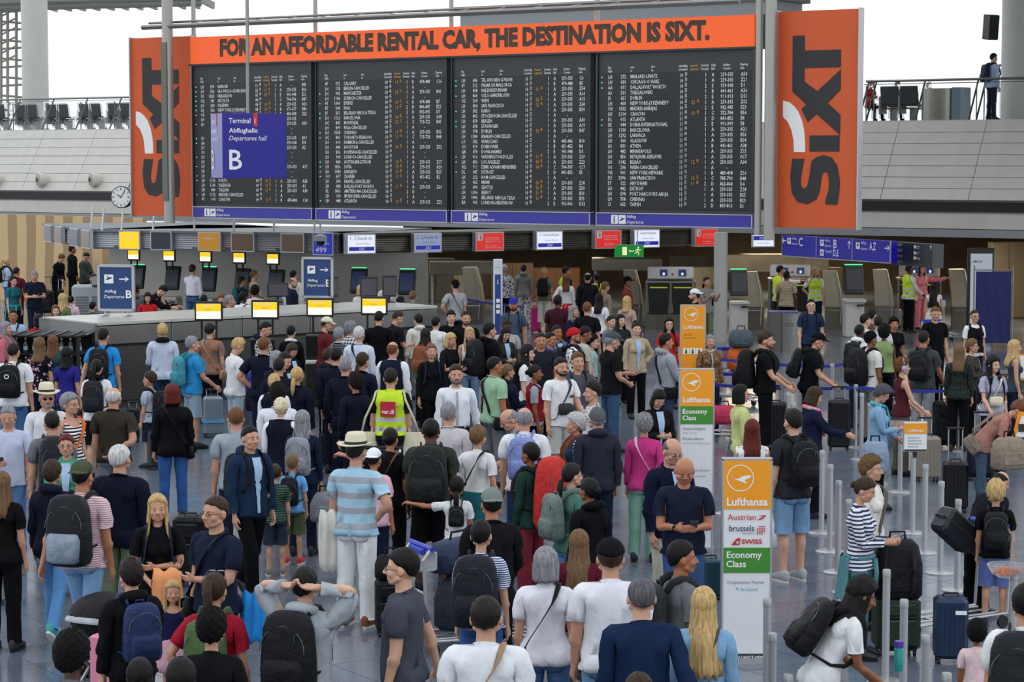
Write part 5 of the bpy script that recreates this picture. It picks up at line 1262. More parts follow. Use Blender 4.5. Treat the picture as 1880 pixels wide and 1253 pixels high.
for px0, px1, kd, mt in ((632, 681, '1. Check-in', SCR_W), (755, 802, '1. Check-in', SCR_B), (979, 1024, '2. Gepäckabgabe', SCR_W), (1158, 1202, '2. Gepäckabgabe', SCR_W)):
    o, w, z0, z1, y = can_screen(px0, px1, segB, canB, glow('sas_white', 'dfe6f6', 1.0) if mt == SCR_W else glow('sas_dim', '9fb0d8', .6), deep=.1)
    text(kd, T((-w * .42, y, z1 - .12)), w * .8, .09, flat('print_grey', '5a606c'), o); text('Economy / Business', T((-w * .2, y, z0 + .20)), w * .5, .05, flat('print_grey', '5a606c'), o)
    b = MB(); b.box((0, y, z0 + .10), (w * .94, .008, .10)); s_ = obj('blue_bar', b, SCR_BL, o); text('SAS', T((-w * .12, y - .01, z0 + .065)), .17, .07, WHITE, o, .03, italic=.3)
for px0, px1 in ((868, 916), (1087, 1131), (1270, 1308)):
    o, w, z0, z1, y = can_screen(px0, px1, segB, canB, SCR_R, deep=.1)
    b = MB(); b.box((-w * .38, y, z1 - .10), (w * .2, .008, .18)); ic = obj('icon', b, WHITE, o); text('i', T((-w * .38, y - .01, z1 - .16)), None, .12, INK, o, .02)
    text('Sehr geehrte Fluggäste,\nbitte beachten Sie die\nAnzeigen zu Ihrem Flug.\n\nDear passengers,\nplease check the screens.', T((-w * .18, y, z0 + .04)), w * .62, .30, WHITE, o)
for px, t_ in ((694, '463'), (742, '462'), (857, '461'), (966, '460'), (1073, '459'), (1257, '457')):
    Mx, a = on_seg(px, segB); text(t_, Mx @ T((a - .1, -.02, CZ0 + .05)), .22, .09, INK, canB, .02)
p = ground(1401, 61); e = empty('airline_screen', T(p) @ Rz(12)); tag(e, 'white airline screen hanging right of the round pillar', 'screen')
b = MB(); b.box((0, 0, 2.42), (.62, .1, .34)); obj('casing', b, ALU, e); b = MB(); b.box((0, -.06, 2.42), (.56, .01, .29)); obj('display', b, glow('sas_white', 'dfe6f6', 1.0), e)
b = MB(); b.box((0, -.07, 2.49), (.56, .01, .11)); obj('blue_bar', b, SCR_BL, e); text('AEGEAN', T((-.13, -.08, 2.46)), .30, .06, WHITE, e, .01); text('Economy / Business', T((-.15, -.07, 2.33)), .32, .05, flat('print_grey', '5a606c'), e)
# dome camera
p = ground(588, 56.3); b = MB(); b.rings([(0, 0, 2.74, .04, .04), (0, 0, 2.70, .16, .16), (0, 0, 2.58, .16, .16)], 16); e = obj('dome_camera', b, flat('camera_grey', 'a8aaa8'), None, T(p), auto=40); tag(e, 'round dome camera above the blue counter number sign', 'camera')
b = MB(); b.ell((0, 0, 2.57), (.12, .12, .11)); obj('dome', b, BLACK, e, smooth=True); b = MB(); b.tube([(0, 0, 2.7), (0, 0, 3.3)], .025, 6); obj('hanger', b, ALU, e)
# ---- monitors on legs with kiosk bodies
def monitor_on_legs(Mx, w, h, zc, legbot, label, big):
    e = empty('kiosk_monitor', Mx); tag(e, label, 'monitor', 'yellow-screened kiosk monitors')
    b = MB(); b.box((0, .03, zc), (w + .07, .06, h + .09), None, .012); obj('casing', b, BLACK, e)
    b = MB(); b.box((0, -.006, zc), (w, .008, h)); d = obj('display', b, SCR_W, e)
    b = MB(); b.box((0, -.011, zc + h * .24), (w, .006, h * .5)); obj('yellow_field', b, SCR_Y, d)
    if big: text('Lufthansa', T((0, -.016, zc + h * .30)), w * .5, .04, WHITE, e, .01, 'CENTER'); text('Check-in', T((0, -.016, zc + h * .08)), w * .3, .03, flat('print_grey', '5a606c'), e, 0, 'CENTER')
    for x in (-w * .3, w * .3): b = MB(); b.box((x, .04, (zc - h / 2 + legbot) / 2), (.035, .03, zc - h / 2 - legbot)); obj('leg', b, DARK, e)
    return e
ordn = ['leftmost', 'second', 'third', 'fourth', 'rightmost']
def kiosk(Mx, label, body, green=False, screen=None, zs=1.28, cat='kiosk', grp=None):
    e = empty('check_in_kiosk', Mx); tag(e, label, cat, grp)
    b = MB(); b.box((0, .06, .40), (.42, .34, .80), None, .02); obj('cabinet', b, body, e)
    b = MB(); b.box((0, -.02, .82), (.46, .36, .08), None, .015); obj('shelf', b, WPLAST, e)
    b = MB(); b.box((0, .06, zs), (.44, .10, .66), T((0, .06, zs)) @ Rx(-14) @ T((0, -.06, -zs)), .02); obj('head', b, BLACK, e)
    b = MB(); b.box((0, .0, zs), (.36, .01, .46), T((0, .06, zs)) @ Rx(-14) @ T((0, -.06, -zs))); obj('touch_screen', b, screen or SCR_D, e)
    if green: b = MB(); b.box((0, .09, zs + .345), (.40, .04, .02)); obj('status_light', b, GLOWG, e)
    b = MB(); b.box((.1, -.19, .72), (.16, .03, .05)); obj('card_slot', b, BLACK, e)
    return e
k0, k1 = ground(244, 62.8), ground(500, 59.8)
for i, px in enumerate((244, 309, 376, 438, 500)):
    t_ = (i / 4); p = ground(px, 62.6 - 2.6 * t_); Mx = T(p) @ Rz(-20)
    monitor_on_legs(Mx, .31, .24, 1.98, 1.6, '%s of the five small yellow-screened monitors at the pale kiosk wall' % ordn[i], False)
    kiosk(Mx @ T((0, .15, 0)), 'black check-in kiosk under the %s small yellow monitor' % ordn[i], flat('kiosk_orange', 'd98a1e', .5) if i in (0, 2) else WPLAST, i in (0, 2), None, 1.36)
for px, Y, lab in ((657, 59.5, 'left kiosk with green light strip by the grey-green wall'), (746, 58.8, 'right kiosk with green light strip by the grey-green wall')):
    kiosk(T(ground(px, Y)) @ Rz(-15), lab, WPLAST, True, glow('menu_blue', '1d2a4a', .8), 1.42)
# the island of steel counters
isl = empty('counter_island', Matrix()); tag(isl, 'long brushed steel counter island behind the kiosk monitors', 'counter')
I0, I1 = ground(173, 41.6), ground(800, 46.6); Li = (I1 - I0).length; MI = T(I0) @ Rz(yaw_between(I0, I1)); H0 = 1.60
nseg = 5
for i in range(nseg):
    a, b2 = Li * i / nseg, Li * (i + 1) / nseg; c = (a + b2) / 2
    b = MB(); b.box((c, .03, .64), (b2 - a - .012, .06, 1.0)); obj('front_panel', b, DSTEEL, isl, MI)
    b = MB(); b.box((c, .0, 1.36), (b2 - a - .012, .10, .34), None, .01); obj('upper_panel', b, STEEL, isl, MI)
    b = MB(); b.box((c, 1.0, 1.575), (b2 - a - .01, 2.1, .05)); obj('worktop', b, flat('worktop_steel', 'c6c8c0', .35, .3, .05, 4), isl, MI)
b = MB(); b.box((Li / 2, 1.0, .75), (Li - .1, 1.9, 1.5)); b.box((Li / 2, .1, .07), (Li, .12, .14)); obj('core', b, flat('core_dark', '3a3a3a', .6), isl, MI)
b = MB(); b.box((-.03, 1.0, 1.42), (.06, 2.1, .33)); obj('end_panel', b, STEEL, isl, MI)
b = MB(); b.box((-.02, 1.0, .64), (.05, 2.05, 1.24)); obj('end_panel', b, DSTEEL, isl, MI)
for i, (px, py, Y) in enumerate(((381, 572, 40.8), (485, 569, 41.6), (586, 565, 42.5), (686, 562, 43.2))):
    p = ground(px, Y); zc = atY(px, py, Y).z; Mx = T(p) @ Rz(-4)
    on_ = ['leftmost', 'second', 'third', 'rightmost'][i]
    monitor_on_legs(Mx, .44, .27, zc, 1.05, '%s of the four large yellow and white monitors before the steel island' % on_, True)
    kiosk(Mx @ T((0, -.15, 0)) @ Rz(180), 'dark check-in kiosk below the %s large yellow monitor' % on_, DARK, False, None, 1.02)
# hardware on the island top
for px, py, w, h, lab in ((510, 545, .46, .30, 'small dark monitor on the island behind the second large yellow monitor'), (612, 552, .20, .42, 'narrow black terminal on the island right of the second hall B sign'), (677, 560, .38, .42, 'grey screen back on the island left of the rightmost large monitor'), (715, 566, .30, .45, 'dark screen back on the island right of the rightmost large monitor')):
    Y = 47.5; p = atY(px, py, Y); e = empty('monitor', T((p.x, p.y, H0)) @ Rz(20)); tag(e, lab, 'monitor')
    b = MB(); b.box((0, 0, .12 + h / 2), (w, .05, h), None, .01); obj('casing', b, BLACK, e); b = MB(); b.box((0, -.028, .12 + h / 2), (w * .86, .006, h * .8)); obj('display', b, flat('screen_off', '4a4650', .3), e)
    b = MB(); b.box((0, .03, .1), (.05, .04, .22)); b.box((0, .03, .01), (.22, .16, .02)); obj('foot', b, BLACK, e)
# hall B notice stands
PIC = flat('stand_blue', '1f3f74', .45)
def stand_B(px0, px1, py0, py1, Y, lab):
    p0, p1 = atY(px0, py1, Y), atY(px1, py1, Y - .15); w = (p1 - p0).length; zb = H0 + .12; h = atY(px0, py0, Y).z - zb
    e = empty('notice_stand', T((p0.x, p0.y, 0)) @ Rz(yaw_between(Vector((p0.x, p0.y, 0)), Vector((p1.x, p1.y, 0))))); tag(e, lab, 'sign', 'blue departures B stands')
    b = MB(); b.box((w / 2, .03, zb + h / 2), (w, .03, h)); obj('board', b, PIC, e)
    b = MB()
    for x in (0, w): b.box((x, .02, zb + h / 2), (.05, .06, h + .05))
    for z in (zb, zb + h): b.box((w / 2, .02, z), (w + .05, .06, .05))
    obj('frame', b, ALU, e)
    for x in (.12, w - .12): b = MB(); b.box((x, .02, zb - .07), (.03, .03, .14)); b.box((x, 0, H0 + .012), (.05, .36, .024)); obj('foot', b, ALU, e)
    b = MB(); b.box((w * .29, .012, zb + h * .70), (w * .26, .008, h * .20)); ic = obj('pictogram', b, WHITE, e)
    x0, z0 = w * .18, zb + h * .62; b = MB(); b.add([(x0 + w * .03, .006, z0 + h * .08), (x0 + w * .06, .006, z0 + h * .05), (x0 + w * .20, .006, z0 + h * .10), (x0 + w * .20, .006, z0 + h * .12), (x0 + w * .12, .006, z0 + h * .12), (x0 + w * .05, .006, z0 + h * .16), (x0 + w * .08, .006, z0 + h * .105)], [tuple(range(7))]); obj('plane_mark', b, PIC, ic)
    zc = zb + h * .70; b = MB(); b.box((w * .72, .012, zc), (w * .26, .008, h * .028)); b.add([(w * .74, .010, zc + h * .055), (w * .77, .010, zc + h * .055), (w * .88, .010, zc), (w * .77, .010, zc - h * .055), (w * .74, .010, zc - h * .055), (w * .83, .010, zc)], [tuple(range(6))]); obj('arrow', b, WHITE, e)
    text('Abflug', T((w * .16, .01, zb + h * .37)), w * .34, h * .09, WHITE, e, .01); text('Departures', T((w * .14, .01, zb + h * .24)), w * .60, h * .10, WHITE, e, 0, italic=.25); text('B', T((w * .78, .01, zb + h * .27)), w * .17, h * .18, WHITE, e, .02)
stand_B(182, 245, 488, 577, 43.4, 'blue hall B arrow sign standing on the left end of the steel island')
stand_B(556, 610, 474, 555, 47.6, 'blue hall B arrow sign standing on the steel island near its right end')
# ventilated grey cabinet at left
p = ground(158, 54); e = empty('vented_cabinet', T(p) @ Rz(8)); tag(e, 'grey ventilated cabinet left of the blue hall B stand', 'cabinet')
b = MB(); b.box((0, .3, .80), (.72, .7, 1.6), None, .04); obj('body', b, flat('cabinet_grey', '9aa1a6', .45), e)
b = MB()
for k in range(12): b.box((-.12, -.065, .62 + k * .065), (.30, .02, .03)); b.box((.22, -.065, .62 + k * .065), (.22, .02, .03))
o = obj('vent_slats', b, flat('slat_grey', '5f666b', .5), e); o['kind'] = 'stuff'
p = ground(178, 53.4); e = empty('service_terminal', T((p.x, p.y, 1.6))); tag(e, 'small grey terminal on top of the ventilated cabinet', 'terminal')
b = MB(); b.box((0, .25, .16), (.36, .1, .26), Rx(-12), .02); obj('screen_back', b, flat('terminal_grey', '7d8084', .5), e); b = MB(); b.box((0, .2, .02), (.3, .3, .04)); obj('foot', b, BLACK, e)
# bottle rack at left
rk = empty('bottle_rack', T(ground(40, 40.7)) @ Rz(-6)); tag(rk, 'black shelf rack full of dark bottles at the left end of the island', 'rack')
RW, RD = 2.1, 1.0; b = MB()
for z in (.08, .42, .76, 1.10, 1.42): b.box((RW / 2 - 1.1, .5, z), (RW, RD, .03))
for x in (-1.1, RW - 1.1): 
    for y in (-.03, RD - .06): b.box((x, y, .72), (.05, .05, 1.44))
b.box((RW / 2 - 1.1, RD + .02, .7), (RW, .03, 1.4)); obj('frame', b, DARK, rk)
for k in range(9): b = MB(); b.box((-.95 + k * .26, .45, 1.45), (.03, 1.1, .02), Rz(6)); obj('rail', b, flat('rail_black', '26262a', .3), rk)
btl = MB(); btl.rings([(0, 0, 0, .036, .036), (0, 0, .02, .04, .04), (0, 0, .17, .04, .04), (0, 0, .215, .016, .016), (0, 0, .25, .015, .015)], 10); btm = btl.mesh('bottle', [flat('bottle_glass', '2a3a44', .15)], True)
cpm = MB().rings([(0, 0, .25, .018, .018), (0, 0, .275, .018, .018)], 8).mesh('cap', [flat('bottle_cap', 'b9c6cc', .4)]); lbm = MB().rings([(0, 0, .06, .0412, .0412), (0, 0, .13, .0412, .0412)], 10, close=False).mesh('paper_label', [flat('bottle_label', '98a8ad', .5)])
for r, z in enumerate((1.115, .775, .435, .095)):
    for c in range(13):
        o = link('bottle', btm, None, rk.matrix_basis @ T((-.98 + c * .165, .06, z))); tag(o, 'dark bottle standing in the front row of %s shelf of the black rack' % ['the top', 'the second', 'the third', 'the lowest'][r], 'bottle', 'bottles on %s shelf' % ['the top', 'the second', 'the third', 'the lowest'][r])
        link('cap', cpm, o); link('paper_label', lbm, o)

# ---- middle and right back: baggage drop
BEIGE = flat('pod_beige', 'a59c86', .45, .1, .05, 3); PODST = flat('pod_steel', '6f6a5e', .35, .7, .15, 4, (1, 1, .05))
def pod(px, Y, w, h, label):
    e = empty('baggage_drop_pod', T(ground(px, Y)) @ Rz(-6)); tag(e, label, 'pod', 'curved beige baggage pods')
    prof_ = [(-.30, 0), (-.30, .75), (-.34, 1.1), (-.42, h), (-.30, h + .02), (.35, h - .1), (.5, .9), (.46, .5), (.40, 0)]
    n = len(prof_)
    for nm, mt, sel, dy in (('side_panel', BEIGE, [(-.34, .62), (-.36, 1.0), (-.44, h), (.10, h + .01), (.30, 1.1), (.40, .62)], 0), ('base', PODST, [(-.32, 0), (-.32, .61), (.40, .61), (.38, 0)], 0)):
        b = MB(); b.poly([(x * w / .8, 0, z) for x, z in sel], .55); obj(nm, b, mt, e)
    b = MB(); b.tube([(.30 * w, -.06, .15), (.36 * w, -.06, .62), (.28 * w, -.06, 1.05), (.1 * w, -.06, h)], .018, 6); b.tube([(-.3 * w, -.08, .52), (.36 * w, -.08, .52)], .014, 6); obj('rail', b, ALU, e)
for px, Y, w, h, lab in ((868, 63.5, .55, 1.58, 'beige baggage pod at the left, beside the person in the black cap'), (1163, 62.5, .50, 1.55, 'beige baggage pod left of the white two-screen machine'), (1386, 61.5, .55, 1.55, 'beige baggage pod right of the round pillar'), (1533, 61.5, .55, 1.58, 'beige baggage pod between the hi-vis person and the black kiosk'), (1626, 61.8, .55, 1.60, 'beige baggage pod left of the hi-vis person talking to the pink suit'), (1768, 61.5, .58, 1.62, 'beige baggage pod left of the tall white totem')): pod(px, Y, w, h, lab)
def machine(px, Y, W_, label):
    e = empty('baggage_machine', T(ground(px, Y)) @ Rz(-4)); tag(e, label, 'machine', 'baggage drop machines')
    b = MB(); b.box((0, .1, 1.50), (W_, .30, .34), T((0, .1, 1.5)) @ Rx(-10) @ T((0, -.1, -1.5)), .03); obj('head_panel', b, WPLAST, e)
    for x in (-W_ * .15, W_ * .25): b = MB(); b.box((x, -.07, 1.50), (.20, .02, .17), T((0, .1, 1.5)) @ Rx(-10) @ T((0, -.1, -1.5))); s = obj('screen', b, glow('machine_screen', '1b2a5c', .9), e); b = MB(); b.rings([(x, -.085, 1.46, .03, .01), (x, -.085, 1.53, .03, .01)], 8); obj('hand_icon', b, glow('icon_white', 'dfe6ff', 1.0), s)
    b = MB(); b.ell((.05, -.08, 1.49), (.03, .02, .03), 8, 6); obj('stop_button', b, flat('button_red', 'b5301c'), e)
    b = MB(); b.box((0, .3, 1.28), (W_ + .1, .8, .05)); obj('deck', b, STEEL, e)
    for x in (-W_ * .26, W_ * .26):
        b = MB(); b.box((x, .35, .80), (W_ * .42, .6, .90)); obj('tunnel', b, flat('tunnel_black', '0e0e0f', .3), e); b = MB(); b.box((x, .04, 1.12), (W_ * .38, .02, .03)); obj('light_strip', b, glow('strip_lime', '9fae1e', .8), e)
    for x in (-W_ * .52, 0, W_ * .52): b = MB(); b.box((x, .05, .66), (.06, .12, 1.3), None, .02); obj('jamb', b, STEEL, e)
    b = MB(); b.box((0, .2, .2), (W_ * 1.1, .7, .4)); obj('plinth', b, PODST, e)
machine(1232, 61.8, 1.25, 'white two-screen baggage machine left of the round pillar'); machine(1452, 63.0, 1.1, 'white baggage machine behind the two hi-vis people at the counters'); machine(1690, 63.2, 1.1, 'white baggage machine behind the person in the pink suit')
kiosk(T(ground(1358, 59.5)) @ Rz(6) @ S3(1.05), 'black and white self-service kiosk right of the round pillar', WPLAST, True, glow('menu_dark', '23262c', .5), 1.30)
kiosk(T(ground(1570, 59.0)) @ Rz(6) @ S3(1.15), 'tall black and white self-service kiosk between two beige pods', WPLAST, True, glow('menu_dark', '23262c', .5), 1.28)
for px, py0, py1, Y, w, lab in ((1152, 475, 498, 66, 2.0, 'brushed metal conveyor hood behind the green exit sign'), (1420, 468, 500, 70, 3.4, 'dark metal conveyor hood behind the right machines'), (850, 480, 505, 68, 2.0, 'metal conveyor hood behind the leftmost beige pod')):
    p = atY(px, py1, Y); z1 = atY(px, py0, Y).z; e = empty('conveyor_hood', T((p.x, p.y, 0))); tag(e, lab, 'hood')
    b = MB(); b.box((0, .5, (p.z + z1) / 2), (w, 1.0, z1 - p.z), None, .02); obj('hood', b, flat('hood_bronze', '7c766a', .3, .8, .2, 2), e)
    for x in (-w * .46, 0, w * .46): b = MB(); b.tube([(x, .2, 0), (x, .2, p.z)], .03, 6); obj('leg', b, ALU, e)
# things deep in the back area
rr = random.Random(3)
for k, (px, py, Y, w, h, col, lab) in enumerate(((800, 500, 74, 1.2, 1.4, '5e5a50', 'pale cabinet at the far back, left of the conveyor'), (840, 470, 76, 2.2, .9, 'a59a80', 'beige wall box at the far back above the pods'), (1020, 470, 76, 1.6, 1.0, '6a4630', 'brown shelf unit at the far back left of the exit sign'), (1265, 470, 74, 1.2, 1.5, '2c2a28', 'dark cabinet at the far back right of the exit sign'), (1290, 460, 72, .8, 1.2, '8e8878', 'beige cabinet at the far back beside the round pillar'), (1500, 480, 74, 1.6, 1.1, '8a7f66', 'beige cabinet at the far back behind the right kiosk'), (1850, 470, 66, 1.0, 2.2, '6c6558', 'beige panel at the far right behind the totem'), (940, 500, 75, 1.4, 1.2, '4a3a2c', 'dark brown cabinet at the far back left of centre'))):
    p = ground(px, Y); e = empty('cabinet', T(p)); tag(e, lab, 'cabinet'); mt = flat('cab_' + col, col, .6)
    b = MB(); b.box((0, 0, h / 2), (w, .6, h), None, .01); obj('body', b, mt, e)
    for x in (-w / 4, w / 4): b = MB(); b.box((x, -.31, h / 2), (w / 2 - .03, .02, h - .1)); d = obj('door', b, mt, e); b = MB(); b.box((x * .3, -.33, h / 2), (.02, .02, .12)); obj('handle', b, ALU, d)
# narrow blue pylon, exit sign, wayfinding, totem, cloth screen
def pylon(px, w_px, py0, Y, label):
    p = ground(px, Y); w = w_px / F * Y; h = atY(px, py0, Y).z; e = empty('pylon_sign', T(p)); tag(e, label, 'sign')
    b = MB(); b.box((0, .03, h / 2), (w, .06, h), None, .01); obj('frame', b, flat('pylon_white', 'cfd6dc', .4), e); b = MB(); b.box((0, -.004, h * .45), (w * .62, .01, h * .82)); obj('blue_face', b, flat('pylon_blue', '243f8f', .4), e)
    for k in range(3): b = MB(); b.box((w * .02, -.012, h * .62 - k * .12), (w * .4, .01, .08)); obj('notice', b, WHITE, e)
    text('i', T((0, -.012, h * .77)), None, .10, WHITE, e, .01, 'CENTER'); text('Check-in', T((-w * .3, -.004, h * .92)), w * .6, None, INK, e)
pylon(914, 17, 476, 50, 'narrow blue and white pylon sign in front of the baggage area')
p0 = atY(1155, 461, 56); e = empty('exit_sign', T(p0) @ Rz(-8)); tag(e, 'green emergency exit sign with running figure hanging in front of the screens', 'sign')
EXG = glow('exit_green', '0f9a3a', .55); EXW = glow('exit_white', 'f2f5b0', .9)
b = MB(); b.box((0, 0, 0), (.70, .22, .30)); obj('box', b, EXG, e)
b = MB(); b.box((-.10, -.115, 0), (.11, .01, .20)); obj('door_mark', b, EXW, e); b = MB(); b.box((.07, -.115, 0), (.12, .01, .02)); b.add([(0.005, -.118, 0), (.04, -.118, .03), (.04, -.118, -.03)], [(0, 1, 2)]); obj('arrow', b, EXW, e)
b = MB(); b.ell((.235, -.115, .085), (.022, .006, .022), 8, 6)
for q in (((.225, .055), (.215, -.01)), ((.215, -.01), (.25, -.05)), ((.25, -.05), (.235, -.10)), ((.215, -.01), (.18, -.04)), ((.18, -.04), (.145, -.05)), ((.225, .045), (.18, .03)), ((.18, .03), (.165, 0)), ((.225, .045), (.265, .02)), ((.265, .02), (.29, .04))): b.tube([(q[0][0], -.116, q[0][1]), (q[1][0], -.116, q[1][1])], .013, 6, .5)
obj('running_figure', b, EXW, e); b = MB(); b.tube([(-.2, 0, .15), (-.2, 0, .5)], .012, 6); b.tube([(.2, 0, .15), (.2, 0, .5)], .012, 6); obj('hanger', b, ALU, e)
WB = glow('way_blue', '1a14b4', .38); A0, A1 = ground(1437, 60), ground(1636, 55.6); ez = empty('wayfinding_sign', T(A0) @ Rz(yaw_between(A0, A1))); tag(ez, 'long blue hanging direction sign with three arrow panels', 'sign'); LW = (A1 - A0).length; z0, z1 = 2.06, 2.60
for k in range(3):
    b = MB(); b.box((LW * (k + .5) / 3, .1, (z0 + z1) / 2), (LW / 3 - .02, .2, z1 - z0)); obj('blue_panel', b, WB, ez)
b = MB()
for k in range(4): b.box((LW * k / 3, -.005, (z0 + z1) / 2), (.02, .03, z1 - z0))
b.box((LW / 2, -.005, z0), (LW, .03, .02)); obj('frame', b, ALU, ez)
def arrow(e, x, z, d, s=.10, y=-.015):
    dx, dz = d; b = MB(); px_, pz = -dz, dx; tip = (x + dx * s, z + dz * s)
    b.add([(x - dx * s + px_ * .012, y, z - dz * s + pz * .012), (x - dx * s - px_ * .012, y, z - dz * s - pz * .012), (tip[0] - px_ * .012, y, tip[1] - pz * .012), (tip[0] + px_ * .012, y, tip[1] + pz * .012)], [(0, 1, 2, 3)])
    for sg in (1, -1): b.tube([(tip[0], y, tip[1]), (tip[0] - dx * s * .7 + px_ * s * .6 * sg, y, tip[1] - dz * s * .7 + pz * s * .6 * sg)], .012, 4)
    obj('arrow', b, WHITE, e)
def pict(e, x, z, s=.16, kind='plane', y=-.012):
    b = MB(); b.box((x, y, z), (s, .008, s)); ic = obj('pictogram', b, WHITE, e); k = s / .16
    b = MB()
    if kind == 'plane': pts = [(-.055, .0), (-.03, -.02), (.06, .02), (.06, .04), (.02, .035), (-.04, .06), (-.01, .015)]
    else: pts = [(0, .07), (.012, .03), (.065, -.02), (.012, -.005), (.008, -.045), (.025, -.065), (-.025, -.065), (-.008, -.045), (-.012, -.005), (-.065, -.02), (-.012, .03)]
    b.add([(x + p[0] * k, y - .008, z + p[1] * k) for p in pts], [tuple(range(len(pts)))]); obj('plane_mark', b, flat('icon_blue', '2e2a86', .5), ic)
q = LW / 3
arrow(ez, .12, z1 - .14, (-1, 0)); pict(ez, .34, z1 - .14); text('Abflug', T((.46, -.012, z1 - .12)), .24, .08, WHITE, ez); text('Departures', T((.46, -.012, z1 - .25)), .30, .08, WHITE, ez, italic=.25); text('C', T((.80, -.012, z1 - .26)), None, .22, WHITE, ez, .01)
pict(ez, q + .26, z1 - .14); text('Abflug', T((q + .38, -.012, z1 - .12)), .24, .08, WHITE, ez); text('Departures', T((q + .38, -.012, z1 - .25)), .30, .08, WHITE, ez, italic=.25); text('B', T((q + .78, -.012, z1 - .26)), None, .22, WHITE, ez, .01); arrow(ez, LW * 2 / 3 - .14, z1 - .16, (0, 1))
pict(ez, q + .26, z0 + .15, kind='up'); text('Terminal', T((q + .38, -.012, z0 + .16)), .28, .07, WHITE, ez); b = MB(); b.rings([(q + .72, 0, 0, .03, .03), (q + .72, 0, .01, .03, .03)], 12, T((0, 0, z0 + .19)) @ Rx(90) @ T((0, 0, 0))); text('D,E', T((q + .78, -.012, z0 + .05)), .24, .20, WHITE, ez, .01)
b = MB(); b.box((q + .71, -.014, z0 + .19), (.05, .006, .08)); obj('terminal_2_tab', b, flat('tab_cyan', '25a6c8', .5), ez)
pict(ez, 2 * q + .24, z1 - .16); text('Abflug', T((2 * q + .36, -.012, z1 - .13)), .24, .08, WHITE, ez); text('Departures', T((2 * q + .36, -.012, z1 - .27)), .30, .08, WHITE, ez, italic=.25); text('A,Z', T((2 * q + .74, -.012, z1 - .28)), .28, .22, WHITE, ez, .01); arrow(ez, LW - .14, z1 - .18, (1, 0))
A0, A1 = ground(1641, 56.3), ground(1713, 54.6); e = empty('service_sign', T(A0) @ Rz(yaw_between(A0, A1))); tag(e, 'dark grey hanging service sign right of the long blue direction sign', 'sign'); L2 = (A1 - A0).length; z0, z1 = 1.99, 2.56
b = MB(); b.box((L2 / 2, .1, (z0 + z1) / 2), (L2, .2, z1 - z0)); b.box((L2 + .08, .1, (z0 + z1) / 2), (.16, .22, z1 - z0)); b.box((-.05, .1, (z0 + z1) / 2), (.1, .22, z1 - z0)); obj('box', b, flat('sign_grey', '55595c', .5), e)
for k in range(2): b = MB(); b.box((L2 * (.5 + k) / 2, -.006, (z0 + z1) / 2), (L2 / 2 - .02, .012, z1 - z0 - .03)); obj('dark_panel', b, flat('sign_anthracite', '26282a', .4), e)
for k, (t1_, z) in enumerate((('Airport Bussteige\nAirport Bus', .50), ('Rückflüge Schalter\nTransfer desk', .37), ('Skytrain\nSky Line', .23), ('Ausländer Beratung\nInformation', .09))): b = MB(); b.box((.14, -.014, z0 + z), (.07, .006, .07)); obj('pictogram', b, WHITE, e); text(t1_, T((.20, -.014, z0 + z - .04)), .26, .075, WHITE, e)
for k, (t1_, z) in enumerate((('Toiletten\nToilets', .48), ('Restaurants\nFood', .33), ('Shopping', .21))): b = MB(); b.box((L2 / 2 + .12, -.014, z0 + z), (.07, .006, .07)); obj('pictogram', b, WHITE, e); text(t1_, T((L2 / 2 + .18, -.014, z0 + z - .04)), .18, .07, WHITE, e)
arrow(e, .06, z1 - .06, (-1, 0), .035, -.016); arrow(e, L2 - .05, z1 - .09, (0, 1), .05, -.016)
p = ground(1803, 58.5); e = empty('screen_totem', T(p) @ Rz(3)); tag(e, 'tall black framed totem with a pale advertising screen at right', 'totem')
hT = atY(1803, 456, 58.5).z; b = MB(); b.box((0, .06, hT / 2), (.68, .14, hT), None, .02); obj('casing', b, BLACK, e); b = MB(); b.box((0, -.014, hT * .52), (.56, .01, hT * .84)); obj('display', b, glow('totem_screen', 'a9b3bd', .75), e); text('SAMSUNG', T((-.24, -.022, hT * .84)), .26, .06, INK, e, .02)
p = ground(1826, 55.5); e = empty('cloth_screen', T(p) @ Rz(-8)); tag(e, 'dark blue cloth hung on a steel frame at the far right', 'partition'); hS = atY(1826, 496, 55.5).z
b = MB(); n = 24; vs = []
for lay in (0, .012):
    for r in range(5):
        for i in range(n + 1): vs.append((-.42 + .84 * i / n, lay + .02 * math.sin(i * .9 + r), .12 + (hS - .16) * r / 4))
o_ = 5 * (n + 1); fs = []
for r in range(4):
    for i in range(n): a = r * (n + 1) + i; fs += [(a, a + 1, a + n + 2, a + n + 1), (o_ + a, o_ + a + n + 1, o_ + a + n + 2, o_ + a + 1)]
b.add(vs, fs); obj('cloth', b, flat('cloth_blue', '2b2f66', .85), e, smooth=True)
b = MB()
for x in (-.46, .46): b.tube([(x, 0, 0), (x, 0, hS + .1)], .018, 8)
b.tube([(-.46, 0, hS), (.46, 0, hS)], .015, 8); obj('frame', b, STEEL, e); b = MB(); b.box((-.46, 0, .01), (.3, .4, .02)); b.box((.46, 0, .01), (.3, .4, .02)); obj('foot', b, STEEL, e)
p = ground(1442, 54.5); e = empty('waste_bin', T(p) @ Rz(-5)); tag(e, 'brushed steel waste bin in the gap behind the blue queue belt', 'bin')
b = MB(); b.rings([(.1, .1, 0, .30, .28), (.1, .1, .92, .30, .28)], 24, pw=.7); obj('body', b, STEEL, e, auto=40); b = MB(); b.box((-.22, .05, .46), (.28, .5, .92)); obj('side_module', b, flat('bin_dark', '6b6964', .4, .6), e); b = MB(); b.box((-.02, .1, .94), (.7, .55, .04)); obj('lid', b, flat('bin_violet', '5b5690', .5), e); text('Papier Pack\nPaper pack', T((.02, -.185, .6)), .2, .1, INK, e)
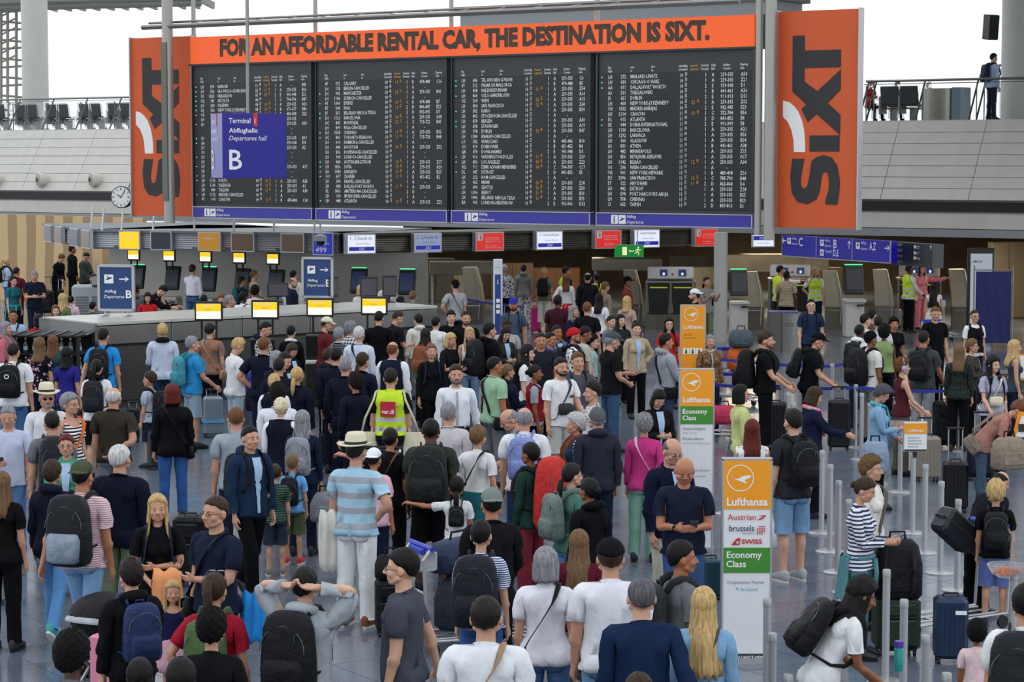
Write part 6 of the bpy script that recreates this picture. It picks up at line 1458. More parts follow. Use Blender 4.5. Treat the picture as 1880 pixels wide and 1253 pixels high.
# far right counter with orange-edged boards
p = ground(1872, 37); e = empty('gate_counter', T(p) @ Rz(-12)); tag(e, 'brown counter with orange-edged white boards at the right edge', 'counter')
b = MB(); b.box((.1, .3, .55), (.75, .6, 1.1), None, .01); obj('body', b, flat('counter_brown', '5c5248', .5), e)
text('Lufthansa\nGepäckabgabe\nBaggage', T((-.24, -.012, .72)), .34, .20, WHITE, e)
b = MB(); b.poly([(-.16, -.03, 1.02), (-.02, -.03, 1.42), (.26, -.03, 1.42), (.2, -.03, .98)], .03); o = obj('orange_board', b, flat('board_orange', 'f29a1c', .5), e); b = MB(); b.poly([(-.12, -.04, 1.05), (.0, -.04, 1.39), (.22, -.04, 1.39), (.17, -.04, 1.02)], .01); obj('white_sheet', b, WHITE, o)
p = ground(1882, 29); e = empty('notice_board', T(p) @ Rz(-8)); tag(e, 'white notice with orange border cut off by the right edge', 'sign')
b = MB(); b.poly([(-.18, 0, .62), (-.13, 0, .95), (-.04, 0, 1.35), (.4, 0, 1.35), (.4, 0, .62)], .05); obj('orange_board', b, flat('board_orange', 'f29a1c', .5), e); b = MB(); b.poly([(-.13, -.01, .67), (-.09, -.01, .95), (.0, -.01, 1.3), (.36, -.01, 1.3), (.36, -.01, .67)], .02); o = obj('white_sheet', b, WHITE, e)
for z in (.78, .98, 1.15): b = MB(); b.box((.02, -.018, z), (.12, .008, .1)); obj('pictogram', b, INK, o)
b = MB(); b.tube([(.1, .03, 0), (.1, .03, .65)], .03, 8); obj('post', b, ALU, e)

# ---- upright airline signs
LHO = flat('airline_orange', 'f7a014', .45); LHG = flat('class_green', '3f8f2c', .45); SW = flat('sign_white', 'e9edf0', .4)
CRANE = [(-.86, .22), (-.35, -.10), (-.05, .02), (.28, .20), (.86, .22), (.80, .02), (.42, -.12), (.34, -.24), (.52, -.34), (.40, -.44), (.02, -.26), (-.34, -.16)]
def crane(e, x, z, r, y):
    b = MB(); n = 32; ro, ri = r, r * .93
    b.add([(x + q * math.cos(2 * math.pi * i / n), y, z + q * math.sin(2 * math.pi * i / n)) for q in (ro, ri) for i in range(n)], [(i, (i + 1) % n, n + (i + 1) % n, n + i) for i in range(n)]); obj('ring_mark', b, WHITE, e)
    b = MB(); b.add([(x + p[0] * r * .92, y, z + p[1] * r * .92) for p in CRANE], [tuple(range(len(CRANE)))]); obj('bird_mark', b, WHITE, e)
def upright(px0, px1, pytop, pybase, label, yaw=0, Y=None):
    Y = Y or onz(940, pybase).y; p = ground((px0 + px1) / 2, Y); w = (px1 - px0) / F * Y; h = atY(px0, pytop, Y).z
    e = empty('airline_sign', T(p) @ Rz(yaw)); tag(e, label, 'sign', 'upright airline signs'); b = MB(); b.box((0, .05, h / 2), (w, .10, h - .0)); obj('body', b, SW, e)
    b = MB()
    for x in (-w / 2, w / 2): b.box((x, .05, h / 2), (.016, .115, h))
    b.box((0, .05, h), (w + .016, .115, .016)); obj('edge', b, ALU, e); b = MB(); b.box((0, .05, .02), (w + .02, .30, .04)); obj('base', b, ALU, e)
    Zp = lambda py: atY(px0, py, Y).z
    def band(pa, pb, mt, nm): b = MB(); b.box((0, -.003, (Zp(pa) + Zp(pb)) / 2), (w - .016, .012, Zp(pa) - Zp(pb))); return obj(nm, b, mt, e)
    return e, w, h, Zp, band, lambda px: (px - (px0 + px1) / 2) / F * Y
GR = flat('print_midgrey', '6d7073', .6); REDP = flat('print_red', 'c8232c', .6); NAV = flat('print_navy', '1f2f55', .6)
e, w, h, Zp, band, Xp = upright(1251, 1296, 561, 700, 'orange upright airline sign, farthest of the three in a row', 0, 38)
band(562, 760, LHO, 'orange_panel'); crane(e, Xp(1270), Zp(577), 13 / F * 38, -.012); text('Lufthansa', T((Xp(1256), -.012, Zp(604))), 36 / F * 38, None, WHITE, e, .02); text('Special\nAssistance', T((Xp(1256), -.012, Zp(622))), 24 / F * 38, None, flat('print_amber', 'a8661a'), e)
for k in range(3): b = MB(); b.box((Xp(1261 + k * 12), -.012, Zp(645)), (.10, .008, .10)); ic = obj('pictogram', b, WHITE, e); b = MB(); b.ell((Xp(1261 + k * 12), -.018, Zp(643)), (.014, .004, .014), 8, 5); b.box((Xp(1261 + k * 12), -.018, Zp(647)), (.03, .004, .04)); obj('figure_mark', b, INK, ic)
e, w, h, Zp, band, Xp = upright(1250, 1313, 679, 1011, 'upright airline sign with orange, green and white fields, middle of the three', 0)
Yb = onz(940, 1011).y; band(680, 746, LHO, 'orange_panel'); band(746, 779, LHG, 'green_panel'); crane(e, Xp(1271), Zp(702), 17 / F * Yb, -.012); text('Lufthansa', T((Xp(1256), -.012, Zp(739))), 50 / F * Yb, None, WHITE, e, .03)
text('Economy\nClass', T((Xp(1255), -.012, Zp(772))), 46 / F * Yb, 21 / F * Yb, WHITE, e, .02); text('Gepäckabgabe', T((Xp(1256), -.012, Zp(791))), 42 / F * Yb, None, GR, e); text('Bag Drop', T((Xp(1256), -.012, Zp(798))), 25 / F * Yb, None, flat('print_pale', 'b9bcc0'), e)
text('Mit Bordkarte', T((Xp(1256), -.012, Zp(808))), 38 / F * Yb, None, GR, e); text('with boarding pass', T((Xp(1256), -.012, Zp(817))), 50 / F * Yb, None, flat('print_pale', 'b9bcc0'), e); text('Cooperation Partner', T((Xp(1255), -.012, Zp(867))), 50 / F * Yb, None, GR, e); text('Air Dolomiti', T((Xp(1275), -.012, Zp(876))), 24 / F * Yb, None, GR, e)
e, w, h, Zp, band, Xp = upright(1331, 1421, 844, 1216, 'tall upright airline sign listing several airlines, nearest the camera', 0)
Yc = onz(940, 1216).y; k = 1 / F * Yc; band(846, 935, LHO, 'orange_panel'); band(1006, 1052, LHG, 'green_panel'); band(1201, 1213, flat('alliance_black', '2b2f36', .5), 'black_panel'); crane(e, Xp(1363), Zp(878), 25 * k, -.012)
text('Lufthansa', T((Xp(1338), -.012, Zp(929))), 76 * k, None, WHITE, e, .03); text('Austrian', T((Xp(1340), -.012, Zp(955))), 52 * k, 11 * k, REDP, e); b = MB(); b.add([(Xp(1394), -.012, Zp(955)), (Xp(1412), -.012, Zp(946)), (Xp(1405), -.012, Zp(953)), (Xp(1399), -.012, Zp(955))], [(0, 1, 2, 3)]); b.add([(Xp(1396), -.012, Zp(947)), (Xp(1412), -.012, Zp(946)), (Xp(1406), -.012, Zp(949))], [(0, 1, 2)]); obj('arrow_mark', b, REDP, e)
text('brussels', T((Xp(1343), -.012, Zp(976))), 46 * k, 12 * k, NAV, e, .005); text('AIRLINES', T((Xp(1366), -.012, Zp(981))), 23 * k, 3 * k, GR, e)
for r in range(4):
    for c in range(4):
        if (r, c) in ((0, 0), (3, 3)): continue
        b = MB(); b.box((Xp(1395.5 + c * 4.2), -.012, Zp(967 + r * 4.2)), (2.4 * k, .005, 2.4 * k)); obj('dot_mark', b, REDP, e)
b = MB(); b.add([(Xp(1347), -.012, Zp(1001)), (Xp(1362), -.012, Zp(1001)), (Xp(1364), -.012, Zp(988)), (Xp(1357), -.012, Zp(989))], [(0, 1, 2, 3)]); tl = obj('tail_mark', b, REDP, e); b = MB(); b.box((Xp(1358.5), -.016, Zp(996)), (6 * k, .003, 2 * k)); b.box((Xp(1358.5), -.016, Zp(996)), (2 * k, .003, 6 * k)); obj('cross_mark', b, WHITE, tl)
text('SWISS', T((Xp(1366), -.012, Zp(999))), 38 * k, 9 * k, REDP, e, .03); text('Economy\nClass', T((Xp(1338), -.012, Zp(1042))), 66 * k, 30 * k, WHITE, e, .02)
text('Cooperation Partner', T((Xp(1340), -.012, Zp(1074))), 70 * k, 8 * k, GR, e); text('Air Dolomiti', T((Xp(1365), -.012, Zp(1085))), 32 * k, 6 * k, flat('dolomiti_blue', '3a9fc0'), e); text('A STAR ALLIANCE MEMBER', T((Xp(1333), -.012, Zp(1210))), 86 * k, 6 * k, WHITE, e, .01)
b = MB(); b.add([(Xp(1356), -.012, Zp(1081)), (Xp(1361), -.012, Zp(1077)), (Xp(1359), -.012, Zp(1081)), (Xp(1363), -.012, Zp(1085))], [(0, 1, 2, 3)]); obj('wing_mark', b, flat('dolomiti_blue', '3a9fc0'), e)

# ---- queue posts and belts
POSTS = {}
def queue_post(px, top, base=None, label=None):
    p = onz(px, top, 1.0) if base is None else onz(px, base); h = 1.0
    if base is not None: h = max(.9, min(1.06, atY(px, top, p.y).z))
    e = empty('queue_post', T((p.x, p.y, 0))); tag(e, label, 'post', 'aluminium queue posts')
    me = shared('qp', lambda: autosmooth(MB().rings([(0, 0, .02, .033, .033), (0, 0, .93, .033, .033)], 20).mesh('tube', [ALU]))); link('tube', me, e, S3(1, 1, h))
    me = shared('qh', lambda: autosmooth(MB().rings([(0, 0, .93, .036, .036), (0, 0, .992, .036, .036), (0, 0, 1.0, .030, .030)], 20).mesh('head', [flat('head_silver', 'a2a4a6', .4, .6)]))); link('head', me, e, S3(1, 1, h))
    me = shared('qb', lambda: autosmooth(MB().rings([(0, 0, 0, .165, .165), (0, 0, .012, .165, .165), (0, 0, .024, .13, .13), (0, 0, .028, .04, .04)], 28).mesh('base', [ALU]))); link('base', me, e)
    POSTS[px] = (Vector((p.x, p.y, .95 * h)), e); return e
A_, B_, C_ = 'first', 'second', 'third'
for px, top, base, lab in ((1337, 803, None, 'queue post just behind the tall nearest airline sign'), (1435, 704, 817, 'queue post left of the reaching person, holding both blue belts'), (1448, 722, None, 'queue post right beside the belt post by the ribbed black suitcase'), (1458, 740, None, 'short-looking queue post behind the person in denim shorts'),
    (1491, 815, 948, 'queue post nearest the right leg of the denim shorts person'), (1508, 827, 980, 'rearmost of three queue posts right of the denim shorts person'), (1523, 853, 1014, 'middle of three queue posts right of the denim shorts person'), (1538, 883, 1052, 'frontmost of three queue posts right of the denim shorts person'), (1558, 917, None, 'queue post behind the person in the striped long sleeve'),
    (1570, 706, 823, 'queue post where the two blue belts meet at centre right'), (1581, 722, 845, 'queue post directly in front of the belt junction post'), (1597, 740, None, 'queue post left of the person in the denim shirt with scarf'), (1613, 760, None, 'queue post partly behind the denim shirt person'), (1652, 800, 905, 'queue post under the glass bowl by the denim shirt person'),
    (1675, 832, 980, 'queue post below the small framed notice'), (1697, 853, 1016, 'queue post in front of the framed notice post'), (1726, 884, 1053, 'third queue post right of the striped long sleeve person'), (1757, 917, 1085, 'queue post left of the luggage trolley with dark suitcase'), (1760, 712, 828, 'queue post beside the large black upright suitcase'), (1796, 698, 800, 'queue post left of the person with cream crossbody bag'),
    (1528, 668, None, 'queue post at the end of the rear blue belt'), (1628, 1046, None, 'front queue post beside the dark green suitcase'), (1660, 1101, None, 'front queue post behind the reaching hand with suitcase handle'), (1700, 1166, None, 'front queue post with black handle, before the navy suitcase'), (1738, 1236, None, 'lowest queue post at the bottom below the navy suitcase'), (1447, 1238, None, 'queue post top at the bottom edge left of the black backpack'),
    (1409, 1099, None, 'queue post in front of the tall airline sign'), (1418, 1163, None, 'lower queue post in front of the tall airline sign'), (1862, 1052, None, 'queue post carrying the glass bowl at the right edge'), (965, 553, 640, 'queue post of the left belt near the magenta suitcase'), (1383, 560, None, 'thin post leaning near the beige pod'), (1317, 655, None, 'rear belt post beside the leopard print person')):
    if px == 1383: continue
    queue_post(px, top, base, lab)
BELT = flat('belt_blue', '1f2f96', .6)
def belt(a, b_, ext=None):
    pa, e = POSTS[a]; pb = POSTS[b_][0] if b_ in POSTS else ext; d = pb - pa; m = MB(); n = 8; pts = [(pa.lerp(pb, i / n) - Vector((pa.x, pa.y, 0)) - Vector((0, 0, .03 * math.sin(math.pi * i / n)))) for i in range(n + 1)]
    m.tube(pts, .026, 4, .12, up=Vector((0, 0, 1)).cross(d)); m2 = MB(); 
    vs = []; nrm = Vector((-d.y, d.x, 0)).normalized() * .0025
    for p in pts: vs += [p + nrm + Vector((0, 0, .026)), p + nrm - Vector((0, 0, .026)), p - nrm - Vector((0, 0, .026)), p - nrm + Vector((0, 0, .026))]
    fs = [(4 * i + j, 4 * i + (j + 1) % 4, 4 * i + 4 + (j + 1) % 4, 4 * i + 4 + j) for i in range(n) for j in range(4)]; m2.add(vs, fs); obj('belt', m2, BELT, e)
belt(1435, 1570); belt(1570, 1760); belt(1435, 'x', onz(1306, 706, .95)); belt(1760, 1796); belt(1317, 1528); belt(965, 'x', atY(846, 548, POSTS[965][0].y + 3)); belt(1581, 'x', POSTS[1570][0]); belt(1528, 'x', onz(1650, 640, .95))
# framed notice on its post, glass bowls
pp = POSTS[1675][0]; e = empty('framed_notice', T((pp.x, pp.y - .05, 0))); tag(e, 'small framed airline notice on a queue post', 'sign')
b = MB(); b.box((.01, 0, 1.20), (.29, .02, .37), None, .005); obj('frame', b, ALU, e); b = MB(); b.box((.01, -.014, 1.20), (.27, .008, .35)); sh = obj('sheet', b, SW, e); b = MB(); b.box((.01, -.020, 1.30), (.27, .006, .13)); obj('orange_field', b, LHO, sh); text('Lufthansa', T((-.08, -.026, 1.26)), .18, None, WHITE, e, .02); text('Bitte halten Sie Ihre\nReisedokumente bereit.\nPlease have your travel\ndocuments ready.', T((-.08, -.02, 1.06)), .17, .14, GR, e)
b = MB(); b.box((.01, -.02, 1.035), (.27, .006, .02)); obj('black_field', b, INK, sh); b = MB(); b.box((.01, .03, 1.0), (.05, .05, .12)); obj('clamp', b, BLACK, e)
bgm, bt_, bb_ = nodes_mat('clear_bowl', .05, 0, (.95, .97, .97, 1)); bb_.inputs['Transmission Weight'].default_value = .9; bb_.inputs['Alpha'].default_value = .5
for key, px, py, Y, lab in ((1652, 1637, 800, None, 'clear bowl of orange sweets beside the denim shirt person'), (1862, 1857, 1085, None, 'clear bowl of sweets at the right edge of the photo')):
    pp = POSTS[key][0]; e = empty('glass_bowl', T((pp.x - .08, pp.y - .05, pp.z + .02))); tag(e, lab, 'bowl')
    b = MB(); b.rings([(0, 0, 0, .07, .07), (0, 0, .03, .12, .12), (0, 0, .11, .17, .17), (0, 0, .115, .163, .163), (0, 0, .04, .11, .11), (0, 0, .012, .06, .06)], 24); obj('bowl', b, bgm, e, smooth=True)
    b = MB(); rr = random.Random(5)
    for i in range(40): a_ = rr.uniform(0, 6.28); q_ = rr.uniform(0, .11); b.ell((q_ * math.cos(a_), q_ * math.sin(a_), .035 + rr.uniform(0, .04)), (.022, .014, .012), 6, 4)
    o = obj('sweets', b, flat('sweets_orange', 'd8763a', .5), e); o['kind'] = 'stuff'

# ================================================================== LUGGAGE
def suitcase(px, pybase, wpx, hpx, color, kind, yaw, handle, label, d=.26, z0=None, Y=None, tilt=0, hcol='silver', extra=None, top=None):
    base = onz(px, pybase) if Y is None else ground(px, Y)
    k = base.y / F; w, h = wpx * k, hpx * k
    if top is not None: base = ground(px, Y); w = wpx * Y / F; h = atY(px, top, Y).z - (z0 or 0)
    if z0: base = Vector((base.x, base.y, z0))
    e = empty('suitcase', T(base) @ Rz(yaw) @ Rx(tilt)); tag(e, label, 'suitcase'); m = M_PLAST if kind == 'hard' else M_NYLON
    wh = .05; hb = h - wh
    b = MB(); b.box((0, 0, wh + hb / 2), (w, d, hb), None, min(.035, w * .12)); o = obj('shell', b, m, e, color=color)
    if kind == 'hard':
        for i in range(6): x = -w * .36 + w * .72 * i / 5; b = MB(); b.box((x, -d / 2 - .002, wh + hb / 2), (w * .045, .014, hb * .84), None, .004); obj('rib', b, m, e, color=color)
        b = MB(); b.box((0, 0, wh + hb / 2), (w + .006, .014, hb - .02)); b.box((0, 0, wh + hb / 2), (w - .05, .014, hb + .006)); obj('zip_seam', b, flat('seam', '2a2b2e', .5), e)
    else:
        b = MB(); b.box((0, -d / 2 - .02, wh + hb * .36), (w * .78, .05, hb * .54), None, .02); obj('pocket', b, m, e, color=color); b = MB(); b.box((0, -d / 2 - .01, wh + hb * .80), (w * .72, .03, hb * .22), None, .01); obj('pocket', b, m, e, color=color)
        b = MB(); b.box((0, -d / 2 - .048, wh + hb * .60), (w * .70, .008, .010)); b.box((0, -d / 2 - .028, wh + hb * .90), (w * .66, .008, .010)); obj('zipper', b, flat('zip_metal', '5a5e66', .35, .6), e)
    b = MB(); b.tube([(-.07, 0, h), (-.06, 0, h + .03), (.06, 0, h + .03), (.07, 0, h)], .010, 6); obj('grip', b, BLACK, e)
    wm = shared('wheel', lambda: MB().rings([(0, 0, -.012, .024, .024), (0, 0, .012, .024, .024)], 14, Ry(90)).mesh('wheel', [BLACK]))
    for x in (-w * .38, w * .38):
        for y in (-d * .32, d * .32): wl = link('wheel', wm, e, T((x, y, .024))); b = shared('fork', lambda: MB().box((0, 0, .028), (.034, .03, .022)).mesh('fork', [BLACK])); link('fork', b, wl)
    if handle:
        g = handle; b = MB(); sx = min(.09, w * .3)
        for x in (-sx, sx): b.tube([(x, d * .38, h - .02), (x, d * .38, h + g)], .009, 6)
        hh = obj('telescopic_rods', b, ALU, e); b = MB(); b.box((0, d * .38, h + g), (sx * 2 + .05, .03, .03), None, .008); obj('handle', b, BLACK, e)
    if extra == 'strap': b = MB(); b.box((0, 0, wh + hb * .36), (w + .03, d + .04, .05)); obj('luggage_strap', b, M_NYLON, e, color='5d9fd0')
    if extra == 'tag': b = MB(); b.box((w * .25, -d / 2 - .02, h - .12), (.10, .01, .035)); obj('tag', b, WHITE, e)
    return e
SC = suitcase
SC(391, 803, 36, 76, '7c8894', 'hard', 12, .10, 'grey ribbed suitcase with light blue strap beside the person with teal backpack', extra='strap')
SC(447, 793, 34, 66, '59636c', 'hard', 8, 0, 'darker grey ribbed suitcase right of the blue-strapped one')
SC(12, 1108, 40, 112, '8b9199', 'hard', -6, 0, 'large light grey suitcase cut off by the left edge', d=.3)
SC(717, 1166, 56, 104, 'ink', 'soft', 8, .05, 'black soft suitcase pulled by the person in the cream hat', d=.28)
SC(243, 812, 24, 62, 'ink', 'soft', 0, .1, 'black suitcase beside the olive polo person on the left'); SC(285, 862, 26, 72, 'charcoal', 'hard', 20, .2, 'dark suitcase beside the person in black top and blue jeans')
SC(1744, 1216, 60, 124, '1d2f4e', 'hard', -4, 0, 'navy ribbed suitcase standing alone at lower right', d=.3, extra='tag')
SC(1644, 1200, 80, 108, '2c3a2c', 'soft', 4, 0, 'large dark green suitcase under a black backpack', d=.34)
SC(1753, 940, 46, 94, 'ink', 'hard', -8, .42, 'glossy black suitcase with raised rods right of the framed notice', d=.26)
SC(1800, 882, 50, 86, '191d2c', 'soft', -10, .30, 'dark navy soft suitcase of the person with cream crossbody bag', d=.28)
SC(1701, 884, 46, 84, '8a8176', 'hard', 6, .25, 'warm grey ribbed suitcase behind the framed notice', d=.26)
SC(1737, 822, 46, 86, 'ink', 'soft', 4, .24, 'large black upright soft suitcase behind the right belt', d=.3)
SC(1424, 824, 40, 86, 'ink', 'hard', 10, .2, 'black ribbed suitcase of the person in the black T-shirt at the belt', d=.3)
SC(1540, 826, 40, 92, '1b1c20', 'hard', -4, .2, 'black suitcase of the person in the black cap at the belt', d=.3)
SC(1303, 1100, 30, 76, '1f4350', 'hard', 14, .55, 'dark teal ribbed suitcase behind the person in navy T-shirt with a phone', d=.26)
SC(203, 1330, 30, 168, 'e08aa6', 'hard', 70, 0, 'pink suitcase with crossed red lines at the bottom left', d=.3)
SC(984, 612, 18, 48, 'c8287e', 'hard', 4, .15, 'small magenta suitcase by the left belt post'); SC(1643, 603, 22, 36, 'a3a5a2', 'hard', 0, .45, 'silver suitcase beside the hi-vis person and pink suit')
SC(88, 578, 22, 44, 'ink', 'soft', -6, .4, 'black suitcase behind the person in navy polo looking at a phone'); SC(112, 592, 12, 60, 'ink', 'soft', 10, .3, 'narrow black suitcase by the vented cabinet')
SC(1176, 700, 18, 46, '6a4a4c', 'soft', 6, .5, 'dull red suitcase of the person in the beige cardigan'); SC(1233, 740, 22, 60, 'ink', 'soft', 0, .4, 'black suitcase right of the grey hoodie person')
SC(625, 860, 20, 60, 'ink', 'soft', 0, .4, 'black crew suitcase by the navy uniformed persons'); SC(598, 852, 18, 56, 'ink', 'soft', 10, .35, 'second black crew suitcase by the navy uniformed persons')
SC(636, 1110, 14, 70, '20306a', 'hard', 0, .1, 'narrow blue suitcase left of the person in the cream hat', d=.2); SC(352, 1075, 60, 130, 'ink', 'soft', -8, 0, 'big black case behind the person with orange scarf', d=.3)
SC(730, 1440, 58, 120, '3a1518', 'hard', 10, .62, 'dark red patterned suitcase with raised rod at the bottom', d=.3); SC(1072, 1345, 60, 108, 'ink', 'soft', 0, .1, 'black bag top gripped by two hands at the bottom', d=.3)
# bags resting on luggage or floor
def duffel(c, sx, sy, sz, color, label, yaw=0, name='travel_bag', cat='bag', mat=None):
    e = obj(name, MB().rings([(0, 0, 0, sx * .42, sy * .42), (0, 0, sz * .08, sx * .5, sy * .5), (0, 0, sz * .6, sx * .5, sy * .5), (0, 0, sz * .9, sx * .42, sy * .36), (0, 0, sz, sx * .3, sy * .2)], 22, pw=.6), mat or M_NYLON, None, T(c) @ Rz(yaw), True, color=color); tag(e, label, cat)
    b = MB(); b.tube([(-sx * .18, 0, sz * .9), (-sx * .14, 0, sz + .07), (sx * .14, 0, sz + .07), (sx * .18, 0, sz * .9)], .012, 6); obj('handle', b, M_NYLON, e, color='ink'); b = MB(); b.box((0, -sy * .49, sz * .35), (sx * .6, .03, sz * .4), None, .01); obj('pocket', b, M_NYLON, e, color=color); return e
def ontop(px, py, Y): return atY(px, py, Y)
q = onz(717, 1166); duffel(Vector((q.x, q.y, .555)), .30, .24, .22, 'ink', 'small black bag sitting on the black soft suitcase behind the cream hat person')
q = onz(1640, 1200); e = duffel(Vector((q.x + .02, q.y - .02, .52)), .46, .30, .55, 'ink', 'black backpack standing upright on the dark green suitcase', name='backpack', cat='backpack')
for x in (-.12, .12): b = MB(); b.tube([(x, -.16, .50), (x * 1.1, -.20, .3), (x, -.17, .08)], .025, 6, .3); obj('strap', b, M_NYLON, e, color='ink')
q = onz(1606, 862, .6); e = duffel(Vector((q.x, q.y, .56)), .36, .22, .40, '8a9cb4', 'pale blue-grey backpack held low by the denim shirt person', name='backpack', cat='backpack')
q = onz(1852, 835, .9); e = duffel(Vector((q.x, q.y, .72)), .46, .26, .40, '8d7f70', 'taupe backpack slipping off the bending person at the right edge', 20, 'backpack', 'backpack')
q = onz(470, 712, .9); duffel(Vector((q.x, q.y, .85)), .30, .2, .32, '26348a', 'blue shopping bag held by the person in navy polo', cat='bag'); q = onz(467, 722, .7); duffel(Vector((q.x + .05, q.y - .12, .78)), .22, .04, .26, '68b4de', 'pale blue paper bag beside the blue shopping bag', cat='bag')
q = onz(470, 760, .4); duffel(Vector((q.x, q.y + .3, .42)), .42, .3, .5, '14182a', 'dark navy bag standing on the grey suitcase', cat='bag')
Q = ground(1362, 43); duffel(Q + Vector((0, 0, .62)), .52, .4, .42, 'c05a1e', 'orange travel bag stacked on a trolley behind the leopard print person'); duffel(Q + Vector((0, 0, 1.05)), .46, .36, .32, '48555e', 'slate grey bag on top of the orange travel bag'); duffel(Q + Vector((0, 0, .28)), .55, .42, .33, 'ab3a22', 'rust red bag beneath the orange travel bag')
q = onz(582, 1000, .3); duffel(Vector((q.x, q.y + 1.0, .40)), .34, .22, .34, '8b8f98', 'grey doctor-style backpack carried low behind the two small persons', name='backpack', cat='backpack')
# baggage trolleys
def trolley(px, pyb, yaw, label, hm=None):
    p = onz(px, pyb); e = empty('baggage_trolley', T(p) @ Rz(yaw)); tag(e, label, 'trolley')
    b = MB()
    for x in (-.24, .24): b.tube([(x, -.35, .12), (x, .45, .14), (x * 1.0, .5, .9), (x, .42, 1.0)], .018, 8)
    b.tube([(-.24, .5, .6), (.24, .5, .6)], .012, 6); b.tube([(-.24, -.35, .12), (.24, -.35, .12)], .018, 6); b.tube([(-.2, -.7, .1), (.2, -.7, .1)], .018, 6); b.tube([(-.24, -.35, .12), (-.2, -.7, .1)], .016, 6); b.tube([(.24, -.35, .12), (.2, -.7, .1)], .016, 6); obj('frame', b, ALU, e)
    b = MB(); b.tube([(-.27, .42, 1.0), (.27, .42, 1.0)], .026, 8); b.box((0, .46, .96), (.3, .05, .06), None, .01); obj('handle', b, hm or flat('trolley_blue', '2338b4', .4), e)
    b = MB()
    for x in (-.16, 0, .16): b.tube([(x, -.6, .13), (x, .42, .14)], .010, 6)
    obj('deck_bars', b, ALU, e); b = MB(); b.box((0, .45, .80), (.42, .16, .02)); b.box((0, .36, .88), (.42, .02, .16)); obj('basket', b, ALU, e)
    for x, y in ((-.24, .40), (.24, .40), (-.18, -.62), (.18, -.62)): wl = link('wheel', shared('twheel', lambda: MB().rings([(0, 0, -.018, .06, .06), (0, 0, .018, .06, .06)], 16, Ry(90)).mesh('wheel', [BLACK])), e, T((x, y, .06)))
    return e
t = trolley(850, 1190, 115, 'baggage trolley with blue handle pushed by the person in the grey cap'); p = onz(850, 1190)
duffel(Vector((p.x, p.y + .1, .18)), .6, .42, .5, '2a2f3a', 'dark case on the trolley of the person in the grey cap', 60); duffel(Vector((p.x - .05, p.y + .2, .70)), .66, .4, .30, '2c3850', 'blue-grey bag on top of the trolley of the person in the grey cap', 50)
t = trolley(1752, 1152, -62, 'baggage trolley carrying a slanted dark suitcase at right'); p = onz(1752, 1152)
SC(1798, 1040, 44, 100, '22262c', 'hard', -60, 0, 'slanted dark ribbed suitcase lying on the right trolley', z0=.75, Y=p.y + .3, tilt=52, d=.26)
t = trolley(715, 960, 170, 'baggage trolley with red bags behind the cream hat person', DARK); p = onz(715, 960); duffel(Vector((p.x, p.y, .18)), .5, .4, .4, '5a1c20', 'dark red bag on the trolley behind the cream hat person'); duffel(Vector((p.x + .05, p.y, .60)), .45, .35, .25, 'ink', 'black bag on the trolley behind the cream hat person')
t = trolley(1060, 830, 10, 'baggage trolley with green bag held by the person in the white printed T-shirt'); p = onz(1060, 830); duffel(Vector((p.x - .05, p.y - .1, .2)), .42, .34, .42, '3e5222', 'green and black round bag on the trolley by the white printed T-shirt')
t = trolley(1735, 622, 20, 'baggage trolley with green sign at the far right near the totem'); b = MB(); b.box((0, .52, .75), (.4, .02, .25)); obj('green_plate', b, flat('plate_green', '2f7a3a', .5), t)
t = trolley(1328, 800, -12, 'baggage trolley with black and white bars behind the upright signs'); p = onz(1328, 800); duffel(Vector((p.x, p.y, .2)), .5, .4, .3, 'c23a5c', 'pinkish red bag on the trolley behind the upright signs'); t = trolley(1690, 668, 200, 'empty baggage trolley by the framed counter group at right')
t = trolley(1362, 739, 30, 'baggage trolley under the stacked orange bags')
# stroller hood-like black seat, green bottle, pink boxes
q = onz(195, 1120, .75); e = obj('pushchair_hood', MB().ell((0, 0, 0), (.33, .30, .20), 20, 12), M_NYLON, None, T(Vector((q.x, q.y, .70))) @ Rz(-25), True, color='ink'); tag(e, 'black pushchair hood with grey edge beside the black hoodie', 'pushchair')
b = MB(); b.tube([(.33 * math.cos(t_) * 1.0, .3 * math.sin(t_), -.04 - .05 * math.sin(t_)) for t_ in [math.pi + math.pi * i / 12 for i in range(13)]], .035, 8, .5); obj('grey_edge', b, M_NYLON, e, color='lightgrey')
b = MB(); b.box((.05, .1, -.35), (.42, .34, .4), None, .05); obj('seat', b, M_NYLON, e, color='ink')
b = MB()
for x in (-.18, .22): b.tube([(x, .2, -.3), (x, -.25, -.66)], .015, 6); b.tube([(x, -.2, -.3), (x, .3, -.66)], .015, 6)
obj('frame', b, ALU, e)
for x in (-.18, .22):
    for y in (-.25, .3): link('wheel', ST['twheel'], e, T((x, y, -.64)))
q = onz(1650, 1232, .9); e = obj('drink_bottle', MB().rings([(0, 0, 0, .033, .033), (0, 0, .16, .036, .036), (0, 0, .17, .03, .03)], 16), flat('bottle_teal', '1f8f8c', .2), None, T(q), auto=40); tag(e, 'teal drinking bottle with purple lid at the bottom right', 'bottle'); b = MB(); b.rings([(0, 0, .17, .035, .035), (0, 0, .215, .032, .032)], 16); obj('lid', b, flat('lid_purple', '4b2f9a', .4), e)

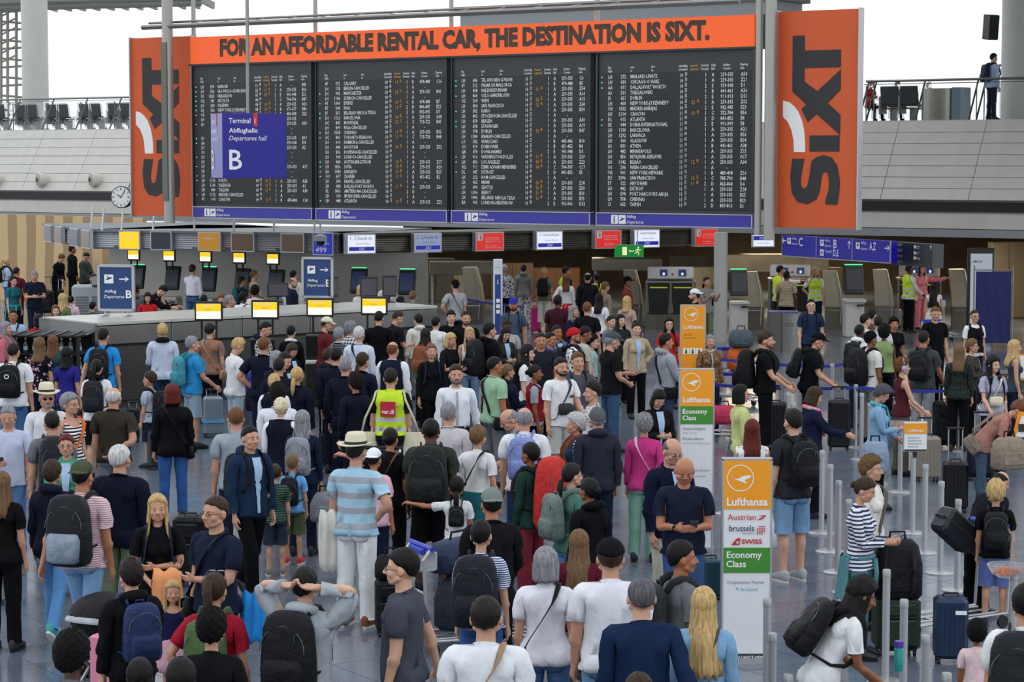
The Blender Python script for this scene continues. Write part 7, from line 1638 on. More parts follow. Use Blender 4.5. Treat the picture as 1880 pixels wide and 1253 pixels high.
def drape(px, py, Y, w, h, color, label, yaw=0):
    c = atY(px, py, Y); vs = []; n = 14
    for lay in (0, 1):
        for r in range(7):
            t = r / 6; z = -h * t
            for i in range(n):
                u = -1 + 2 * i / (n - 1); vs.append((u * w / 2 * (.75 + .25 * math.sin(2.2 * t + .4)), (-.05 + .012 * math.sin(i * 1.1 + t * 2)) * (1 - 2 * lay) * (1 if r else .3), z + .02 * math.sin(i * .8 + lay)))
    o_ = 7 * n; fs = []
    for r in range(6):
        for i in range(n - 1): fs += [(r * n + i, (r + 1) * n + i, (r + 1) * n + i + 1, r * n + i + 1), (o_ + r * n + i, o_ + r * n + i + 1, o_ + (r + 1) * n + i + 1, o_ + (r + 1) * n + i)]
        for i in (0, n - 1): fs.append((r * n + i, o_ + r * n + i, o_ + (r + 1) * n + i, (r + 1) * n + i))
    for i in range(n - 1): fs += [(i, i + 1, o_ + i + 1, o_ + i), (6 * n + i, o_ + 6 * n + i, o_ + 6 * n + i + 1, 6 * n + i + 1)]
    b = MB().add(vs, fs); e = obj('jacket', b, M_CLOTH, None, T(c) @ Rz(yaw), True, color=color); tag(e, label, 'clothing')

# ================================================================== PEOPLE   x y(head top) height facing | kind+tone width | hair colour | top | bottom shoes | pose | extras | label
CROWD = '''
12 474 1.68 70|f0|pony y|tee pale|jeans denim|pds|day=black|person in light blue T-shirt with black backpack at the far left edge
30 491 1.74 20|m2|neat d|tee maroon|trousers black|dds||person in maroon T-shirt seen from behind at the far left
24 508 1.66 130|f1|crop d|tee teal|jeans navy|dds|glasses tied=turq|person in teal T-shirt with turquoise jacket tied at the waist
64 498 1.83 160|m0|neat g|polo 1a1e2c|jeans navy|pps,0,25|phone|person in navy polo looking down at a phone at the far left
115 468 1.74 120|f0|crop n|jacket black|trousers black|rds,0,20,18||person in black leaning forward beside the vented cabinet
132 451 1.90 60|m3|neat k|shirt black|trousers black|dds||person in black shirt standing above the vented cabinet
161 465 1.78 110|m0|neat d|jacket 3c4440|trousers black|rrs,0,30||person in dark grey-green jacket bent over the service terminal
115 541 1.62 30|f0|wavy y|jacket moss|jeans denim|dds||person in olive jacket in front of the black suitcase at left
130 544 1.45 10|f1|bun k|jacket rose|leggings black|dds|small=white|person in dusty pink jacket with small white backpack
102 561 1.66 165|f1|long n|long beige|trousers navy|dds|over=hivis:c9e83a:c8ccd0|person in yellow hi-vis waistcoat at left, facing the camera
24 569 1.72 170|m5|neat k|shirt pale|jeans denim|dds|hipbag=black|person in pale blue shirt with dark strap behind the bottle rack
70 578 1.62 0|f0|bob d|tee red|jeans denim|dds||person in red top seen from behind at the bottle rack
172 519 1.52 10|m1|short k|hoodie 2646c8|jeans navy|dds||person in bright blue hoodie right of the vented cabinet
170 555 1.30 20|c1|short k|tee olive|shorts navy|dds||small person in olive top below the bright blue hoodie
249 523 1.76 20|m3|short k|hoodie 55555a|trousers black|dds||person in grey hoodie just right of the first hall B stand
271 538 1.62 170|f1|long k|jacket red|trousers black|dds,0,20||person in red and black top behind the island, looking down
305 528 1.74 100|m1|short k|jacket black|trousers black|ggs,0,30,40||person in black jacket bending over the island
353 487 1.82 20|m0|short b|tuck e4e4ee|jeans denim|dfs|tucked|person in crisp white shirt and blue jeans before the kiosk wall
374 541 1.66 10|m4|buzz k|tee black|trousers black|dds||person in black seen behind the first large monitor
406 542 1.60 170|f0|crop n|tee black|trousers black|dds||person with head bowed in dark top behind the first large monitors
421 543 1.74 80|m0|short g|tee grey|trousers black|dds||person in grey T-shirt behind the island left of the second large monitor
443 509 1.52 60|c0|short b|tee 2f3b34|shorts navy|rds|day=teal|small person in dark green T-shirt with teal backpack at the kiosks
466 497 1.72 60|f0|bun l|long beige|trousers khaki|rds|hipbag=brown|person in beige sweater with brown bag at the kiosks
446 537 1.68 30|m4|short k|tee white|trousers navy|dds|hipbagl=black|person in white T-shirt with black strap behind the second large monitor
468 526 1.72 10|m3|curly k|tee offwhite|trousers black|dds||person in off-white T-shirt left of the small dark monitor
538 497 1.80 20|m1|neat k|shirt offwhite|trousers navy|dds||person in off-white shirt behind the one in dark navy shirt
540 510 1.78 100|m0|bald s|shirt 20263a|trousers black|dds,0,15|beard=s|person in dark navy shirt left of the second hall B stand
662 524 1.64 30|f1|bob y|tee offwhite|trousers navy|dds||person in off-white top below the left green-lit kiosk
681 513 1.76 70|m0|neat n|long 7a7c80|trousers navy|dds||person in grey sweater right of the left green-lit kiosk
711 511 1.74 175|f0|lowpony d|jacket offwhite|jeans denim|dds||person in open off-white jacket facing the camera by the kiosks
758 535 1.68 20|f0|bun l|jacket sage|trousers khaki|dds|hipbag=sage|person in sage green jacket with shoulder bag at the right end of the island
735 545 1.58 60|f4|braids k|tee grey|jeans denim|dds||person in plain grey T-shirt behind the rightmost large monitor
836 515 1.80 -20|m0|short d|tee a6a8aa|jeans navy|dhs|capback=black hipbag=black|person in light grey T-shirt and black cap with crossbody strap
734 572 1.80 60|m0|neat b|tee stripe:black:2a2a2e|trousers black|pds,0,25||person in black top with white side stripes, head bowed
696 572 1.82 10|m0|neat k|tee black|jeans black|pps,0,10||person in black T-shirt standing at the rightmost large monitor
768 578 1.62 -30|m1|short k|hoodie offwhite|jeans grey|dds||person in off-white hoodie right of the rightmost large monitor
800 583 1.62 20|m1|short k|tee white|jeans navy|dds||person in white T-shirt left of the one in black under the pods
828 572 1.66 170|m1|messy k|tee black|trousers black|dds||person in plain black T-shirt facing the camera near the blue pylon
855 573 1.78 165|m0|neat b|tee black|trousers black|dds|sunhead beard|person in black T-shirt with sunglasses on the head left of the pylon
602 584 1.74 70|m0|neat b|polo 642428|jeans navy|rds,0,15|cap=cream|person in maroon polo and cream cap at the third large monitor
534 599 1.64 10|f1|short k|jacket black|trousers black|dds|scarf=white|person in black jacket with white scarf between the monitors
622 603 1.66 30|f0|crop g|jacket stripe:grey:black|trousers navy|dds|hipbag=grey|person in patterned grey jacket with grey shoulder bag
643 592 1.72 30|m0|curly g|shirt plaid:navy:white|trousers navy|dds||person in blue checked shirt below the third large monitor
659 601 1.82 10|m0|short w|tuck cdd6e6|trousers navy|dds|hipbag=black|person in pale blue shirt with black shoulder strap
491 592 1.78 100|m0|neat k|shirt plaid:navy:white|jeans navy|ppi,0,20|hood=navy|person in checked shirt with navy hood at the second large monitor
862 602 1.68 175|f0|long y|tank white|jeans lightdenim|dds|hipbag=red|person in white tank top with red strap facing the camera
898 594 1.82 60|m0|short k|hoodie black|trousers black|dds|big=ink|person in black hoodie with large black backpack right of centre-left
942 549 1.76 175|m2|buzz k|tee 46566a|jeans navy|dds|cap=royal beard=k day=ink|person in slate T-shirt and blue cap behind the belt
931 588 1.72 170|m4|buzz k|tee a8a8aa|trousers black|dds,0,20||person in light grey T-shirt with head bowed below the blue cap
930 603 1.64 150|f1|long k|jacket charcoal|trousers black|pps,0,25||person in charcoal jacket looking down in front of the pylon
961 486 1.70 0|f0|bun d|hoodie 8a8a86|wide floral:offwhite:black|dds||person in grey hoodie and spotted trousers facing the counters
999 492 1.72 10|f0|crop y|tee 77705f|capri offwhite|dds|day=black|person in taupe tunic and cream cropped trousers with black backpack
926 487 1.72 20|m0|short w|shirt floral:white:navy|trousers navy|dds||person in white patterned shirt behind the blue pylon
1039 505 1.68 0|f0|long n|tuck white|midi floral:red:white|dhs||person in white blouse and red patterned skirt at the counters
1039 490 1.80 60|m2|short k|long navy|trousers navy|dds|over=lime|person in lime hi-vis waistcoat left of the suited person
1079 501 1.80 5|m0|bald k|jacket 1c1d24|trousers black|dds|collar|person in dark suit at the counters
1024 542 1.82 20|m4|buzz k|tee 3c1c26|trousers black|dds||person in dark maroon T-shirt right of the magenta suitcase
1053 562 1.66 130|f0|mid g|long 1d2440|jeans navy|dds||person in navy sweater turned half to the camera, mid queue
1078 555 1.80 20|m0|neat n|tee ink|trousers black|dds|badge=tomato|person in black racing T-shirt with small red print
1111 518 1.70 60|f0|lowpony l|long 9a8876|trousers khaki|dds||person in beige-brown sweater at the counters
1096 502 1.72 -20|f2|lowpony k|long black|trousers black|dds|over=lime|person in lime hi-vis waistcoat right of the suited person
1100 540 1.68 20|f1|long k|tee white|jeans navy|dds|hipbagl=burgundy|person in white T-shirt with burgundy shoulder bag
1151 509 1.80 90|m3|short k|tee 7a3c34|trousers black|dds|cap=black|person in rust brown T-shirt and black cap at the counters
1151 545 1.66 30|f0|mid y|tee b09890|trousers khaki|dds||person in dusty pink T-shirt seen from behind at the counters
1139 578 1.68 150|f1|long k|jacket 2a2c30|trousers black|dds||person in dark open jacket looking right, mid queue
1122 581 1.58 140|f1|short k|tee grey|jeans navy|dds||person in grey T-shirt left of the dark open jacket
1168 593 1.68 165|f1|topbun d|jacket beige|trousers black|dhs||person in long beige cardigan over black beside a raised luggage handle
1228 584 1.66 175|f1|mid k|tee b8302a|jeans navy|dds|glasses day=ink|person in red T-shirt with dark backpack straps left of the orange sign
1297 509 1.72 150|f0|lowpony d|tee 8c8c86|trousers khaki|nns||person in grey-beige T-shirt holding a small person beside the round pillar
1311 522 1.25 30|c0|crop l|tee 7f8790|shorts grey|dds|day=black|small person in blue-grey T-shirt being held beside the round pillar
1276 532 1.80 -90|m0|short d|tee black|trousers black|dds|capback=white beard=k|person in black T-shirt and white cap left of the pillar
1432 488 1.82 60|m2|neat k|long offwhite|trousers navy|xds|over=hivis:c9e83a:c8ccd0|person in hi-vis waistcoat pointing with an outstretched arm
1444 497 1.78 20|m4|buzz k|tee stripe:beige:8a8070|trousers black|dds||person in striped beige T-shirt beside the pointing hi-vis person
1497 491 1.74 175|f0|xlong y|tee white|trousers navy|hds|over=hivis:c9e83a:c8ccd0|person in hi-vis waistcoat facing the camera, hands behind the back
1489 550 1.76 178|m1|neat k|polo 22324e|jeans navy|dds|glasses day=ink|person in dark blue polo and glasses facing the camera behind the rear belt
1669 486 1.80 70|m4|buzz k|long offwhite|trousers black|rds|over=hivis:c9e83a:c8ccd0|person in hi-vis waistcoat talking to the pink-suited person
1692 487 1.74 160|f0|long b|jacket e0808c|trousers e0808c|dxs|hipbag=cream|person in pink suit with round cream bag
1715 519 1.68 20|f1|xlong k|dresstop offwhite|dress offwhite|rds||person in long off-white dress right of the pink suit
1718 564 1.84 160|m0|neat n|tee black|trousers black|dds,15,15||person in plain black T-shirt beside the uniformed waistcoat person
1789 570 1.70 165|f0|neat b|tee white|trousers navy|dds|glasses over=ink badge=red|person in white shirt and dark uniform waistcoat before the cloth screen
1600 568 1.80 40|m0|neat k|tee 4a4c50|jeans navy|dds||person in dark grey T-shirt at the back of the right queue group
1588 577 1.74 60|m1|neat k|tee offwhite|jeans navy|dds||person in off-white T-shirt at the back of the right queue group
1613 581 1.74 20|m0|neat d|shirt cdd0d6|trousers navy|dds||person in pale grey shirt at the back of the right queue group
1578 596 1.76 40|m4|buzz k|hoodie white|trousers navy|dds|day=black|person in white hoodie with black backpack in the right queue
1598 610 1.78 60|m3|short k|tee e2e0da|trousers 8f8f8a|dds|beanie=black big=ink|person in white T-shirt and black beanie with black backpack
1623 601 1.66 10|f4|afro k|vest 8aa06a|trousers black|dds||person in green knitted vest over mint sleeves in the right queue
1641 585 1.64 170|f2|curly k|tee ink|trousers black|dds||person in black T-shirt facing the camera in the right queue group
1635 596 1.45 150|c3|bob k|tee 707880|shorts navy|dds||small person in grey-blue T-shirt in the right queue group
1696 608 1.82 30|m2|neat d|tee 45474b|trousers 9aa0a6|rds|day=ink|person in dark grey T-shirt and light jeans with dark backpack pushing a suitcase
1656 660 1.68 80|f1|curly n|tank 4d2128|trousers 5a5448|rrs|phones=lavender glasses|person in burgundy tank top with lilac headphones
1627 711 1.62 95|f0|curly s|shirt 86aacb|trousers black|prs,0,30|scarf=rings:teal:aqua glasses|person in light denim shirt with turquoise scarf leaning over the bowl
1784 624 1.62 110|f0|crop l|shirt leopard:4a4440:222222|trousers black|pps|glasses|person in dark patterned blouse and glasses near the right belt
1761 634 1.66 20|f0|long l|long leopard:2c3432:0f1412|trousers black|dds||person in dark green leopard print top seen from behind
1823 656 1.68 165|f1|wavy k|tee a9aabf|trousers 1c2030|rds,-20|neckphones=black xbag=cream day=ink|person in lavender T-shirt with cream crossbody bag and black headphones at the neck
1862 625 1.68 90|f0|long y|tank 3a4650|jeans navy|dds||person in dark tank top looking right at the right edge
1500 713 1.66 80|f0|bob b|jacket 1b2038|trousers black|fds,0,20|scarf=floral:pink:pale|person in navy jacket with pink and blue scarf reaching out a hand
1405 611 1.84 100|m0 1.12|quiff b|tee 121214|trousers black|rrs|big=black beard=n|person in black T-shirt with black backpack behind the front belt
1505 613 1.80 95|m0 1.05|short k|polo 121316|trousers black|rrs,0,10,12|cap=black day=14191c|person in black polo and black cap leaning forward behind the front belt
1303 615 1.64 165|f0|bun g|shirt leopard:8a6a50:1a1614|trousers navy|qds||person in leopard print blouse right of the far orange sign
1359 708 1.66 80|f0|bob k|shirt c9cf8c|skirt 5e6468|dds|glasses|person in pale yellow-green blouse right of the middle airline sign
1381 772 1.68 5|f0|long r|dresstop e8e8e8|midi e8e8e8|dds||person in white square-backed dress behind the nearest airline sign
1457 754 1.80 -25|m1|short d|tee 2c2e34|shorts 6f90b4 lightgrey|dds|day=black beard=k sunhead|person in charcoal T-shirt and denim shorts with black drawstring backpack
1222 614 1.80 70|m2|short k|hoodie 9a9ea6|jeans 34465e|rds|hipbag=black sunhead|person in light grey hoodie with black crossbody strap
1213 720 1.66 160|f1|bob k|jacket 1a1a1c|jeans navy|pps,0,35||person in black leather jacket over stripes reading a leaflet
1183 763 1.66 10|f0|curly g|long c23c82|trousers 7fa89a|kds,-10|hipbag=rose|person in magenta jacket with thin light strap across the back
1128 612 1.86 70|m0 1.12|short g|tee 16171a|jeans 3a5674|qps,0,15|cap=slate|person in black T-shirt and grey cap beside the luggage
1053 604 1.80 95|m2|short k|shirt floral:white:charcoal|jeans navy|dds|beanie=red shades beard=k day=ink|person in red headscarf and patterned shirt with sunglasses
1077 600 1.80 80|m3|neat k|tee b8b6ae|jeans navy|dds,0,15||person in pale T-shirt right of the red headscarf
1087 617 1.40 100|c1|curly k|tee a8c0c0|shorts navy|dds||small person in pale green T-shirt beside the large black T-shirt
1060 648 1.82 170|m0|short n|tee 4e535e|jeans navy|eds,-10|day=ink|person in slate T-shirt with black backpack straps facing the camera
1029 658 1.82 150|m0|short d|tee e6e6e8|shorts b4b4b2|drs|beard=d xbag=charcoal badge=charcoal|person in white printed T-shirt with trolley, centre
1090 703 1.76 -100|m0|quiff d|tee leopard:cfcfcf:303030|jeans navy|dds|sunhead|person in black and white patterned T-shirt facing left
1097 751 1.76 -10|m0|bald g|hoodie 2c303c|trousers navy|dds|beanie=5c5e62|person in navy hoodie and grey flat cap
1058 762 1.64 -95|f0|curly w|tee stripe:white:navy|jeans navy|pds|over=2b4260 day=chestnut|person in navy quilted waistcoat over stripes with brown backpack
993 612 1.78 175|m2 1.08|neat d|polo 22252e|trousers black|dds||person in dark polo facing the camera in the middle
1010 611 1.70 120|m2|neat k|tee 26407c|jeans navy|dds|glasses|person in blue T-shirt right of the stocky dark polo
1022 598 1.72 150|m5|neat k|jacket 23458a|jeans navy|dds|big=a2a83c|person in blue jacket with yellow-green backpack
968 636 1.68 110|f1|wavy k|tee e4e4e6|jeans navy|dds|day=ink|person in white T-shirt looking right beside the red waistcoat
981 671 1.66 90|f3|bun k|tee 9aa0aa|trousers black|dds|over=8e1d2b|person in red waistcoat over grey sleeves
931 669 1.62 60|f0|lowpony l|hoodie 1c2236|jeans navy|pds||person in navy hoodie with fair ponytail
907 655 1.76 60|m5 1.08|buzz k|polo 9cc0a0|jeans grey|dds|hipbag=ink|person in mint green polo with sunglasses on the head
837 671 1.84 172|m0|short b|tuck e8ebf2|trousers 1c1e2c|dks|beard=s tucked|person in white open-necked shirt facing the camera with one arm out
829 613 1.66 130|f0|bob y|tee 1a1a1d|jeans navy|pds,0,15|phone|person in black T-shirt holding a phone left of the white tank top
792 632 1.70 170|f0|lowpony l|long 16171b|trousers black|dds|day=1e3450|person in black top looking over the shoulder with navy backpack
781 604 1.68 20|f1|xlong d|long 44604c|trousers black|dds|day=chestnut|person in green jumper with brown leather backpack
823 741 1.78 10|m0|short g|shirt c9c4c8|trousers navy|dds||person in pale mauve shirt seen from behind in front of the white shirt
791 769 1.82 5|m4 1.06|buzz k|tee 343a36|shorts black|dds|big=1c2020|person in dark olive T-shirt with black backpack, seen from behind
877 784 1.66 30|f0|crop l|tee e2e2e4|trousers beige|ehs|hipbagl=black tied=teal|person in white T-shirt with wide black strap across the back
927 754 1.74 -110|m0 1.05|bald g|polo 1f4c64|trousers navy|rds,0,20,15|glasses|person in teal polo leaning forward
963 749 1.80 5|m0 1.05|bald g|tee e6e8ea|trousers 26355c|dds|day=7f8cc8|person in white shirt with lilac backpack
975 814 1.68 -50|f3|lowpony k|long 1f3a34|trousers 7a2c38|dds|trek=c0302c=ink|person in dark green with tall red trekking pack
717 677 1.84 5|m0|neat d|tee 1a1a1d|jeans navy|dds|over=hivis:c9e83a:c8ccd0 tote=cream totel=cream|person in yellow hi-vis waistcoat with red square print and two cotton totes
721 628 1.80 20|m0|bald n|shirt white|trousers navy|dds|over=1a2032|person in navy waistcoat over white sleeves
653 688 1.72 -30|f2|curly d|jacket 161a2a|trousers 161a2a|dds|glasses|person in navy uniform jacket with glasses left of the hi-vis person
634 656 1.84 10|m0|neat g|jacket 161a2a|trousers 161a2a|dds|badge=silver|person in navy uniform jacket with silver sleeve stripes
617 639 1.82 15|m1|neat k|jacket 171b2b|trousers 171b2b|dds||person in navy uniform jacket at the middle of the crew
603 640 1.72 40|m0|neat b|jacket 23252a|trousers black|dds|hood=23252a|person in dark hooded coat left of the navy uniforms
665 648 1.74 30|f0|lowpony b|jacket 171b2b|trousers 171b2b|dds||person in navy uniform jacket with brown low ponytail
545 675 1.70 20|f0|lowpony y|jacket 171b2c|trousers 171b2c|dds||person in navy uniform jacket with fair low ponytail
510 707 1.78 0|m0|curly d|tuck e0e3ec|trousers navy|dds||person in white shirt without waistcoat among the navy crew
515 731 1.70 5|f0|bun p|shirt e6e8ee|skirt 161a2a|dds|over=161a2a|person in navy waistcoat over white, nearest of the crew
555 756 1.66 10|f0|mid g|long 1c2438|jeans navy|dds|day=8a8e98|person in navy sweater with grey backpack behind the crew
512 658 1.76 10|m0|neat d|jacket 171b2b|trousers 171b2b|dds||person in navy jacket left of the crew
503 687 1.68 10|f0|bun y|shirt dfe3ec|skirt 161a2a|dds|over=161a2a|person in navy waistcoat behind the white shirt among the crew
507 646 1.70 30|f0|bob g|jacket 1a1e2e|trousers navy|dds||person with silver bob in navy jacket left of the crew
526 648 1.72 120|m1|neat d|jacket 1a1c22|trousers black|dds,0,20||person in dark jacket with head bowed beside the silver bob
540 633 1.66 130|f0|bob b|jacket 15161a|trousers black|dds,0,30||person in black jacket reading, below the white scarf person
484 620 1.82 15|m0 1.1|neat n|polo 161b2c|jeans navy|rhs||person in dark navy polo seen from behind near the second monitor
441 623 1.76 60|m0|quiff y|tee e4e6ea|jeans a9bccc|qds,0,25||person in white football shirt with black trim and pale jeans
385 595 1.72 10|f1 1.12|short d|tee rings:4a7c8a:a86a4c|trousers black|dds|hipbag=tan|person in teal and rust circle print blouse at the first large monitor
352 619 1.76 60|m0|short g|tee 2f8ecc|shorts 8fa4b4|rds|day=3f8fa0|person in bright blue T-shirt with teal backpack
298 595 1.80 -10|m0|short y|shirt c3cbe0|trousers 26344e|dps|hood=ink|person in pale blue shirt with dark sweater over the shoulders
276 683 1.42 -60|c0|short b|tee a8b4c4|shorts navy|dds|day=ink glasses|small person in light blue T-shirt with glasses and dark backpack
316 707 1.70 -15|f0 1.1|bob r|jacket 141418|jeans 35609c|dds|hipbag=black|person in black top and blue jeans with black shoulder bag
433 749 1.78 -10|m0 1.05|neat n|tee 9ba4ae|jeans navy|dds||person in light grey T-shirt behind the navy hooded jacket
458 783 1.78 140|m0|neat k|jacket 1e3048|trousers black|ddw|hood=1e3048 day=ink|person in navy zipped jacket over a light shirt, walking, looking right
189 603 1.84 10|m0|neat d|tee 2f8fd8|jeans navy|dkw|day=ink|person in bright blue T-shirt with black backpack on the left
177 661 1.70 5|f1|pony k|tee e6e6ea|shorts black|dds|hood=ink day=1c1e26|person in white T-shirt and black shorts with a dark jacket over the back
208 712 1.78 10|m0 1.08|bald w|polo 3a352e|trousers 7a8088|bds||person in dark brown polo with a hand behind the back
85 712 1.80 160|m0|short g|shirt e2e4e8|jeans navy|dds|fedora=cream shades beard=g hipbag=ink|person in cream hat and sunglasses wearing a white shirt, far left
127 724 1.72 120|f0 1.1|crop g|tank stripe:e8e8e8:17171a|trousers navy|dds|glasses hipbag=orange|person in black and white striped top with orange strap
95 757 1.76 -20|m0|neat d|tee 6d6c74|trousers black|dds|big=1c2228|person in grey T-shirt with dark grey backpack in front of the striped top
122 798 1.68 175|f0|bun r|jacket 4f9a80|trousers navy|dds|glasses|person in green cardigan over pale blue shirt, looking down
14 746 1.78 175|m0|neat g|tee c3c9e2|jeans 5a7fb0|pds,0,15|phone|person in pale lavender T-shirt facing the camera at the left edge
24 630 1.84 5|m0 1.05|buzz d|tee e4e6ea|jeans 40628e|dds|day=black|person in white T-shirt with round-badged black backpack at the left edge
10 592 1.68 100|f0|bob g|hoodie c06c78|jeans grey|dds|day=7c7f80|person in dusty pink hoodie with grey backpack at the left edge
72 622 1.66 10|f0|wavy l|tee floral:17182a:d8a0a8|trousers navy|dds||person in dark floral blouse left of the bottle rack
97 617 1.66 20|f0|long n|jacket 28504c|trousers navy|dds||person in dark teal jacket beside the dark floral blouse
122 639 1.66 20|f0|mid k|tee 2c2a80|trousers 1c2a44|dds||person in violet-blue T-shirt seen from behind on the left
219 820 1.80 15|m0 1.12|short w|jacket 121526|trousers 6c7860|dds||person in dark navy sweater and green trousers
95 848 1.68 10|f0|crop b|jacket 1c1e30|jeans 5f92c8 turq|ddv|collar hood=1c1e30|person in navy hooded jacket, light jeans and turquoise hiking boots
150 849 1.84 15|m2|neat k|tee finestripe:e8d8dc:c08a98|jeans 7fa4cc|dkv|capback=4a5240 big=1c2026=8a98aa|person in pink striped T-shirt and olive cap with black-and-grey backpack
289 909 1.68 170|f0|long y|tee 131316|jeans 9cc4e0|qas|day=1c2848 phone|person in black T-shirt holding an orange scarf and a phone
316 1068 1.05 165|c0|mid y|dresstop 20244a|skirt d8a8bc|dds||small person in navy and pink
241 1032 1.62 -30|m1|messy d|hoodie 141418|jeans black|pds|day=26345c|person in black hoodie with navy backpack at lower left
131 1176 1.62 10|m4|afro k|tee grey|jeans navy|dds||person at the bottom left corner, only the head showing
397 913 1.82 -140|m0 1.06|neat b|polo 1a2338|jeans navy|das|glasses watch hipbag=ink|person in navy polo with glasses and crossbody strap looking left
393 1054 1.70 10|f0|pony b|tee 9c1c30|jeans navy|ehs|sunhead day=4e6640|person in dark red T-shirt with green patterned backpack and sunglasses on the head
388 1125 1.66 5|f0|curly k|tee 151518|trousers black|dds||person in black ribbed top at the bottom left
559 1046 1.74 20|m1|short k|hoodie a4acb4|jeans navy|uus|big=131418|person in light grey hoodie with hands clasped on the head
537 835 1.24 10|c0|buzz l|tee 6aa8dc|shorts 48523e tomato|dds|day=14151c|small person in light blue T-shirt and red shoes with football backpack
505 852 1.18 -10|c1|buzz b|tee stripe:4a6a50:20283c|shorts 2a3444 khaki|dds||small person in green striped T-shirt left of the one with football backpack
653 806 1.84 20|m0 1.06|neat d|tee widestripe:a9cfe4:a2a8b0|trousers eceef0 chestnut|hds|fedora=cream|person in cream hat, pale striped T-shirt and white trousers
686 826 1.55 20|f2|short d|tee e4b8c8|jeans navy|dds|capback=e8ecf4|small person in pink T-shirt and white cap beside the cream hat person
716 787 1.68 20|f2|bun k|tee 141417|trousers black|dxs|hipbagl=brown|person in black T-shirt with brown strap reaching out an arm
741 1011 1.82 -80|m1 1.04|short k|tee 474b56|jeans navy|kds|glasses|person in dark grey T-shirt with glasses looking left at lower centre
838 876 1.20 0|c2|lowpony k|tee white|leggings black|dxs|small=ink|small person in white T-shirt with red striped sleeve and small black backpack
903 900 1.76 -10|m2|short k|jacket 17181c|trousers black|rrs|capback=78807e|person in black jacket and grey cap pushing the loaded trolley
883 958 1.68 10|f1|short k|tee finestripe:e8ecf4:34488c|jeans 3c5c94|dds|big=1a1f26|person in blue striped T-shirt with large charcoal backpack
892 1100 1.80 5|m0 1.1|short d|tee e4e8ee|trousers navy|dds|hipbagl=tan|person in white T-shirt with tan strap at the bottom centre
1002 1008 1.68 5|f0 1.06|bob g|tee e6e6f0|jeans 4a6a94|dds|hipbagl=black|person in white T-shirt and blue jeans with floral shoulder bag
1063 975 1.58 10|f0|xlong l|long 5c1a2a|jeans 8aa0b8|dds||person in maroon sweatshirt between two white T-shirts
1121 994 1.82 0|m0 1.08|neat b|tee e6e8f0|jeans 6a8fb4|dds|cap=14151a watch|person in white T-shirt and black cap at lower right of centre
1178 1064 1.80 -5|m1 1.06|neat s|long 1a2a48|trousers navy|kds|collar|person in navy sweater seen from behind at the bottom
1250 996 1.74 70|m5|short k|tee 6c7074|trousers black|dds,10|day=2e3032|person in grey T-shirt with dark shoulder bag looking right
1292 1081 1.68 5|f0|xlong y|shirt 7fa6c8|jeans navy|dds|hipbagl=4a4644|person in light denim shirt at the bottom
1258 843 1.80 178|m2 1.04|none|tee 1c2436|jeans 3f5f90|pps,0,25|phone watch|person in navy T-shirt looking down at a phone
1238 807 1.84 150|m0|bald s|jacket 131a30|trousers c8c4b4|dds,0,20|glasses|person in navy jacket over pale shirt behind the one reading a phone
1049 852 1.66 60|f1|lowpony d|tee 52766c|jeans 5f86b8|dds|glasses day=6a7874|person in green top with grey-green backpack and glasses
1083 879 1.64 -40|f3|bun k|hoodie 131316|trousers black|dds||person in black hoodie with gold hoop earrings
1599 841 1.66 120|f0|curly l|tee e6e4de|trousers black|dds|hipbag=5c5850|person in white T-shirt behind the striped long sleeve, with taupe bag
1594 879 1.66 110|f0|bun b|long stripe:e4e6ee:2c3858|trousers 5a8a92|pps,0,20|phone tied=5a8a92|person in striped long-sleeved top holding documents on a suitcase
1590 1064 1.66 80|f3|wavy k|tee e4e6e8|jeans 6fa0cc|rrs,0,0,35|day=141418|person in white T-shirt with black backpack leaning forward at lower right
1829 884 1.42 10|c0|messy y|tee 121214|shorts 55649a|dds|day=16181e|person in black T-shirt and blue shorts with black backpack at right
1843 867 1.50 60|m0|bald k|tee 1a1c22|trousers black|dds,0,0,40|glasses|person in dark top with glasses at the right edge
1884 1076 1.80 20|m0|short k|tee e6e8ea|jeans navy|dds|big=1c2026|person in white T-shirt with dark backpack cut off by the right edge
1794 1143 1.05 10|c3|curly k|tee e4c8cc|shorts pink|dds||small person in pale pink top at the bottom right
2 868 1.66 10|f0|long l|tee 121214|trousers black|dds||person in black top cut off by the left edge
256 1212 1.55 0|f3|long k|tee black|jeans navy|dds||person at the bottom edge left of the ribbed black top
332 1213 1.55 0|f3|mid k|tee 2a2c34|jeans navy|dds||second person at the bottom edge beside the ribbed black top
1173 1240 1.66 0|m0|short b|tee brown|jeans navy|dds||person of whom only the head shows at the bottom edge
1882 742 1.66 100|f0|crop n|tee a8786e|leggings 4a5a6e|rrs,0,20,55|hipbag=8d7f70|person in dusty pink top bending forward at the right edge
'''
for ln in CROWD.strip().split('\n'): person(ln)
for ln in '''1825 98 1.86 70|m1|neat k|shirt a6bcd6|jeans 26303e|dcs,0,10|day=1c2638|person in light blue shirt standing on the right gallery, hand at mouth
1860 142 1.76 100|m0|short w|jacket 3a3a3c|jeans 3a4c62|ppz,0,20||white-haired person in dark jacket seated on the right gallery
1602 148 1.66 150|f2|short k|tee 8c2a2c|trousers black|ppz,0,20||person in red top seated behind the right gallery railing
1648 148 1.70 10|f0|neat n|tee grey|trousers black|ddz||person seated with the back turned on the right gallery
1706 151 1.70 170|m0|short w|tee offwhite|trousers navy|ddz||person seated behind the curved steel desk on the right gallery'''.split('\n'): person(ln, GZ)
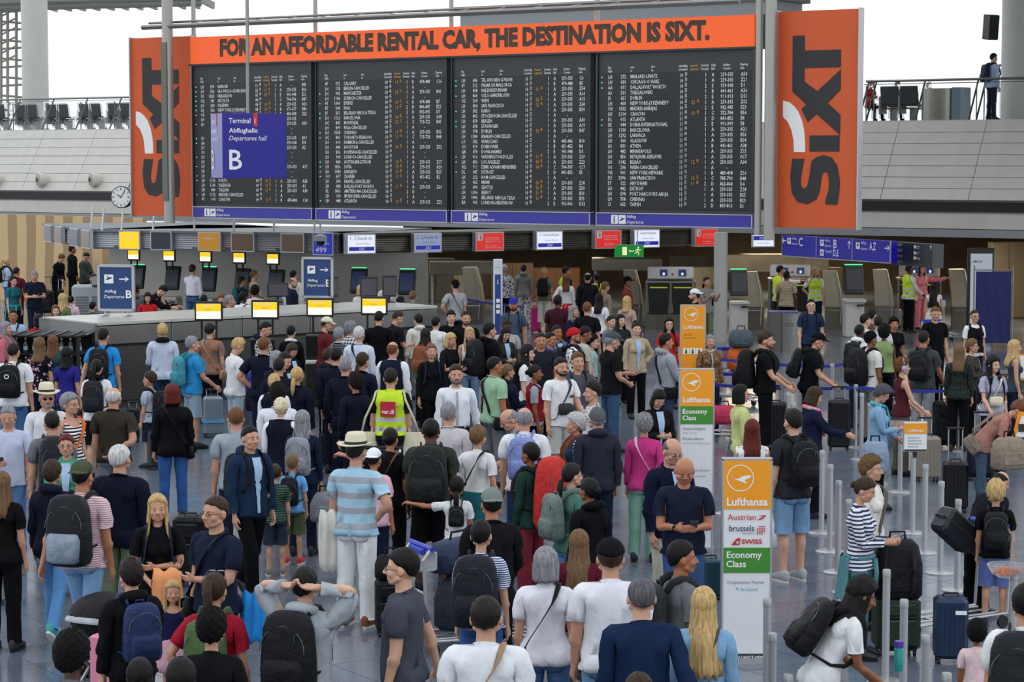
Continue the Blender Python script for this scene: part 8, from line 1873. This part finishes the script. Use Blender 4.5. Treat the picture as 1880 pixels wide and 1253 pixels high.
# print on the yellow waistcoat, football on the child's bag, white ring on a backpack
def find(sub): return [o for o in PEOPLE if sub in o['label']][0]
P = find('red square print'); M, tp = pose('m', 'dds'); sq = MB(); sq.box((-.01, -.192, 1.27), (.19, .012, .19)); o = obj('red_print', sq, flat('print_crimson', 'b81f38', .6), P, M['chest'])
text('ver.di', M['chest'] @ T((-.09, -.202, 1.215)), .155, .055, WHITE, P, .02)

def on_pack(kd, sub, fn):
    bp = [o for l, o in PACKS if sub in l]
    if bp: fn(bp[0], PK[kd])
def ball(o, pk):
    w, h, d, z0 = pk; y = -.155 - d * 2.46
    b = MB(); b.ell((0, y, z0 + h * .30), (.052, .012, .052), 14, 9); f = obj('football_print', b, WHITE, o, smooth=True)
    b = MB()
    for x, z in ((0, 0), (.034, .02), (-.034, .02), (.02, -.036), (-.02, -.036)): b.ell((x, y - .010, z0 + h * .30 + z), (.012, .004, .012), 6, 5)
    obj('ball_patch', b, INK, f); b = MB(); b.poly([(-.06, y + .004, z0 + h * .32), (.06, y + .004, z0 + h * .32), (.085, y + .004, z0 + h * .52), (.05, y + .004, z0 + h * .44), (.03, y + .004, z0 + h * .58), (.0, y + .004, z0 + h * .44), (-.03, y + .004, z0 + h * .5)], .006); obj('flame_print', b, flat('flame', 'e8762a', .6), o)
on_pack('day', 'red shoes', ball)
def ring(o, pk):
    w, h, d, z0 = pk; b = MB(); b.tube([(.028 * math.cos(t), -.155 - d * 2.02, z0 + h * .66 + .028 * math.sin(t)) for t in [math.pi * i / 8 for i in range(16)]], .007, 6, closed=True); obj('round_badge', b, WHITE, o)
on_pack('day', 'round-badged', ring)

def near_of(sub, dx, dy, z): b = find(sub).matrix_basis.translation; return b.x + dx, b.y + dy, z
def drape_at(sub, dx, dy, z, w, h, col, label, yaw): 
    n0 = set(bpy.data.objects); drape(940, 600, 20, w, h, col, label, yaw); o = [o for o in bpy.data.objects if o not in n0][0]; o.matrix_basis = T(near_of(sub, dx, dy, z)) @ Rz(yaw)
drape_at('holding an orange scarf', .12, -.30, 1.10, .26, .42, 'eca06d', 'orange scarf carried over the arm of the person in black T-shirt', 10)
drape_at('in cream hat, pale', -.27, .02, 1.14, .20, .60, 'd9d6cd', 'cream jacket hanging from the arm of the person in the cream hat', 20)
drape_at('crossbody strap looking left', .30, .0, 1.05, .20, .40, '2f8fdd', 'bright blue jacket hanging beside the person in navy polo with glasses', -20)
fonts_to_mesh()
